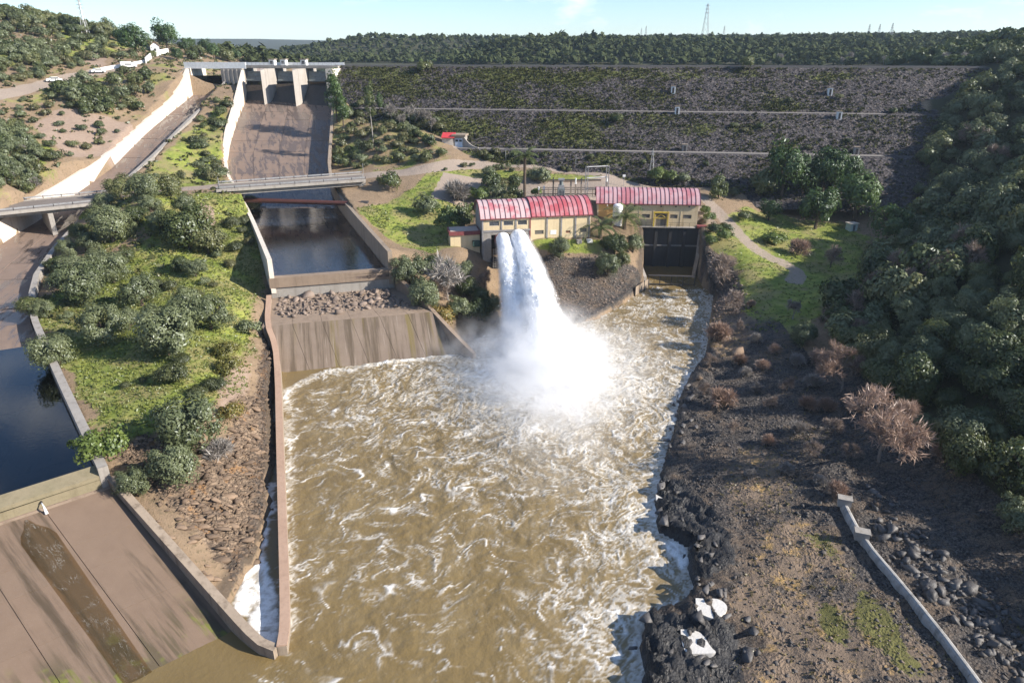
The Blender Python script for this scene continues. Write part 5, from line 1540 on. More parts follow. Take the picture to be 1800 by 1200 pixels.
froth = np.clip(np.maximum(lace * (1 - calm), solid), 0, 1)
air = np.clip((amt - .16) * 1.0 + .5 * fbm(QX, QY, 3.0, 4, 66), 0, 1) * (1 - calm)
turb = turb * np.clip(.6 + amt, 0, 1.3)
ZW += (1 - calm) * (.30 * fbm(QX, QY, 4.5, 3, 23) * turb + .10 * lace * turb) + .03 * froth
shp = WX.shape
ii = np.arange(shp[0] * shp[1]).reshape(shp)
Fw = np.stack([ii[:-1, :-1], ii[:-1, 1:], ii[1:, 1:], ii[1:, :-1]], -1).reshape(-1, 4)

n = NT('muddy_river_water')
fa_ = n.sep(n.attr('foam'))
fine = n.noise(5.0, 5, .7)
fm = n.math('MULTIPLY', n.math('POWER', fa_[0], 1.15), n.step(fine, .25, .6, .7, 1.05), clamp=True)
mud = n.mix(n.noise(.22, 5), (.145, .100, .040), (.205, .148, .066))
mud = n.mix(n.math('MULTIPLY', fa_[1], .38), mud, (.40, .32, .19))
body = n.mix(fm, mud, (.86, .85, .82))
b1 = n.bump(n.math('ADD', n.noise(2.2, 6, .62), n.math('MULTIPLY', fm, .5)), n.math('ADD', .2, n.math('MULTIPLY', fa_[2], .45)), .3)
M_river = n.done(n.bsdf(body, n.step(fm, 0, 1, .22, .75), b1, spec=.28))
river = np_mesh('river', np.stack([WX, WY, ZW], -1).reshape(-1, 3), Fw, M_river, smooth=True,
                cols={'foam': np.stack([froth, air, turb, turb * 0 + 1], -1).reshape(-1, 4)})
tag(river, 'brown churning river water streaked with white foam', kind='structure')
M_foam = NT('standing_foam')
M_foam = M_foam.done(M_foam.bsdf(M_foam.mix(M_foam.noise(2.5, 6, .7), (.40, .37, .32), (.74, .72, .69)), .8, M_foam.bump(M_foam.noise(5, 5, .7), .6, .1)))
for pts in ([(1222,1056),(1240,1050),(1264,1053),(1280,1066),(1274,1082),(1256,1088),(1236,1086),(1224,1074)], [(1196,1108),(1216,1102),(1236,1112),(1248,1140),(1262,1150),(1236,1150),(1206,1150),(1198,1130)], [(1152,876),(1172,880),(1170,888),(1154,886)]):
    c = np.array([G(a, b) for a, b in pts])
    zf = float(np.median(c[:, 2])) + .12
    ring = smooth_line(np.vstack([c, c[:1]]), 2)
    m_ = MB().prism([tuple(p[:2]) for p in ring[:-1]], zf - .5, zf)
    tag(m_.build('foam_pool', M_foam), 'white standing foam trapped in a hollow of the dark right shore', kind='stuff')
n = NT('lake_water')
M_lake = n.done(n.bsdf((.03, .05, .06), .05, n.bump(n.noise(.3, 3), .05, .2), spec=.5))
tag(MB().add([(-150, 253, 39.2), (200, 258, 39.2), (400, 560, 39.2), (-500, 700, 39.2)], [(0, 1, 2, 3)]).build('reservoir', M_lake, fix=False), 'reservoir water held behind the dam', kind='structure')

# ------------------------------------------------------------------ the two jets and their spray
def arc(a, b, u):                        # jet leaves level, falls as a parabola
    return a[0] + (b[0] - a[0]) * u, a[1] + (b[1] - a[1]) * u, a[2] + (b[2] - a[2]) * u * u
def jet_r(u, r0, r1): return r0 + (r1 - r0) * u ** 1.3
M_jet = NT('aerated_white_water')
n = M_jet
st = n.noise(1.0, 6, .7, vec=n.scaled((1.3, .16, .5)))
colj = n.mix(n.step(st, .3, .6), (.86, .84, .79), (.95, .95, .95))
M_jet = n.done(n.bsdf(colj, .7, n.bump(st, .4, .4), spec=.2, extra={'Subsurface Weight': .35, 'Subsurface Radius': (1.2, 1.2, 1.2), 'Subsurface Scale': .5}))
def jet(a, b, r0, r1, label, seed):
    NU, NV = 150, 72
    U = np.linspace(0, 1.0, NU)
    T = np.linspace(0, 2 * np.pi, NV, endpoint=False)
    UU, TT = np.meshgrid(U, T, indexing='ij')
    cx, cy_, cz = arc(a, b, UU)
    tz = (b[2] - a[2]) * 2 * UU
    ty = np.full_like(UU, b[1] - a[1])
    ln = np.hypot(ty, tz)
    ny, nz = -tz / ln, ty / ln
    s = np.where(nz < 0, -1, 1)
    ny, nz = ny * s, nz * s
    rr = jet_r(UU, r0, r1) * (1 + (.05 + .30 * UU) * fbm(TT * 1.1 + seed, UU * 9 - seed, 1.0, 4, seed) + .10 * UU * fbm(np.cos(TT) * 4, UU * 40, 1.0, 3, seed + 3) + (.02 + .10 * UU) * fbm(TT * 3.2 + seed, UU * 14, 1.0, 3, seed + 8))
    V = np.stack([cx + np.cos(TT) * rr, cy_ + np.sin(TT) * rr * ny, cz + np.sin(TT) * rr * nz], -1).reshape(-1, 3)
    ii = np.arange(NU * NV).reshape(NU, NV)
    jj = np.roll(ii, -1, 1)
    F = np.stack([ii[:-1], jj[:-1], jj[1:], ii[1:]], -1).reshape(-1, 4)
    o = np_mesh('water_jet', V, F, M_jet, smooth=True)
    tag(o, label, 'water jet')
    # droplets torn off the jet
    N = 9000
    u = rng.random(N) ** .7
    t = rng.random(N) * 2 * np.pi
    rq = jet_r(u, r0, r1) * (.92 + np.abs(rng.normal(0, .22, N)) * (.15 + u))
    x, y, z = arc(a, b, u)
    c = np.stack([x + np.cos(t) * rq, y + rng.normal(0, .4, N), np.maximum(z + np.sin(t) * rq, .1)], -1)
    sz = (.02 + .04 * rng.random(N) ** 2)[:, None, None] * (1 + u[:, None, None])
    tet = np.array([[1, 1, 1], [1, -1, -1], [-1, 1, -1], [-1, -1, 1]], float)[None] * sz + rng.normal(0, .012, (N, 4, 3))
    V = (c[:, None] + tet).reshape(-1, 3)
    k = np.arange(N)[:, None, None] * 4
    F = (k + np.array([[0, 1, 2], [0, 3, 1], [0, 2, 3], [1, 3, 2]])[None]).reshape(-1, 3)
    dd = np_mesh('spray_drops', V, F, M_jet, o)
    dd['kind'] = 'stuff'
jet(J1a, J1b, 1.45, 2.3, 'left white water jet arching out of the valve house, narrower of the two', 5)
jet(J2a, J2b, 1.75, 3.3, 'right white water jet arching out of the valve house, broader of the two', 9)

def spray_mat():
    n = NT('spray_mist')
    xyz = n.node('ShaderNodeSeparateXYZ', {'Vector': n.pos}).outputs
    X, Y, Z = xyz[0], xyz[1], xyz[2]
    tot = None
    def gauss(cx, cy_, cz, sx, sy, sz, amp):
        def q(v, c, s): return n.math('POWER', n.math('DIVIDE', n.math('SUBTRACT', v, c), s), 2.0)
        e = n.math('ADD', n.math('ADD', q(X, cx, sx), q(Y, cy_, sy)), q(Z, cz, sz))
        return n.math('MULTIPLY', n.math('EXPONENT', n.math('MULTIPLY', e, -1.0)), amp)
    for a in ((5.2, 97, .3, 5.6, 9.5, 4.6, .9), (3.4, 105, 1.5, 3.0, 6.0, 3.8, .5), (5, 96, 0, 12.5, 15, 3.6, .11), (-6.5, 104, .8, 4.5, 4.5, 2.8, .14), (7.5, 87, 1.5, 6.5, 9, 3.2, .09), (14, 103, 1.0, 9.5, 10, 3.6, .04), (5.5, 76, 2, 6, 13, 5, .045)):
        g_ = gauss(*a)
        tot = g_ if tot is None else n.math('ADD', tot, g_)
    # a veil round each jet
    for a, b, r0, r1 in ((J1a, J1b, 1.45, 2.5), (J2a, J2b, 1.75, 3.4)):
        u = n.math('DIVIDE', n.math('SUBTRACT', float(a[1]), Y), float(a[1] - b[1]), clamp=True)
        xc = n.math('ADD', n.math('MULTIPLY', u, float(b[0] - a[0])), float(a[0]))
        zc = n.math('ADD', n.math('MULTIPLY', n.math('MULTIPLY', u, u), float(b[2] - a[2])), float(a[2]))
        d2 = n.math('ADD', n.math('POWER', n.math('SUBTRACT', X, xc), 2.0), n.math('POWER', n.math('SUBTRACT', Z, zc), 2.0))
        r = n.math('ADD', n.math('MULTIPLY', n.math('POWER', u, 1.3), float(r1 - r0)), float(r0))
        q = n.math('DIVIDE', n.math('SQRT', d2), r)
        v = n.math('MULTIPLY', n.step(q, 1.45, .95), n.math('ADD', .04, n.math('MULTIPLY', u, .7)))
        v = n.math('MULTIPLY', v, n.math('LESS_THAN', Y, float(a[1] - .5)))
        v = n.math('MULTIPLY', v, n.step(Y, float(b[1] - 4), float(b[1] + 4)))
        tot = n.math('ADD', tot, v)
    tex = n.step(n.noise(.33, 5, .62), .36, .66, .12, 1.75)
    tot = n.math('MULTIPLY', tot, tex)
    tot = n.math('MAXIMUM', n.math('SUBTRACT', tot, .005), 0.0)
    v = n.node('ShaderNodeVolumePrincipled', {'Color': (.985, .99, 1, 1), 'Density': tot, 'Anisotropy': .25}).outputs[0]
    return n.done(None, v)
M_spray = spray_mat()
try: M_spray.cycles.volume_step_rate = .35
except Exception as e: print('step', e)
ring = np.array([(139.3, -.3, 10.4, 4.6, 3.3), (130, .3, 9.8, 5.6, 4.2), (122, 1.5, 7.5, 8.5, 6.6), (114, 3, 4, 15, 9), (106, 5, 2, 22, 10), (97, 6, 1, 23.5, 10.5), (88, 6, 1, 22, 10), (78, 5.5, 1, 15.5, 10), (68, 5.5, 1, 11.5, 9.5), (56, 5.5, 1, 6, 6)])
ring = np.stack([np.interp(np.linspace(0, 9, 28), np.arange(10), ring[:, k]) for k in range(5)], 1)
vs, fs = [], []
for (y_, cx_, cz_, rx_, rz_) in ring:
    for k in range(28):
        t_ = 2 * math.pi * k / 28
        vs.append((cx_ + rx_ * math.cos(t_), y_, max(cz_ + rz_ * math.sin(t_), -.6)))
for i in range(27):
    for k in range(28): fs.append((i * 28 + k, i * 28 + (k + 1) % 28, (i + 1) * 28 + (k + 1) % 28, (i + 1) * 28 + k))
fs += [tuple(range(28)), tuple(range(28 * 28 - 1, 27 * 28 - 1, -1))]
spray = MB().add(vs, fs).build('spray', M_spray)
tag(spray, 'white spray and mist boiling up where the jets strike the river', kind='stuff')
# ------------------------------------------------------------------ plants
def leaf_mat(name, c1, c2, c3=None, trans=.28, gloss=.04):
    n = NT(name)
    tv = n.sep(n.attr('tint'))
    ob = n.node('ShaderNodeObjectInfo').outputs['Random']
    f = n.math('ADD', n.math('MULTIPLY', tv[0], .75), n.math('SUBTRACT', n.math('MULTIPLY', ob, .6), .15))
    col = n.mix(f, c1, c2)
    if c3: col = n.mix(n.math('MULTIPLY', n.step(n.math('ADD', n.math('MULTIPLY', ob, .7), n.math('MULTIPLY', tv[1], .5)), .6, 1.0), .8), col, c3)
    df = n.node('ShaderNodeBsdfDiffuse', {'Color': col}).outputs[0]
    tl = n.node('ShaderNodeBsdfTranslucent', {'Color': col}).outputs[0]
    gl = n.node('ShaderNodeBsdfGlossy', {'Color': (.8, .85, .9, 1), 'Roughness': .45}).outputs[0]
    m = n.node('ShaderNodeMixShader', {'Fac': trans}); n.l.new(df, m.inputs[1]); n.l.new(tl, m.inputs[2])
    m2 = n.node('ShaderNodeMixShader', {'Fac': gloss}); n.l.new(m.outputs[0], m2.inputs[1]); n.l.new(gl, m2.inputs[2])
    return n.done(m2.outputs[0])
L_oak = leaf_mat('holm_oak_leaves', (.037, .053, .016), (.125, .15, .044), (.18, .175, .075))
L_olive = leaf_mat('olive_leaves', (.085, .105, .042), (.205, .228, .118), (.13, .15, .06))
L_pine = leaf_mat('pine_needles', (.032, .062, .014), (.085, .135, .032))
L_shrub = leaf_mat('shrub_leaves', (.045, .055, .018), (.115, .125, .042), (.16, .14, .06))
L_bright = leaf_mat('bright_leaves', (.07, .11, .02), (.17, .21, .045))
L_autumn = leaf_mat('yellowing_leaves', (.09, .10, .02), (.24, .20, .045), (.28, .16, .04))
L_palm = leaf_mat('palm_fronds', (.07, .095, .03), (.17, .20, .08))
L_far = leaf_mat('far_oak_leaves', (.026, .036, .016), (.075, .088, .042), None, .1, 0.0)
L_dam = leaf_mat('dam_scrub_leaves', (.045, .05, .022), (.115, .115, .05), (.11, .10, .075), .15, 0.0)
L_twig = leaf_mat('bare_twigs', (.17, .125, .10), (.30, .235, .19), None, .2)
L_twigr = leaf_mat('reddish_bare_twigs', (.24, .155, .11), (.42, .30, .23), None, .2)
L_twigg = leaf_mat('grey_bare_twigs', (.17, .15, .135), (.31, .28, .25), None, .1)
L_dry = leaf_mat('dry_grass_blades', (.12, .105, .04), (.24, .195, .085), None, .3)
L_green = leaf_mat('green_grass_blades', (.09, .125, .025), (.21, .225, .06), None, .3)
M_bark = paint('brown_bark', (.10, .075, .055), (.06, .045, .035), .9)
M_barkm = paint('mid_grey_bark', (.22, .18, .15), (.15, .12, .10), .9)
M_barkg = paint('pale_grey_bark', (.33, .30, .27), (.22, .20, .18), .9)

def cards(c, nrm, size, g, aspect=.55, tint=None):
    N = len(c)
    nrm = nrm / (np.linalg.norm(nrm, axis=1)[:, None] + 1e-9)
    a = g.normal(0, 1, (N, 3))
    a -= (a * nrm).sum(1)[:, None] * nrm
    a /= np.linalg.norm(a, axis=1)[:, None] + 1e-9
    b = np.cross(nrm, a)
    s = (size * g.uniform(.6, 1.35, N))[:, None] if not hasattr(size, '__len__') else size[:, None]
    V = np.stack([c - a * s, c + b * s * aspect, c + a * s, c - b * s * aspect], 1).reshape(-1, 3)
    F = np.arange(4 * N).reshape(N, 4)
    t = np.repeat(tint if tint is not None else g.random(N), 4)
    col = np.stack([t, np.repeat(g.random(N), 4), t, np.ones(4 * N)], -1)
    return V, F, col

def crown_cards(g, nclump, nleaf, size, w=.5, h=.4, zc=.5, rc=.17, flat=1.0, low=-.6, fill=.35, aspect=.55):
    """leaf cards gathered in clumps that sit on an uneven egg of half-width w, half-height h"""
    v = g.normal(0, 1, (nclump * 3, 3))
    v /= np.linalg.norm(v, axis=1)[:, None]
    v = v[v[:, 2] > low][:nclump]
    nclump = len(v)
    rad = g.uniform(.4, 1.0, nclump) ** .5
    ph = np.arctan2(v[:, 1], v[:, 0])
    rad = rad * (1 + .16 * np.sin(2 * ph + g.uniform(0, 6)) + .14 * np.sin(3 * ph + g.uniform(0, 6)) + g.normal(0, .10, nclump))
    cc_ = v * rad[:, None] * np.array([w - rc * .75, w - rc * .75, h - rc * .7])
    cr = rc * g.uniform(.45, 1.35, nclump)
    ct = g.uniform(0, .6, nclump)
    k = g.integers(0, nclump, nleaf)
    d = g.normal(0, 1, (nleaf, 3))
    d /= np.linalg.norm(d, axis=1)[:, None]
    d[:, 2] = np.where((d[:, 2] < -.2) & (g.random(nleaf) < .7), -d[:, 2], d[:, 2])
    sh = np.where(g.random(nleaf) < fill, g.uniform(.3, .9, nleaf), g.uniform(.85, 1.12, nleaf))
    c = cc_[k] + d * (cr[k] * sh)[:, None] * np.array([1, 1, flat])
    c[:, 2] += zc
    c[:, 2] = np.maximum(c[:, 2], .015)
    nr = d + .55 * v[k] + g.normal(0, .42, (nleaf, 3))
    return cards(c, nr, size, g, aspect, ct[k] + .4 * g.random(nleaf))

def me_cards(name, parts, mat):
    V, F, Cc = parts
    return np_mesh(name, V, F, mat, cols={'tint': Cc}, link=False)

def me_trunk(name, g, h, r, mat, limbs=4, spread=.28, start=.35):
    m = MB()
    lean = g.normal(0, .04, 2)
    m.tube([(0, 0, -.08), (lean[0] * .4, lean[1] * .4, h * .45), (lean[0], lean[1], h)], [r * 1.25, r, r * .6], 7)
    for k in range(limbs):
        an = 2 * math.pi * (k + g.random()) / limbs
        z0_ = h * g.uniform(start, .9)
        q = (lean[0] + spread * math.cos(an), lean[1] + spread * math.sin(an), z0_ + g.uniform(.18, .32))
        mid = (q[0] * .5, q[1] * .5, (z0_ + q[2]) / 2 - .03)
        m.tube([(lean[0] * z0_ / h, lean[1] * z0_ / h, z0_), mid, q], [r * .6, r * .42, r * .15], 5)
    me = bpy.data.meshes.new(name)
    me.from_pydata(m.v, [], m.f)
    me.materials.append(mat)
    return me

def bare(g, h, levels, r0, mat_branch, mat_twig, spread=.55, nb=3, twig=.05, up=.35, stems=1, tw_n=5):
    """leafless tree of unit size: returns branch mesh, twig mesh"""
    m = MB()
    tips = []
    def grow(p, d, L, r, lv):
        q = p + d * L
        mid = p + d * L * .5 + Vector(g.normal(0, .03, 3)) * L
        m.tube([p, mid, q], [r, r * .8, r * .6], 5 if lv > 1 else 4, cap=False)
        if lv <= 2: tips.append((q, d, L)); tips.append((mid, d, L))
        if lv == 0: return
        for k in range(nb + (1 if g.random() < .4 else 0)):
            nd = (d + Vector(g.normal(0, spread, 3)) + Vector((0, 0, up * .4))).normalized()
            grow(p + d * L * g.uniform(.55, 1.0), nd, L * g.uniform(.58, .82), r * .55, lv - 1)
    for s in range(stems):
        dd = Vector((g.normal(0, .35), g.normal(0, .35), 1)).normalized() if stems > 1 else Vector((g.normal(0, .1), g.normal(0, .1), 1)).normalized()
        grow(Vector((g.normal(0, .03), g.normal(0, .03), -.03)), dd, h * .36, r0, levels)
    mb = bpy.data.meshes.new('branches')
    mb.from_pydata([tuple(v) for v in m.v], [], m.f)
    mb.materials.append(mat_branch)
    c, n_, al = [], [], []
    for q, d, L in tips:
        for k in range(tw_n):
            a = (d * .8 + Vector(g.normal(0, .6, 3)) + Vector((0, 0, .15))).normalized()
            c.append(q + a * twig * g.uniform(.3, 1.1)); al.append(a)
    c, al = np.array(c), np.array(al)
    N = len(c)
    s = twig * g.uniform(.7, 1.5, N)
    side = np.cross(al, g.normal(0, 1, (N, 3)))
    side /= np.linalg.norm(side, axis=1)[:, None] + 1e-9
    V = np.stack([c - al * s[:, None], c + side * s[:, None] * .07, c + al * s[:, None], c - side * s[:, None] * .07], 1).reshape(-1, 3)
    t = np.repeat(g.random(N), 4)
    mt = np_mesh('twigs', V, np.arange(4 * N).reshape(N, 4), mat_twig, cols={'tint': np.stack([t, t, t, t * 0 + 1], -1)}, link=False)
    return mb, mt

G_ = lambda s: np.random.default_rng(s)
LIB = {}
def lib(kind, n, fn): LIB[kind] = [fn(G_(hash_(kind) + k)) for k in range(n)]
def hash_(s): return sum((i + 3) * ord(c_) for i, c_ in enumerate(s)) % 9973
# near trees have many small leaves, far ones fewer larger ones
lib('olive_near', 4, lambda g: {'crown': me_cards('crown', crown_cards(g, 46, 8500, .026, .5, .43, .39, .15, low=-.85, aspect=.42), L_olive), 'trunk': me_trunk('trunk', g, .4, .035, M_bark)})
lib('oak_near', 4, lambda g: {'crown': me_cards('crown', crown_cards(g, 44, 8000, .026, .5, .43, .38, .16, low=-.85), L_oak), 'trunk': me_trunk('trunk', g, .4, .035, M_bark)})
lib('olive_tree', 4, lambda g: {'crown': me_cards('crown', crown_cards(g, 30, 2300, .046, .5, .42, .38, .17, low=-.85, aspect=.5), L_olive), 'trunk': me_trunk('trunk', g, .38, .035, M_bark)})
lib('oak_tree', 6, lambda g: {'crown': me_cards('crown', crown_cards(g, 28, 2300, .048, .5, .42, .36, .18, low=-.85), L_oak), 'trunk': me_trunk('trunk', g, .35, .035, M_bark)})
lib('pine_tree', 5, lambda g: {'crown': me_cards('crown', crown_cards(g, 40, 3600, .040, .5, .47, .54, .16, low=-.85, aspect=.35), L_pine), 'trunk': me_trunk('trunk', g, .62, .035, M_bark, 5, .3, .5)})
lib('slender_pine', 4, lambda g: {'crown': me_cards('crown', crown_cards(g, 46, 3000, .055, .46, 1.0, 1.25, .20, low=-.95, aspect=.35), L_pine), 'trunk': me_trunk('trunk', g, 1.4, .04, M_bark, 3, .2, .5)})
lib('pale_trunk_tree', 1, lambda g: {'crown': me_cards('crown', crown_cards(g, 40, 2200, .06, .48, 1.5, 3.1, .2, low=-.95, aspect=.35), L_oak), 'trunk': me_trunk('trunk', g, 2.6, .035, M_barkg, 2, .2, .7)})
lib('shrub', 6, lambda g: {'crown': me_cards('foliage', crown_cards(g, 22, 1500, .052, .5, .34, .24, .17, low=-.15), L_shrub)})
lib('olive_shrub', 4, lambda g: {'crown': me_cards('foliage', crown_cards(g, 22, 1600, .050, .5, .36, .26, .17, low=-.15, aspect=.45), L_olive)})
lib('dark_shrub', 4, lambda g: {'crown': me_cards('foliage', crown_cards(g, 22, 1900, .046, .5, .38, .28, .18, low=-.2), L_oak)})
lib('shrub_near', 3, lambda g: {'crown': me_cards('foliage', crown_cards(g, 34, 5200, .027, .5, .36, .26, .16, low=-.15), L_shrub)})
lib('autumn_shrub', 3, lambda g: {'crown': me_cards('foliage', crown_cards(g, 30, 3800, .032, .5, .38, .30, .16, low=-.2), L_autumn)})
lib('bright_shrub', 3, lambda g: {'crown': me_cards('foliage', crown_cards(g, 30, 3400, .035, .5, .42, .36, .16, low=-.2), L_bright)})
def mk_bare(kind, mt, mb, **k):
    def fn(g):
        b, t = bare(g, mat_branch=mb, mat_twig=mt, **k)
        return {'branches': b, 'twigs': t}
    return fn
lib('bare_tree', 4, mk_bare('bare_tree', L_twigr, M_barkm, h=.95, levels=5, r0=.016, spread=.40, nb=3, twig=.036, tw_n=2, up=.3))
lib('brown_tree', 4, mk_bare('brown_tree', L_twig, M_bark, h=.85, levels=4, r0=.02, spread=.6, nb=3, twig=.075, tw_n=4))
lib('grey_tree', 3, mk_bare('grey_tree', L_twigg, M_barkg, h=.9, levels=4, r0=.022, spread=.55, nb=3, twig=.075, tw_n=4))
lib('bare_shrub', 4, mk_bare('bare_shrub', L_twigr, M_bark, h=.62, levels=2, r0=.008, spread=.5, nb=4, twig=.085, stems=12, tw_n=4))
lib('grey_shrub', 3, mk_bare('grey_shrub', L_twigg, M_bark, h=.68, levels=2, r0=.008, spread=.5, nb=4, twig=.085, stems=12, tw_n=5))

def palm_meshes(g, trunk_h):
    Vs, Fs, Cs, nv = [], [], [], 0
    for k in range(34):
        an = 2 * math.pi * k / 34 * 2.6 + g.normal(0, .1)
        el = R(75) - R(105) * (k / 34) + g.normal(0, .1)
        L = .5 * g.uniform(.85, 1.1)
        for s in range(14):
            t = s / 13
            e = el - 1.15 * t * t
            r_ = L * t * math.cos(el - .5 * t * t)
            z_ = trunk_h + L * t * math.sin(el - .55 * t * t)
            p = np.array((r_ * math.cos(an), r_ * math.sin(an), z_))
            for sd in (-1, 1):
                tip = p + np.array((-math.sin(an) * sd * .09 + math.cos(an) * .05, math.cos(an) * sd * .09 + math.sin(an) * .05, -.03 - .03 * t)) * (1.1 - .7 * abs(t - .45))
                dr_ = np.array((math.cos(an), math.sin(an), 0)) * .012
                Vs += [p - dr_, p + dr_, tip + dr_ * .4, tip - dr_ * .4]
                Fs.append((nv, nv + 1, nv + 2, nv + 3)); nv += 4
                Cs += [(g.random(), .5, .5, 1)] * 4
    me = np_mesh('fronds', np.array(Vs), np.array(Fs), L_palm, cols={'tint': np.array(Cs)}, link=False)
    m = MB()
    m.tube([(0, 0, -.05), (0, 0, trunk_h * .5), (0, 0, trunk_h)], [.06, .05, .055], 8)
    tr_ = bpy.data.meshes.new('trunk'); tr_.from_pydata(m.v, [], m.f); tr_.materials.append(M_bark)
    return {'fronds': me, 'trunk': tr_}
LIB['palm_tree'] = [palm_meshes(G_(5), 1.55)]
LIB['low_palm'] = [palm_meshes(G_(6), .35), palm_meshes(G_(7), .3)]

NAMES = {'olive_near': 'olive_tree', 'oak_near': 'oak_tree', 'slender_pine': 'pine_tree', 'pale_trunk_tree': 'slender_tree', 'olive_shrub': 'shrub', 'dark_shrub': 'shrub', 'shrub_near': 'shrub', 'autumn_shrub': 'shrub', 'bright_shrub': 'shrub',
         'bare_tree': 'bare_tree', 'brown_tree': 'bare_tree', 'grey_tree': 'bare_tree', 'grey_shrub': 'bare_shrub', 'low_palm': 'palm_tree'}
taken = []
def plant(kind, p, w, label, group=None, hr=1.0, sink=.03):
    g = rng
    v = LIB[kind][int(g.integers(len(LIB[kind])))]
    nm = NAMES.get(kind, kind)
    cat = 'shrub' if 'shrub' in nm else 'tree'
    rz = float(g.uniform(0, 6.28))
    loc = (float(p[0]), float(p[1]), float(p[2]) - sink * w)
    taken.append((loc[0], loc[1], w))
    if len(v) == 1:
        o = link_mesh(nm, next(iter(v.values())))
        o.location = loc
        tag(o, label, cat, group)
    else:
        o = empty(nm, loc, label, cat, group)
        for k, me in v.items():
            link_mesh(k, me, o)
    o.rotation_euler.z = rz
    o.scale = (w, w * float(g.uniform(.88, 1.12)), w * hr)
    return o
def at_px(kind, px, py, wpx, label, group=None, hr=1.0):
    p = G(px, py)
    t = float(p @ np.array((0, CP, 0)) + (CAM_Z - p[2]) * SP)
    return plant(kind, p, 1.14 * wpx / FPX * t, label, group, hr)

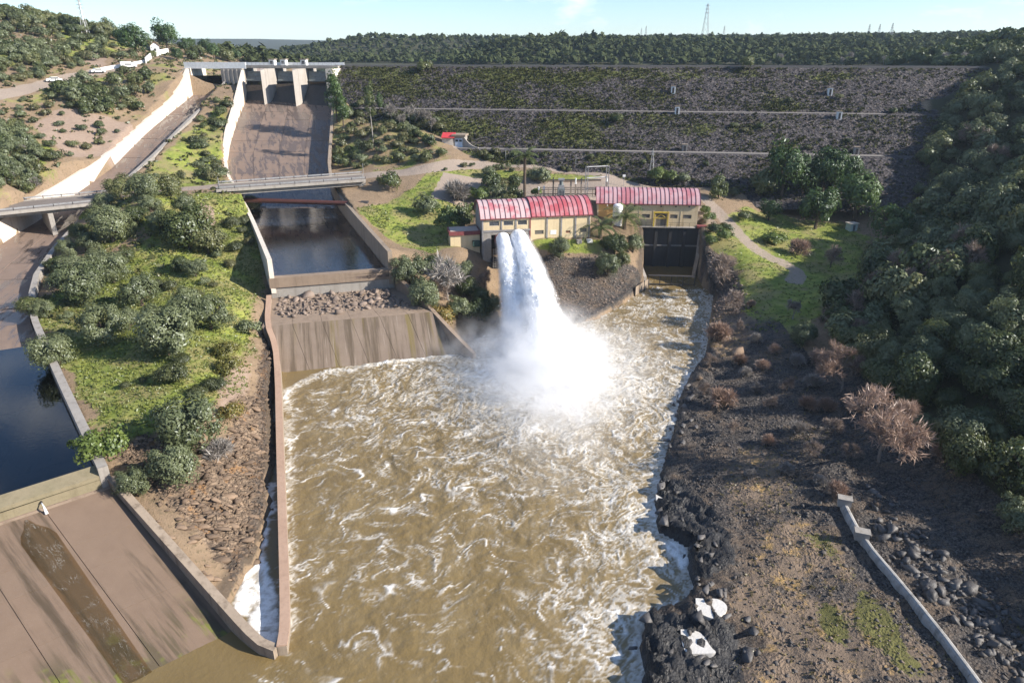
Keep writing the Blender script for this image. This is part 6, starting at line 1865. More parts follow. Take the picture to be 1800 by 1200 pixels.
# ---- plants one can point to
for a in [
    # green shelf between the channel and the river
    ('olive_near', 97, 648, 74, 'round olive tree leaning over the left channel wall'),
    ('olive_near', 338, 785, 112, 'largest grey olive tree at the lower end of the green shelf'),
    ('olive_near', 310, 848, 88, 'olive tree just below the largest grey olive, above the rock bank'),
    ('olive_near', 236, 868, 56, 'small olive tree in the shaded gully beside the channel corner'),
    ('bright_shrub', 186, 815, 74, 'yellow green laurel bush tight against the channel wall corner', None, 1.1),
    ('olive_near', 298, 622, 104, 'biggest olive tree in the middle of the green shelf'),
    ('olive_near', 372, 578, 72, 'olive tree right behind the biggest olive on the green shelf'),
    ('olive_near', 332, 556, 58, 'olive crown behind and between the two middle olives'),
    ('olive_near', 186, 600, 78, 'olive tree left of the biggest olive on the green shelf'),
    ('olive_near', 228, 580, 46, 'small olive touching the right side of the left middle olive'),
    ('olive_near', 250, 538, 66, 'brownish olive tree at the foot of the wooded mound'),
    ('olive_near', 152, 534, 88, 'wide dark olive at the foot of the mound, left of the brownish one'),
    ('oak_near', 58, 552, 48, 'dark bush overhanging the upper end of the channel wall', None, .8),
    ('olive_near', 78, 556, 42, 'grey olive bush beside the upper end of the channel wall', None, .8),
    ('shrub_near', 306, 672, 54, 'low dark domed bush alone on the open green grass'),
    ('shrub_near', 322, 640, 27, 'small grey bush between the biggest olive and the domed bush'),
    ('shrub_near', 346, 697, 30, 'small dark bush below right of the domed bush'),
    ('shrub_near', 378, 688, 40, 'olive brown bush at the edge of the rock bank'),
    ('autumn_shrub', 407, 662, 52, 'yellowing bush on the brink above the river wall'),
    ('autumn_shrub', 402, 630, 44, 'bright yellow green bush above the yellowing one'),
    ('olive_shrub', 434, 586, 38, 'round grey bush near the rubble shelf end of the green shelf'),
    ('autumn_shrub', 406, 738, 46, 'green and rust coloured bush low on the rock bank'),
    ('grey_shrub', 385, 806, 62, 'leafless grey bush on the right of the largest grey olive'),
    ('shrub_near', 220, 682, 18, 'tiny dark tuft bush in the lower grass'),
    ('shrub_near', 252, 672, 15, 'tiny grey tuft bush in the lower grass, right of the dark tuft'),
    ('olive_near', 200, 424, 72, 'large yellowish olive on the left face of the wooded mound'),
    ('oak_near', 336, 438, 84, 'darkest oak on the right face of the wooded mound'),
    ('oak_near', 368, 446, 60, 'dark oak on the right brink of the mound beside the darkest oak'),
    ('olive_near', 200, 496, 62, 'grey olive low on the front of the mound'),
    ('olive_near', 176, 476, 44, 'smaller grey olive low on the front of the mound, further left'),
    ('shrub_near', 440, 372, 42, 'grey bush at the pipe end beside the chute wall'),
    ('shrub_near', 408, 402, 32, 'grey green bush on the slope below the pipe end'),
    # valve house surroundings
    ('olive_near', 722, 500, 62, 'grey olive at the outer corner of the big chute'),
    ('grey_tree', 790, 530, 95, 'leafless tree with a white trunk on the slope below the annex', None, 1.0),
    ('olive_near', 748, 545, 62, 'dark olive on the bank left of the white trunked tree'),
    ('autumn_shrub', 776, 572, 46, 'yellow brown bush beside the apron wing wall'),
    ('dark_shrub', 686, 335, 34, 'round dark bush below the road on the lawn slope', None, 1.3),
    ('shrub', 668, 322, 17, 'tiny round bush at the road edge by the bridge end'),
    ('grey_shrub', 802, 352, 56, 'leafless grey bush high on the lawn slope'),
    ('olive_shrub', 752, 376, 40, 'grey green bush in the middle of the lawn slope', None, 1.2),
    ('bright_shrub', 786, 412, 42, 'bright green leafy tree at the right edge of the lawn', None, 1.4),
    ('oak_tree', 814, 400, 38, 'dark tree between the bright green tree and the annex', None, 1.3),
    ('palm_tree', 922, 352, 44, 'tall palm behind the faded red roof'),
    ('low_palm', 1097, 402, 62, 'low palm in front of the white tank'),
    ('low_palm', 1054, 418, 58, 'low palm at the right corner of the cream building'),
    ('olive_tree', 956, 320, 30, 'silvery olive behind the red roof beside the switchyard'),
    ('olive_tree', 940, 318, 28, 'darker olive just left of the silvery one behind the roof'),
    ('bright_shrub', 944, 347, 20, 'pale spiky plant at the foot of the tall palm'),
    ('olive_near', 984, 452, 40, 'grey olive on the bank right of the jets'),
    ('olive_near', 1066, 485, 46, 'rounded grey olive lowest on the stony bank'),
    ('oak_near', 1080, 446, 42, 'green tree on the bank between the palm and the lowest olive'),
    ('olive_near', 1112, 444, 38, 'silvery olive at the corner of the tailrace wall'),
    ('oak_near', 1094, 466, 28, 'small dark tree under the silvery corner olive'),
    ('oak_tree', 1262, 350, 32, 'dark green tree by the track behind the powerhouse gable', None, 1.5),
    ('shrub', 1290, 346, 26, 'grey bush right of the dark green tree behind the powerhouse'),
    ('olive_shrub', 1200, 322, 24, 'silvery bush behind the right end of the pink roof', None, 1.1),
    ('bright_shrub', 1152, 324, 30, 'light green bush behind the middle of the pink roof', None, 1.2),
    ('bright_shrub', 1176, 322, 24, 'light green bush behind the pink roof, right of the larger one', None, 1.1),
    # meadow on the right
    ('pine_tree', 1432, 402, 66, 'round pine on the meadow edge, nearest to the forked track'),
    ('pine_tree', 1502, 382, 72, 'wide round pine behind the tiny hut'),
    ('pine_tree', 1556, 432, 68, 'round dark pine right of the tiny pale green hut'),
    ('pine_tree', 1350, 388, 34, 'smallest round pine beside the right track'),
    ('pine_tree', 1374, 345, 62, 'tall open pine in the grove at the dam toe, leftmost', None, 1.35),
    ('pine_tree', 1445, 338, 58, 'pine in the middle of the grove at the dam toe', None, 1.25),
    ('pine_tree', 1410, 342, 54, 'pine filling the gap in the grove at the dam toe', None, 1.1),
    ('pine_tree', 1480, 335, 50, 'rightmost pine of the grove at the dam toe', None, 1.15),
    ('oak_tree', 1340, 338, 44, 'dark oak at the left foot of the pine grove'),
    ('dark_shrub', 1306, 388, 24, 'dark bush at the fork of the right track'),
    ('bright_shrub', 1358, 428, 50, 'broad low green bramble patch beside the track', None, .5),
    ('bare_shrub', 1402, 448, 46, 'pinkish leafless bush on the meadow', None, 1.15),
    ('brown_tree', 1457, 472, 46, 'leafless greenish bush in the middle of the meadow'),
    ('brown_tree', 1527, 458, 42, 'thin leafless tree on the meadow by the round shadow'),
    ('olive_tree', 1550, 478, 32, 'small grey olive at the right edge of the meadow'),
    ('grey_tree', 1394, 562, 44, 'thin leafless tree at the near end of the meadow'),
    ('olive_near', 1410, 606, 48, 'grey olive at the misty near end of the meadow'),
    # right shore
    ('bare_tree', 1552, 815, 172, 'large leafless tree with pinkish twigs and twin white trunks'),
    ('bare_tree', 1580, 812, 130, 'second stem of pinkish twigs beside the large leafless tree'),
    ('bare_tree', 1476, 690, 96, 'orange brown leafless tree left of the large leafless tree'),
    ('bare_shrub', 1262, 600, 62, 'reddish bush on the right waterline near the tailrace'),
    ('bare_shrub', 1268, 712, 60, 'brown bush on the dark gravel at the right waterline'),
    ('brown_tree', 1272, 500, 62, 'leafless brown thicket above the tailrace outlet'),
    ('brown_tree', 1290, 545, 50, 'leafless brown bush below the tailrace thicket'),
    ('bare_shrub', 1472, 870, 44, 'rusty orange bush at the upper end of the concrete pipe', None, 1.1),
    # crown of the left hill
    ('pine_tree', 240, 102, 50, 'large round pine left of the small white house'),
    ('pine_tree', 296, 92, 46, 'large round pine right of the small white house'),
    ('slender_pine', 592, 216, 34, 'tallest dark pine beside the right end of the gates'),
    ('pale_trunk_tree', 656, 250, 20, 'slender tree with a white trunk on the knoll'),
    ('dark_shrub', 748, 126, 26, 'dark bush on the dam just under the crest'),
    ('dark_shrub', 1312, 119, 26, 'dark round bush standing on the dam crest'),
    ('dark_shrub', 1085, 216, 22, 'grey green bush under the upper berm of the dam'),
]: at_px(*a)

# ---- groups of look-alikes
KINDW = {'oak_near': 'dark oak', 'oak_tree': 'dark oak', 'olive_near': 'grey olive', 'olive_tree': 'grey olive', 'shrub': 'dull green bush', 'shrub_near': 'dull green bush', 'dark_shrub': 'dark bush', 'olive_shrub': 'silvery bush', 'bright_shrub': 'light green bush',
         'pine_tree': 'green pine', 'slender_pine': 'tall dark pine', 'brown_tree': 'leafless brown tree', 'grey_tree': 'leafless grey tree', 'bare_shrub': 'leafless reddish bush', 'grey_shrub': 'leafless grey bush', 'stone': 'rubble block', 'boulder': 'dark boulder'}
PLACE = {'trees on the wooded mound': 'the wooded mound', 'bushes round the mound': 'the mound slope', 'trees on the bank left of the jets': 'the bank beside jets', 'reddish bushes at the waterline': 'the foaming waterline',
         'trees behind the valve house': 'the slope behind roofs', 'bushes along the road': 'the pale road verge', 'bushes beside the powerhouse': 'the powerhouse gable row', 'lone bushes on the dam': 'the dam face', 'clump below the left road': 'the left road clump',
         'trees above the left portal': 'the left portal treerow', 'trees beside the chute head': 'the chute head group', 'bushes on the knoll': 'the scrubby knoll', 'leafless trees on the knoll': 'the knoll back edge', 'bushes between the spillways': 'the strip between spillways',
         'oaks above the left road': 'the upper left slope', 'oaks on the left skyline': 'the left hill skyline', 'bushes on the bare slope': 'the bare reddish slope', 'thicket by the left bridge': 'the left bridge thicket', 'leafless bushes by the left bridge': 'the left bridge thicket',
         'leafless scrub on the right shore': 'the stony right shore', 'leafless belt on the right hillside': 'the right hill foot', 'pale trees beyond the crest': 'the shore beyond crest', 'pale trees on the far shore': 'the far lake shore',
         'forest on the right hillside': 'the right hillside forest', 'rubble blocks on the shelf': 'the rubble shelf', 'boulders right of the concrete pipe': 'the heap beside pipe'}
GROUPED = {}
ORD = ['', 'second', 'third', 'fourth', 'fifth', 'sixth', 'seventh', 'eighth', 'ninth']
def label_groups():
    for grp, it in GROUPED.items():
        place = PLACE[grp]
        xs, ys, ws = (np.array([i[k] for i in it], float) for k in (1, 2, 3))
        big = len(it) > 40
        hx = ['far left', 'left', 'right', 'far right'] if big else ['left', 'middle', 'right']
        hy = ['top', 'upper', 'lower', 'bottom'] if big else ['upper', 'lower']
        def cut(v, words, use):
            if not use: return [''] * len(v)
            q = np.quantile(v, np.linspace(0, 1, len(words) + 1)[1:-1])
            return [words[int(np.searchsorted(q, a))] for a in v]
        cx, cy_ = cut(xs, hx, len(it) > 3), cut(ys, hy, len(it) > 5)
        sz = cut(ws, ['small', 'medium', 'large'], len(it) > 5 and np.ptp(ws) > 4)
        b = {}
        for k, i in enumerate(it): b.setdefault((sz[k], i[4], cy_[k], cx[k]), []).append(k)
        for (s_, kw, v, h), ks in b.items():
            ks.sort(key=lambda k: xs[k])
            where = ' '.join(w_ for w_ in (v, h) if w_)
            where = f'in the {where} of {place}' if where else f'at {place}'
            for r_, k in enumerate(ks):
                lab = ' '.join(w_ for w_ in (s_, kw) if w_)
                if len(ks) == 1: lab = f'{lab} {where}'
                elif r_ < 9: lab = f'{ORD[r_]} leftmost {lab} {where}'.strip()
                else: lab = f'{lab} {where}'
                it[k][0]['label'] = lab
def scatter_px(kinds, pts, label, group, wr=(18, 30)):
    for k, (px, py, *w) in enumerate(pts):
        q_ = G(px, py)
        if q_[0] < -30 and min(float(dist_line(strip_poly(a_, b_), np.array([q_[0]]), np.array([q_[1]]), True)[0]) * (-1 if inside(strip_poly(a_, b_), np.array([q_[0]]), np.array([q_[1]]))[0] else 1) for a_, b_ in ((CH_R, CH_L), (C2_R, C2_L))) < 1.8: continue
        kd, w_ = kinds[k % len(kinds)], w[0] if w else float(rng.uniform(*wr))
        GROUPED.setdefault(group, []).append((at_px(kd, px, py, w_ * .77, label, group), px, py, w_, KINDW[kd]))
scatter_px(['oak_near', 'olive_near'], [(214,350,58),(258,350,70),(300,345,58),(188,372,48),(240,392,48),(282,408,58),(312,405,52),(132,486,60),(112,506,52),(345,486,48),(318,476,40),(160,440,50),(140,420,44),(265,372,46),(225,460,40),(120,450,44),(100,478,42),(330,372,44)],
           'dark rounded oak or olive crowding the wooded mound', 'trees on the wooded mound')
scatter_px(['shrub_near', 'olive_shrub', 'shrub_near'], [(415,442,34),(384,452,30),(440,430,26),(405,470,28),(360,500,26),(300,510,34),(280,505,30),(390,420,24),(425,410,24),(430,395,30),(120,560,26),(105,590,20),(260,560,28),(420,340,22),(350,520,22),(375,505,20)],
           'low grey green bush on the grass slope right of the mound', 'bushes round the mound')
scatter_px(['oak_near', 'olive_near', 'brown_tree'], [(762,480,52),(806,560,58),(850,506,52),(842,562,56),(868,548,44),(770,520,56),(820,520,50),(735,522,44),(790,500,44),(845,535,46),(812,490,46),(868,580,36)], 'dark tangled tree on the shaded bank left of the jets', 'trees on the bank left of the jets')
scatter_px(['bare_shrub'], [(782,602,30),(800,604,34),(770,596,26),(826,596,24)], 'small reddish leafless bush at the foaming waterline', 'reddish bushes at the waterline')
scatter_px(['oak_tree', 'bright_shrub', 'olive_tree', 'shrub'], [(862,334,46),(846,356,40),(876,350,40),(892,366,46),(906,352,40),(836,382,40),(860,312,32),(884,330,34),(905,328,34),(828,352,36),(872,372,36)], 'leafy tree on the slope behind the faded red roof', 'trees behind the valve house')
scatter_px(['shrub', 'dark_shrub'], [(816,294,16),(830,293,13),(878,300,24),(893,296,18),(900,302,14),(783,300,10),(850,276,26),(862,283,22),(870,270,20),(905,278,20),(920,284,18),(935,288,16),(990,300,14),(1000,302,12)], 'small rounded bush along the pale road at the dam foot', 'bushes along the road')
scatter_px(['bright_shrub', 'dark_shrub'], [(1246,392,30),(1258,412,36),(1270,424,34),(1276,408,30),(1238,378,26),(1284,418,18),(1250,432,30)], 'clipped looking green bush in the row beside the powerhouse gable', 'bushes beside the powerhouse')
scatter_px(['dark_shrub', 'shrub'], [(1290,224,16),(1308,232,15),(1336,226,16),(1386,180,16),(1474,174,16),(1070,287,16),(1130,288,14),(1178,290,17),(1240,292,15),(960,214,14),(1040,278,14),(955,276,16),(900,262,14),(1420,262,14),(1570,200,18),(1490,250,15)], 'dark lone bush casting a long shadow on the dam face', 'lone bushes on the dam')
scatter_px(['oak_tree', 'olive_tree', 'dark_shrub', 'shrub'], [(112,168,42),(130,162,38),(150,172,42),(166,188,46),(186,196,42),(150,148,36),(206,152,42),(236,168,40),(240,150,36),(212,174,38),(180,172,40),(196,186,36),(228,190,32),(132,180,40),(98,162,32),(168,160,36),(256,140,32),(262,164,28),(246,196,34),(220,132,30),(150,196,34)],
           'dark bush in the dense clump below the left road', 'clump below the left road')
scatter_px(['pine_tree', 'oak_tree'], [(326,94,30),(350,102,34),(376,104,30),(400,108,30),(418,109,24),(338,106,28),(312,108,26),(390,100,26),(362,92,26),(184,66,22),(208,74,24),(268,102,20),(336,88,24)], 'tree in the dark row behind the left portal', 'trees above the left portal')
scatter_px(['slender_pine', 'oak_tree', 'dark_shrub'], [(578,190,24),(612,205,26),(634,186,18),(668,196,16),(678,192,14),(622,192,20),(604,222,28),(590,236,32),(576,228,24),(650,196,20)], 'dark pine or bush in the group beside the chute head', 'trees beside the chute head')
kn = []
while len(kn) < 60:
    px, py = rng.uniform(566, 800), rng.uniform(205, 305)
    if px > 768 and 232 < py < 276: continue
    if inside([(575,205),(640,200),(700,195),(760,205),(785,230),(790,262),(770,285),(700,290),(640,300),(580,302),(566,260)], np.array([px]), np.array([py]))[0] and all((px - a) ** 2 + ((py - b) * 1.7) ** 2 > 16 ** 2 for a, b in kn): kn.append((px, py))
    elif rng.random() < .002: break
scatter_px(['shrub', 'dark_shrub', 'olive_shrub', 'oak_tree', 'shrub'], kn, 'rounded bush on the scrubby knoll between the chute and the dam', 'bushes on the knoll', (18, 34))
scatter_px(['grey_tree'], [(690,212,40),(720,216,44),(745,222,44),(760,232,36),(705,224,34)], 'leafless pinkish grey tree at the back of the knoll', 'leafless trees on the knoll')
st_ = []
while len(st_) < 30:
    px, py = rng.uniform(300, 408), rng.uniform(165, 318)
    if inside([(388,165),(404,190),(400,240),(402,300),(345,318),(310,312),(345,240)], np.array([px]), np.array([py]))[0]: st_.append((px, py))
scatter_px(['shrub', 'dark_shrub', 'olive_shrub'], st_ + [(372,318,36),(360,312,30),(392,312,34),(380,300,32),(352,214,20)], 'low bush on the green strip between the two spillways', 'bushes between the spillways', (14, 30))
def fill_px(n_, poly, gap, yk=1.8):
    out, tries = [], 0
    pa_ = np.array(poly)
    while len(out) < n_ and tries < 6000:
        tries += 1
        px, py = rng.uniform(pa_[:, 0].min(), pa_[:, 0].max()), rng.uniform(pa_[:, 1].min(), pa_[:, 1].max())
        if inside(poly, np.array([px]), np.array([py]))[0] and all((px - a) ** 2 + ((py - b) * yk) ** 2 > gap ** 2 for a, b in out): out.append((px, py))
    return out
scatter_px(['oak_tree', 'olive_tree', 'shrub', 'olive_shrub'], fill_px(84, [(0,32),(60,36),(130,48),(200,66),(255,95),(225,108),(170,112),(90,132),(0,158)], 13), 'rounded oak scattered over the grassy slope above the left road', 'oaks above the left road', (15, 34))
scatter_px(['oak_tree'], fill_px(26, [(-10,24),(60,32),(130,44),(200,62),(190,66),(120,52),(50,42),(-10,36)], 8), 'dark oak on the skyline of the left hill', 'oaks on the left skyline', (22, 36))
scatter_px(['shrub', 'olive_shrub', 'dark_shrub'], fill_px(46, [(0,185),(90,165),(150,200),(260,180),(310,200),(250,245),(190,290),(110,290),(0,290)], 22), 'small bush dotted on the bare reddish slope above the left channel', 'bushes on the bare slope', (12, 28))
scatter_px(['olive_tree', 'oak_tree', 'olive_shrub', 'shrub'], fill_px(52, [(-10,215),(40,230),(70,270),(120,290),(160,296),(110,338),(-10,345)], 15), 'grey green bush in the thicket beside the left road bridge', 'thicket by the left bridge', (24, 46))
scatter_px(['grey_shrub'], [(20,318,40),(60,328,36),(35,270,34)], 'leafless grey bush among the thicket by the left bridge', 'leafless bushes by the left bridge')
scatter_px(['bare_shrub', 'grey_shrub', 'brown_tree'], [(1340,650,44),(1310,660,36),(1380,690,50),(1420,720,60),(1400,760,50),(1350,720,44),(1440,640,60),(1330,600,34),(1460,760,54),(1500,720,60),(1380,830,40),(1300,580,30),(1320,540,30),(1430,680,50),(1700,760,60),(1650,800,60),(1600,760,60),(1240,690,34),(1300,640,46),(1330,690,40),(1290,760,36),(1350,780,44),(1320,840,36),(1420,800,50),(1450,720,54),(1400,640,44),(1490,800,44),(1360,620,40),(1440,850,38),(1250,640,34),(1530,700,54),(1560,640,60),(1500,660,60)], 'reddish leafless scrub on the dark stony right shore', 'leafless scrub on the right shore')
scatter_px(['brown_tree'], [(1500,560,80),(1545,530,80),(1600,520,90),(1650,500,90),(1700,480,80),(1570,490,70),(1625,460,80),(1680,450,80),(1480,590,70),(1520,610,80),(1460,570,60),(1720,270,60),(1690,260,56),(1660,270,56),(1750,290,60)], 'brown leafless tree in the belt along the foot of the right hillside', 'leafless belt on the right hillside')

# ---- forest of the right hillside: every visible tree up to 300, then one mass
cand = []
for _ in range(30000):
    Y = rng.uniform(34, 330)
    xf = np.interp(Y, [30, 60, 92, 109, 126, 153, 172, 200, 240, 330], [49, 49, 51, 55, 71, 90, 102, 122, 152, 167])
    X = xf + rng.uniform(-1, 120)
    if Y > 200 and (X - D0[0]) * DU[0] + (Y - D0[1]) * DU[1] < DAM_L - 2 and dam_h(X, Y) > gz(X, Y) - 2.2: continue
    z = float(gz(X, Y))
    dpt_ = Y * CP + (CAM_Z - z) * SP
    px = 900 + FPX * X / dpt_
    if px > 1960: continue
    py = 600 - FPX * (Y * SP - (CAM_Z - z) * CP) / dpt_
    if py > 1240 or py < 40: continue
    cand.append((X, Y, z, dpt_, px))
    if len(cand) > 6000: break
keep, cell = [], {}
for c in cand:
    gap = 3.1 if c[1] < 150 else 3.7
    k = (int(c[0] // 4), int(c[1] // 4))
    if any((c[0] - q[0]) ** 2 + (c[1] - q[1]) ** 2 < gap * gap for a in (-1, 0, 1) for b in (-1, 0, 1) for q in cell.get((k[0] + a, k[1] + b), [])): continue
    cell.setdefault(k, []).append(c)
    keep.append(c)
keep.sort(key=lambda c: c[3] + (60 if c[4] > 1830 else 0))
rest = []
for i, c in enumerate(keep):
    if i < 300:
        near = c[3] < 105
        r_ = rng.random()
        kind = ('oak_near' if near else 'oak_tree') if r_ < .52 else ('olive_near' if near else 'olive_tree')
        w_ = 1.1 * float(rng.choice([rng.uniform(2.4, 4.2), rng.uniform(3.8, 6.8)], p=[.4, .6]))
        o = plant(kind, c[:3], w_, 'tree', 'forest on the right hillside', hr=float(rng.uniform(.8, 1.3)))
        py_c = 600 - FPX * (c[1] * SP - (CAM_Z - c[2]) * CP) / c[3]
        GROUPED.setdefault('forest on the right hillside', []).append((o, c[4], py_c, w_, KINDW[kind]))
    else: rest.append(c)
print('hill trees', len(keep), round(time.time() - T0, 1))

def mass(name, pts, wr, nleaf, size, mat, label, hr=.8, seed=1, nvar=6, ncl=9):
    """many small crowns joined into one mesh"""
    g = G_(seed)
    var = [crown_cards(g, ncl, nleaf, size, .5, .40, .42, .24, low=-.3) for _ in range(nvar)]
    Vs, Cs = [], []
    for p in pts:
        V, F, c = var[int(g.integers(nvar))]
        w = g.uniform(*wr)
        a = g.uniform(0, 6.28)
        x = (V[:, 0] * math.cos(a) - V[:, 1] * math.sin(a)) * w
        y = (V[:, 0] * math.sin(a) + V[:, 1] * math.cos(a)) * w
        Vs.append(np.stack([x + p[0], y + p[1], V[:, 2] * w * hr * g.uniform(.8, 1.3) + p[2] - .1 * w], -1))
        cc_ = c.copy(); cc_[:, 0] = cc_[:, 0] * .6 + .4 * g.random(); cc_[:, 1] = g.random()
        Cs.append(cc_)
    V = np.concatenate(Vs)
    o = np_mesh(name, V, np.arange(len(V)).reshape(-1, 4), mat, cols={'tint': np.concatenate(Cs)})
    return tag(o, label, kind='stuff')
if rest: mass('hillside_forest', [c[:3] for c in rest], (3.8, 6.6), 330, .12, L_oak, 'farther forest covering the upper right hillside', .95, 3)

# far wooded hills
fp = []
for _ in range(60000):
    Y = rng.uniform(330, 1250)
    X = rng.uniform(-330, 560) * (Y / 600)
    z = float(gz(X, Y))
    if z < 40: continue
    px = 900 + FPX * X / (Y * CP + (CAM_Z - z) * SP)
    if px < 395 or px > 1850: continue
    if Y < 330: continue
    fp.append((X, Y, z))
kp, cell = [], {}
for c in fp:
    gap = 5.0 if c[1] < 620 else 8.0
    k = (int(c[0] // 8), int(c[1] // 8))
    if any((c[0] - q[0]) ** 2 + (c[1] - q[1]) ** 2 < gap * gap for a in (-1, 0, 1) for b in (-1, 0, 1) for q in cell.get((k[0] + a, k[1] + b), [])): continue
    cell.setdefault(k, []).append(c)
    kp.append(c)
kp.sort(key=lambda c: c[1])
kp = kp[:6500]
mass('far_forest', kp, (4.6, 8.2), 44, .26, L_far, 'oak woodland covering the far hills beyond the dam', .85, 8, ncl=6)
print('far trees', len(kp), round(time.time() - T0, 1))
scatter_px(['grey_tree'], [(1492,113,30),(1480,116,22),(1552,114,22),(1660,116,34),(1690,114,30),(1370,113,26)], 'pale leafless tree standing on the shore beyond the crest', 'pale trees beyond the crest')
scatter_px(['bright_shrub'], [(722,112,14),(740,112,12),(762,112,12),(803,111,18)], 'pale green tree at the far shore left of the crest bush', 'pale trees on the far shore')

# ---- scrub on the dam, undergrowth and grass
def tufts(name, pts, size, per, mat, label, seed, up=.8, wid=.35):
    g = G_(seed)
    pts = np.asarray(pts, float)
    N = len(pts)
    c = np.repeat(pts, per, 0) + g.normal(0, 1, (N * per, 3)) * np.repeat(size, per)[:, None] * np.array([.45, .45, .12])
    s = np.repeat(size, per) * g.uniform(.5, 1.1, N * per)
    c[:, 2] += s * .45
    nr = g.normal(0, 1, (N * per, 3)) * np.array([1, 1, .5]) + np.array([0, 0, .55])
    V, F, col = cards(c, nr, s * .62, g, .6, np.repeat(g.random(N), per) * .6 + .4 * g.random(N * per))
    o = np_mesh(name, V, F, mat, cols={'tint': col})
    return tag(o, label, kind='stuff')
S_, D_ = rng.uniform(2, DAM_L - 4, 40000), rng.uniform(1.0, 58, 40000)
ok = ~((D_ > 20.2) & (D_ < 24.2)) & ~((D_ > 39.2) & (D_ < 43))
pv_ = fbm(S_, D_ * 2.2, 26, 4, 71)
pr = np.clip(.62 - .50 * ss(55, 190, S_) + .8 * pv_, .10, 1)
ok &= rng.random(40000) < pr
S_, D_ = S_[ok], D_[ok]
px_ = D0[0] + DU[0] * S_ + DN[0] * D_
py_ = D0[1] + DU[1] * S_ + DN[1] * D_
zd = dam_h(px_, py_)
vis = (zd > gz(px_, py_) + .1) & off_chute(px_, py_)
pts = np.stack([px_, py_, zd], -1)[vis]
tufts('dam_scrub', pts, rng.uniform(.25, .7, len(pts)), 7, L_dam, 'grey green scrub growing over the rockfill dam face', 5)
# undergrowth on slopes
q = []
for _ in range(9000):
    X, Y = rng.uniform(-240, -62), rng.uniform(60, 345)
    q.append((X, Y))
q = np.array(q)
i_ = np.clip(np.searchsorted(gx, q[:, 0]) - 1, 0, len(gx) - 2)
j_ = np.clip(np.searchsorted(gy, q[:, 1]) - 1, 0, len(gy) - 2)
bad = m_c1[j_, i_] | m_c2[j_, i_] | (rd[j_, i_] > .1) | (scree[j_, i_] > .4) & (rng.random(len(q)) < .8)
in_c = np.zeros(len(q), bool)
for Rr, Ll in ((CH_R, CH_L), (C2_R, C2_L)): in_c |= dist_line(strip_poly(Rr, Ll), q[:, 0], q[:, 1], True) < 1.2
q = q[~bad & ~in_c & (q[:, 1] > 95) & (rng.random(len(q)) < .75)]
tufts('undergrowth', np.column_stack([q, gz(q[:, 0], q[:, 1])]), rng.uniform(.3, 1.0, len(q)), 10, L_shrub, 'low scrub and weeds between the bushes of the left hillside', 6)
def grass_pts(n_, x0, x1, y0, y1, mask, thr):
    q = np.stack([rng.uniform(x0, x1, n_), rng.uniform(y0, y1, n_)], -1)
    i_ = np.clip(np.searchsorted(gx, q[:, 0]) - 1, 0, len(gx) - 2)
    j_ = np.clip(np.searchsorted(gy, q[:, 1]) - 1, 0, len(gy) - 2)
    k = (mask[j_, i_] > thr) & ~m_c1[j_, i_] & ~m_c2[j_, i_] & ~in_river[j_, i_] & (rd[j_, i_] < .3)
    q = q[k]
    return np.column_stack([q, gz(q[:, 0], q[:, 1])])
gq = grass_pts(36000, -84, -28, 58, 160, grass, .35)
tufts('grass', gq, rng.uniform(.10, .34, len(gq)), 5, L_green, 'rough green grass on the shelf between the channel and the river', 7)
gq = grass_pts(16000, -40, 95, 95, 190, grass, .4)
tufts('grass', gq, rng.uniform(.12, .36, len(gq)), 5, L_green, 'green grass of the lawn and the right meadow', 9)
gq = grass_pts(6000, 8, 46, 32, 118, np.maximum(sandy, mossy), .3)
tufts('dry_grass', gq, rng.uniform(.06, .24, len(gq)), 5, L_dry, 'ochre dry grass on the right shore', 10)
print('plants', round(time.time() - T0, 1))
# ------------------------------------------------------------------ rocks
def rock_mat(name, c1, c2, rough=.85, spec=.25):
    n = NT(name)
    ob = n.node('ShaderNodeObjectInfo').outputs['Random']
    f = n.math('ADD', n.math('MULTIPLY', ob, .6), n.math('MULTIPLY', n.noise(1.6, 5, .7), .6))
    return n.done(n.bsdf(n.mix(f, c1, c2), rough, n.bump(n.noise(6, 5, .7), .5, .08), spec=spec))
M_rdark = rock_mat('dark_slate', (.030, .029, .031), (.125, .115, .108), .55, .4)
M_rtan = rock_mat('tan_rock', (.065, .047, .035), (.27, .19, .13))
M_rbrown = rock_mat('brown_rubble', (.085, .065, .055), (.27, .21, .17))
M_rgrav = rock_mat('dark_gravel', (.04, .036, .034), (.17, .15, .135), .75, .25)

def rock_geo(g, sub=1, flat=.65, jag=.28):
    import bmesh
    bm = bmesh.new()
    for p in g.uniform(-.5, .5, (15, 3)): bm.verts.new(p)
    r_ = bmesh.ops.convex_hull(bm, input=bm.verts)
    bmesh.ops.delete(bm, geom=[v for v in bm.verts if not v.link_faces], context='VERTS')
    bmesh.ops.triangulate(bm, faces=bm.faces)
    bm.verts.index_update()
    V = np.array([v.co[:] for v in bm.verts]); F = np.array([[v.index for v in f.verts] for f in bm.faces])
    bm.free()
    return V * np.array([1, g.uniform(.6, 1), flat * g.uniform(.8, 1.3)]), F
    for _ in range(9):                   # chop flat facets
        d = g.normal(0, 1, 3); d /= np.linalg.norm(d)
        lim = g.uniform(.17, .36)
        e = V @ d - lim
        V = V - np.where(e > 0, e, 0)[:, None] * d
    V = V * (1 + g.normal(0, jag * .3, (len(V), 1))) * np.array([1, g.uniform(.6, 1), flat * g.uniform(.7, 1.2)])
    return V, F
ROCKS = [rock_geo(G_(100 + k), 2 if k < 8 else 1) for k in range(14)]
def rock_me(mat): return [np_mesh('rock', V, F, mat, link=False) for V, F in ROCKS[:8]]
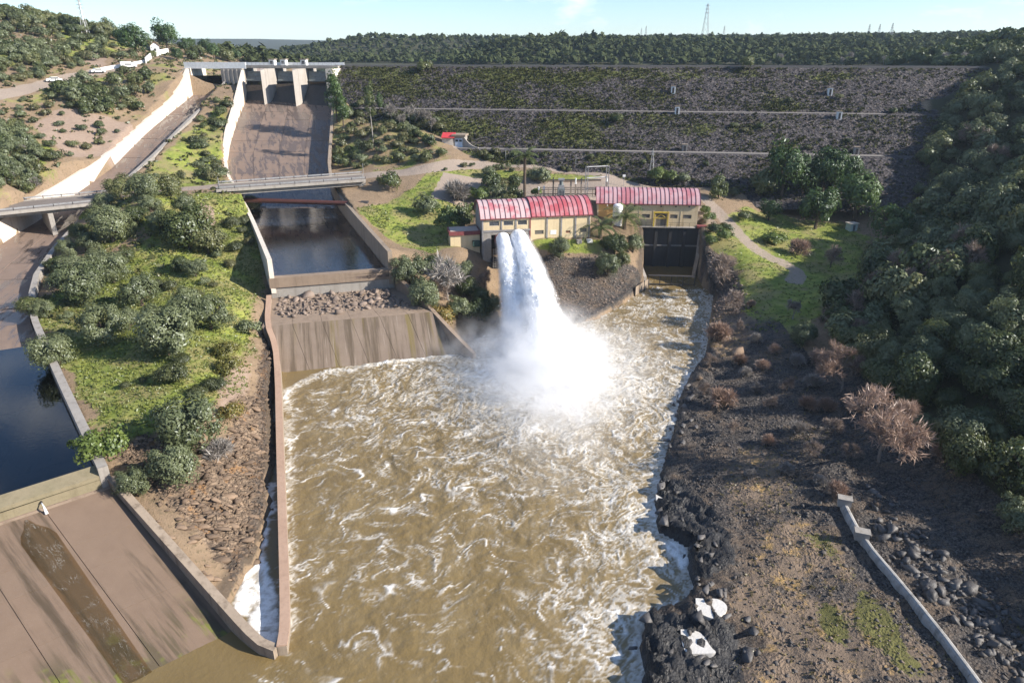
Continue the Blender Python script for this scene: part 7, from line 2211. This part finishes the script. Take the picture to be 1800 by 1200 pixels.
def boulder(mes, p, s, label, cat, group, name='boulder', sink=.2):
    o = link_mesh(name, mes[int(rng.integers(len(mes)))])
    o.location = (p[0], p[1], p[2] + s * (.22 - sink))
    o.rotation_euler = (float(rng.normal(0, .35)), float(rng.normal(0, .35)), float(rng.uniform(0, 6.28)))
    o.scale = (s, s * float(rng.uniform(.7, 1.1)), s * float(rng.uniform(.7, 1.2)))
    return tag(o, label, cat, group)
RD, RT, RBR = rock_me(M_rdark), rock_me(M_rtan), rock_me(M_rbrown)
# broken concrete and stones on the rubble shelf
pl_ = []
for _ in range(4000):
    a, b = rng.uniform(.06, .9), rng.uniform(.10, .72) + .06 * rng.normal()
    if b > .84 or b < .05 or len(pl_) > 270: continue
    l = f0 + (f1 - f0) * a; r = S0 + (S1 - S0) * a
    c = l * (1 - b) + r * b
    s = float(np.clip(rng.lognormal(-.18, .5), .35, 2.4))
    if any((c[0] - q[0]) ** 2 + (c[1] - q[1]) ** 2 < (.33 * (s + q[2])) ** 2 for q in pl_): continue
    pl_.append((c[0], c[1], s, 5.9 - .8 * b))
def pix(p):
    d_ = p[1] * CP + (CAM_Z - p[2]) * SP
    return 900 + FPX * p[0] / d_, 600 - FPX * (p[1] * SP - (CAM_Z - p[2]) * CP) / d_
def grouped(o, p, s, kw): GROUPED.setdefault(o['group'], []).append((o, *pix(p), s * 20, kw))
for c in pl_: grouped(boulder(RBR, (c[0], c[1], c[3]), c[2], 'angular brown block of broken rubble on the shelf below the big sill', 'stone', 'rubble blocks on the shelf', 'rubble_block', sink=.12), (c[0], c[1], c[3]), c[2], 'brown rubble block')
# boulder bank right of the concrete pipe
n_b = 0
for px, py, sp_ in [(1540, 930, 1), (1560, 900, 1)] + [(float(1500 + 300 * t + rng.normal(0, 26)), float(880 + 270 * t + rng.normal(0, 26)), 0) for t in rng.random(210)]:
    pipe_x = np.interp(py, [880, 952, 1020, 1105, 1185], [1482, 1512, 1570, 1640, 1700])
    if px < pipe_x + 34: continue
    p = G(px, py)
    s_b = float(np.clip(rng.lognormal(-.15, .4), .45, 1.9))
    grouped(boulder(RD, p, s_b, 'angular dark boulder in the heap right of the concrete pipe', 'boulder', 'boulders right of the concrete pipe'), p, s_b, 'dark boulder')
def ledges(mes, n_, line, spread, strike, rng_s, name, what, grp, place, sink=.1):
    PLACE[grp] = place
    L = resample(np.array([G(a, b) for a, b in line]), .5)
    for _ in range(n_):
        p = L[int(rng.integers(len(L)))].copy()
        p[:2] += rng.normal(0, spread, 2)
        p[2] = float(gz(p[0], p[1]))
        s_ = float(rng.uniform(*rng_s))
        o = boulder(mes, p, s_, what, 'rock', grp, name, sink)
        o.rotation_euler = (float(rng.normal(0, .18)), float(rng.normal(.25, .15)), strike + float(rng.normal(0, .16)))
        o.scale = (s_ * 1.5, s_ * .95, s_ * .7)
        grouped(o, p, s_, what)
ledges(RD, 46, [(1215,662),(1198,700),(1186,760),(1168,820),(1160,880),(1175,930)], .9, 1.1, (.5, 1.5), 'rock_ledge', 'wet black ledge', 'wet ledges at the right waterline', 'the right waterline')
ledges(RD, 16, [(1150,1100),(1140,1140),(1150,1190),(1210,1160),(1290,1180),(1300,1110),(1230,1095)], 1.0, .9, (.5, 1.6), 'rock_ledge', 'black ribbed ledge', 'ribbed ledges at the near right shore', 'the near right shore')
ledges(RD, 26, [(1215,960),(1240,1000),(1260,1040)], .9, 1.1, (.4, 1.2), 'rock_ledge', 'dark slanted ledge', 'slanted ledges by the foam inlet', 'the foam inlet')
ledges(RT, 90, [(440,700),(452,780),(430,830),(400,880),(440,900),(360,930),(420,960),(330,960),(390,1010),(300,900)], 1.5, .25, (.4, 1.35), 'rock_ledge', 'tan layered ledge', 'layered ledges on the left bank', 'the left rock bank')
label_groups()
# single marked stones
for px, py, s, lab, mes in ((1210, 621, 1.5, 'lone dark boulder standing in the water at the right shore', RD), (1296, 622, 2.4, 'big grey boulder among reddish bushes on the right bank', RT), (1228, 668, 1.6, 'pale flat stone at the right waterline', RT), (1273, 552, 1.1, 'small white slab above the right waterline', RT), (1540, 890, 1.0, 'pale stone among dark rubble above the pipe end', RT)):
    boulder(mes, G(px, py), s, lab, 'boulder', None, sink=.1)

def gravel(name, pts, size, mat, label, seed, flat=.6):
    g = G_(seed)
    pts = np.asarray(pts, float)
    base = np.array([[1, 0, 0], [-.6, .8, .1], [-.5, -.85, 0], [.1, .1, .75], [.45, .75, .35], [0, -.2, -.6]], float)
    fc = np.array([[0, 4, 3], [4, 1, 3], [1, 2, 3], [2, 0, 3], [0, 5, 4], [4, 5, 1], [1, 5, 2], [2, 5, 0]])
    N = len(pts)
    a = g.uniform(0, 6.28, N)
    v = base[None] * (1 + g.normal(0, .22, (N, 6, 3)))
    v[:, :, 2] *= flat
    x = v[:, :, 0] * np.cos(a)[:, None] - v[:, :, 1] * np.sin(a)[:, None]
    y = v[:, :, 0] * np.sin(a)[:, None] + v[:, :, 1] * np.cos(a)[:, None]
    V = np.stack([x, y, v[:, :, 2] + x * g.normal(0, .2, N)[:, None]], -1) * (size * .5)[:, None, None] + pts[:, None]
    F = (np.arange(N)[:, None, None] * 6 + fc[None]).reshape(-1, 3)
    return tag(np_mesh(name, V.reshape(-1, 3), F, mat), label, kind='stuff')
def mask_pts(n_, x0, x1, y0, y1, mask, lo):
    q = np.stack([rng.uniform(x0, x1, n_), rng.uniform(y0, y1, n_)], -1)
    i_ = np.clip(np.searchsorted(gx, q[:, 0]) - 1, 0, len(gx) - 2)
    j_ = np.clip(np.searchsorted(gy, q[:, 1]) - 1, 0, len(gy) - 2)
    k = rng.random(n_) < mask[j_, i_] * lo
    q = q[k & ~m_c1[j_, i_] & ~m_c2[j_, i_]]
    return np.column_stack([q, gz(q[:, 0], q[:, 1]) + .02])
gm = grav * (1 - .85 * w_out) * ss(1.0, 4.5, dr + 1.5 * n2) * (1 - .8 * np.clip(sandy, 0, 1)) * (~in_river) * np.clip(.45 + .8 * n2, .12, 1)
q = mask_pts(60000, 8, 52, 28, 125, gm, .85)
gravel('gravel', q, np.clip(rng.lognormal(-1.55, .55, len(q)), .08, .8), M_rgrav, 'dark angular gravel and stones on the right shore', 21)
q = mask_pts(9000, 6, 45, 112, 150, grav * (~in_river), .8)
gravel('gravel', q, np.clip(rng.lognormal(-1.1, .5, len(q)), .15, .9), M_rbrown, 'grey brown stones on the bank beside the tailrace', 22)
q = mask_pts(15000, 8, 46, 28, 100, np.clip(sandy, 0, 1) * (~in_river), .35)
gravel('gravel', q, np.clip(rng.lognormal(-1.9, .5, len(q)), .06, .5), M_rbrown, 'small brown stones strewn over the ochre shore', 23)
q = mask_pts(26000, -46, -18, 42, 104, w_rock, .8)
gravel('rock_fragments', q, np.clip(rng.lognormal(-1.2, .6, len(q)), .1, 1.4), M_rtan, 'broken tan and brown rock on the left bank', 24, .45)
S_, D_ = rng.uniform(1, DAM_L - 3, 22000), rng.uniform(.8, 58, 22000)
ok = ~((D_ > 20.2) & (D_ < 24.2)) & ~((D_ > 39.2) & (D_ < 43))
S_, D_ = S_[ok], D_[ok]
px_ = D0[0] + DU[0] * S_ + DN[0] * D_
py_ = D0[1] + DU[1] * S_ + DN[1] * D_
zd = dam_h(px_, py_)
vis = (zd > gz(px_, py_) - .1) & off_chute(px_, py_)
gravel('riprap', np.stack([px_, py_, zd + .1], -1)[vis], np.clip(rng.lognormal(-.9, .4, vis.sum()), .22, 1.0), rock_mat('riprap_stone', (.045, .040, .042), (.10, .09, .09), .95, .05), 'dark riprap stones covering the dam face', 25, .75)
print('rocks', round(time.time() - T0, 1))

# ------------------------------------------------------------------ air
n = NT('thin_haze')
M_haze = n.done(None, n.node('ShaderNodeVolumePrincipled', {'Color': (.66, .82, 1, 1), 'Density': HAZE_D, 'Anisotropy': .2}).outputs[0]) if (HAZE_D := .0001) else None
if M_haze:
    hz = MB().prism([(-6000, -6000), (6000, -6000), (6000, 7000), (-6000, 7000)], -6.0, 150.0).build('haze', M_haze)
    tag(hz, 'thin blue haze over the valley', kind='stuff')
print('done', round(time.time() - T0, 1), len(bpy.data.objects))
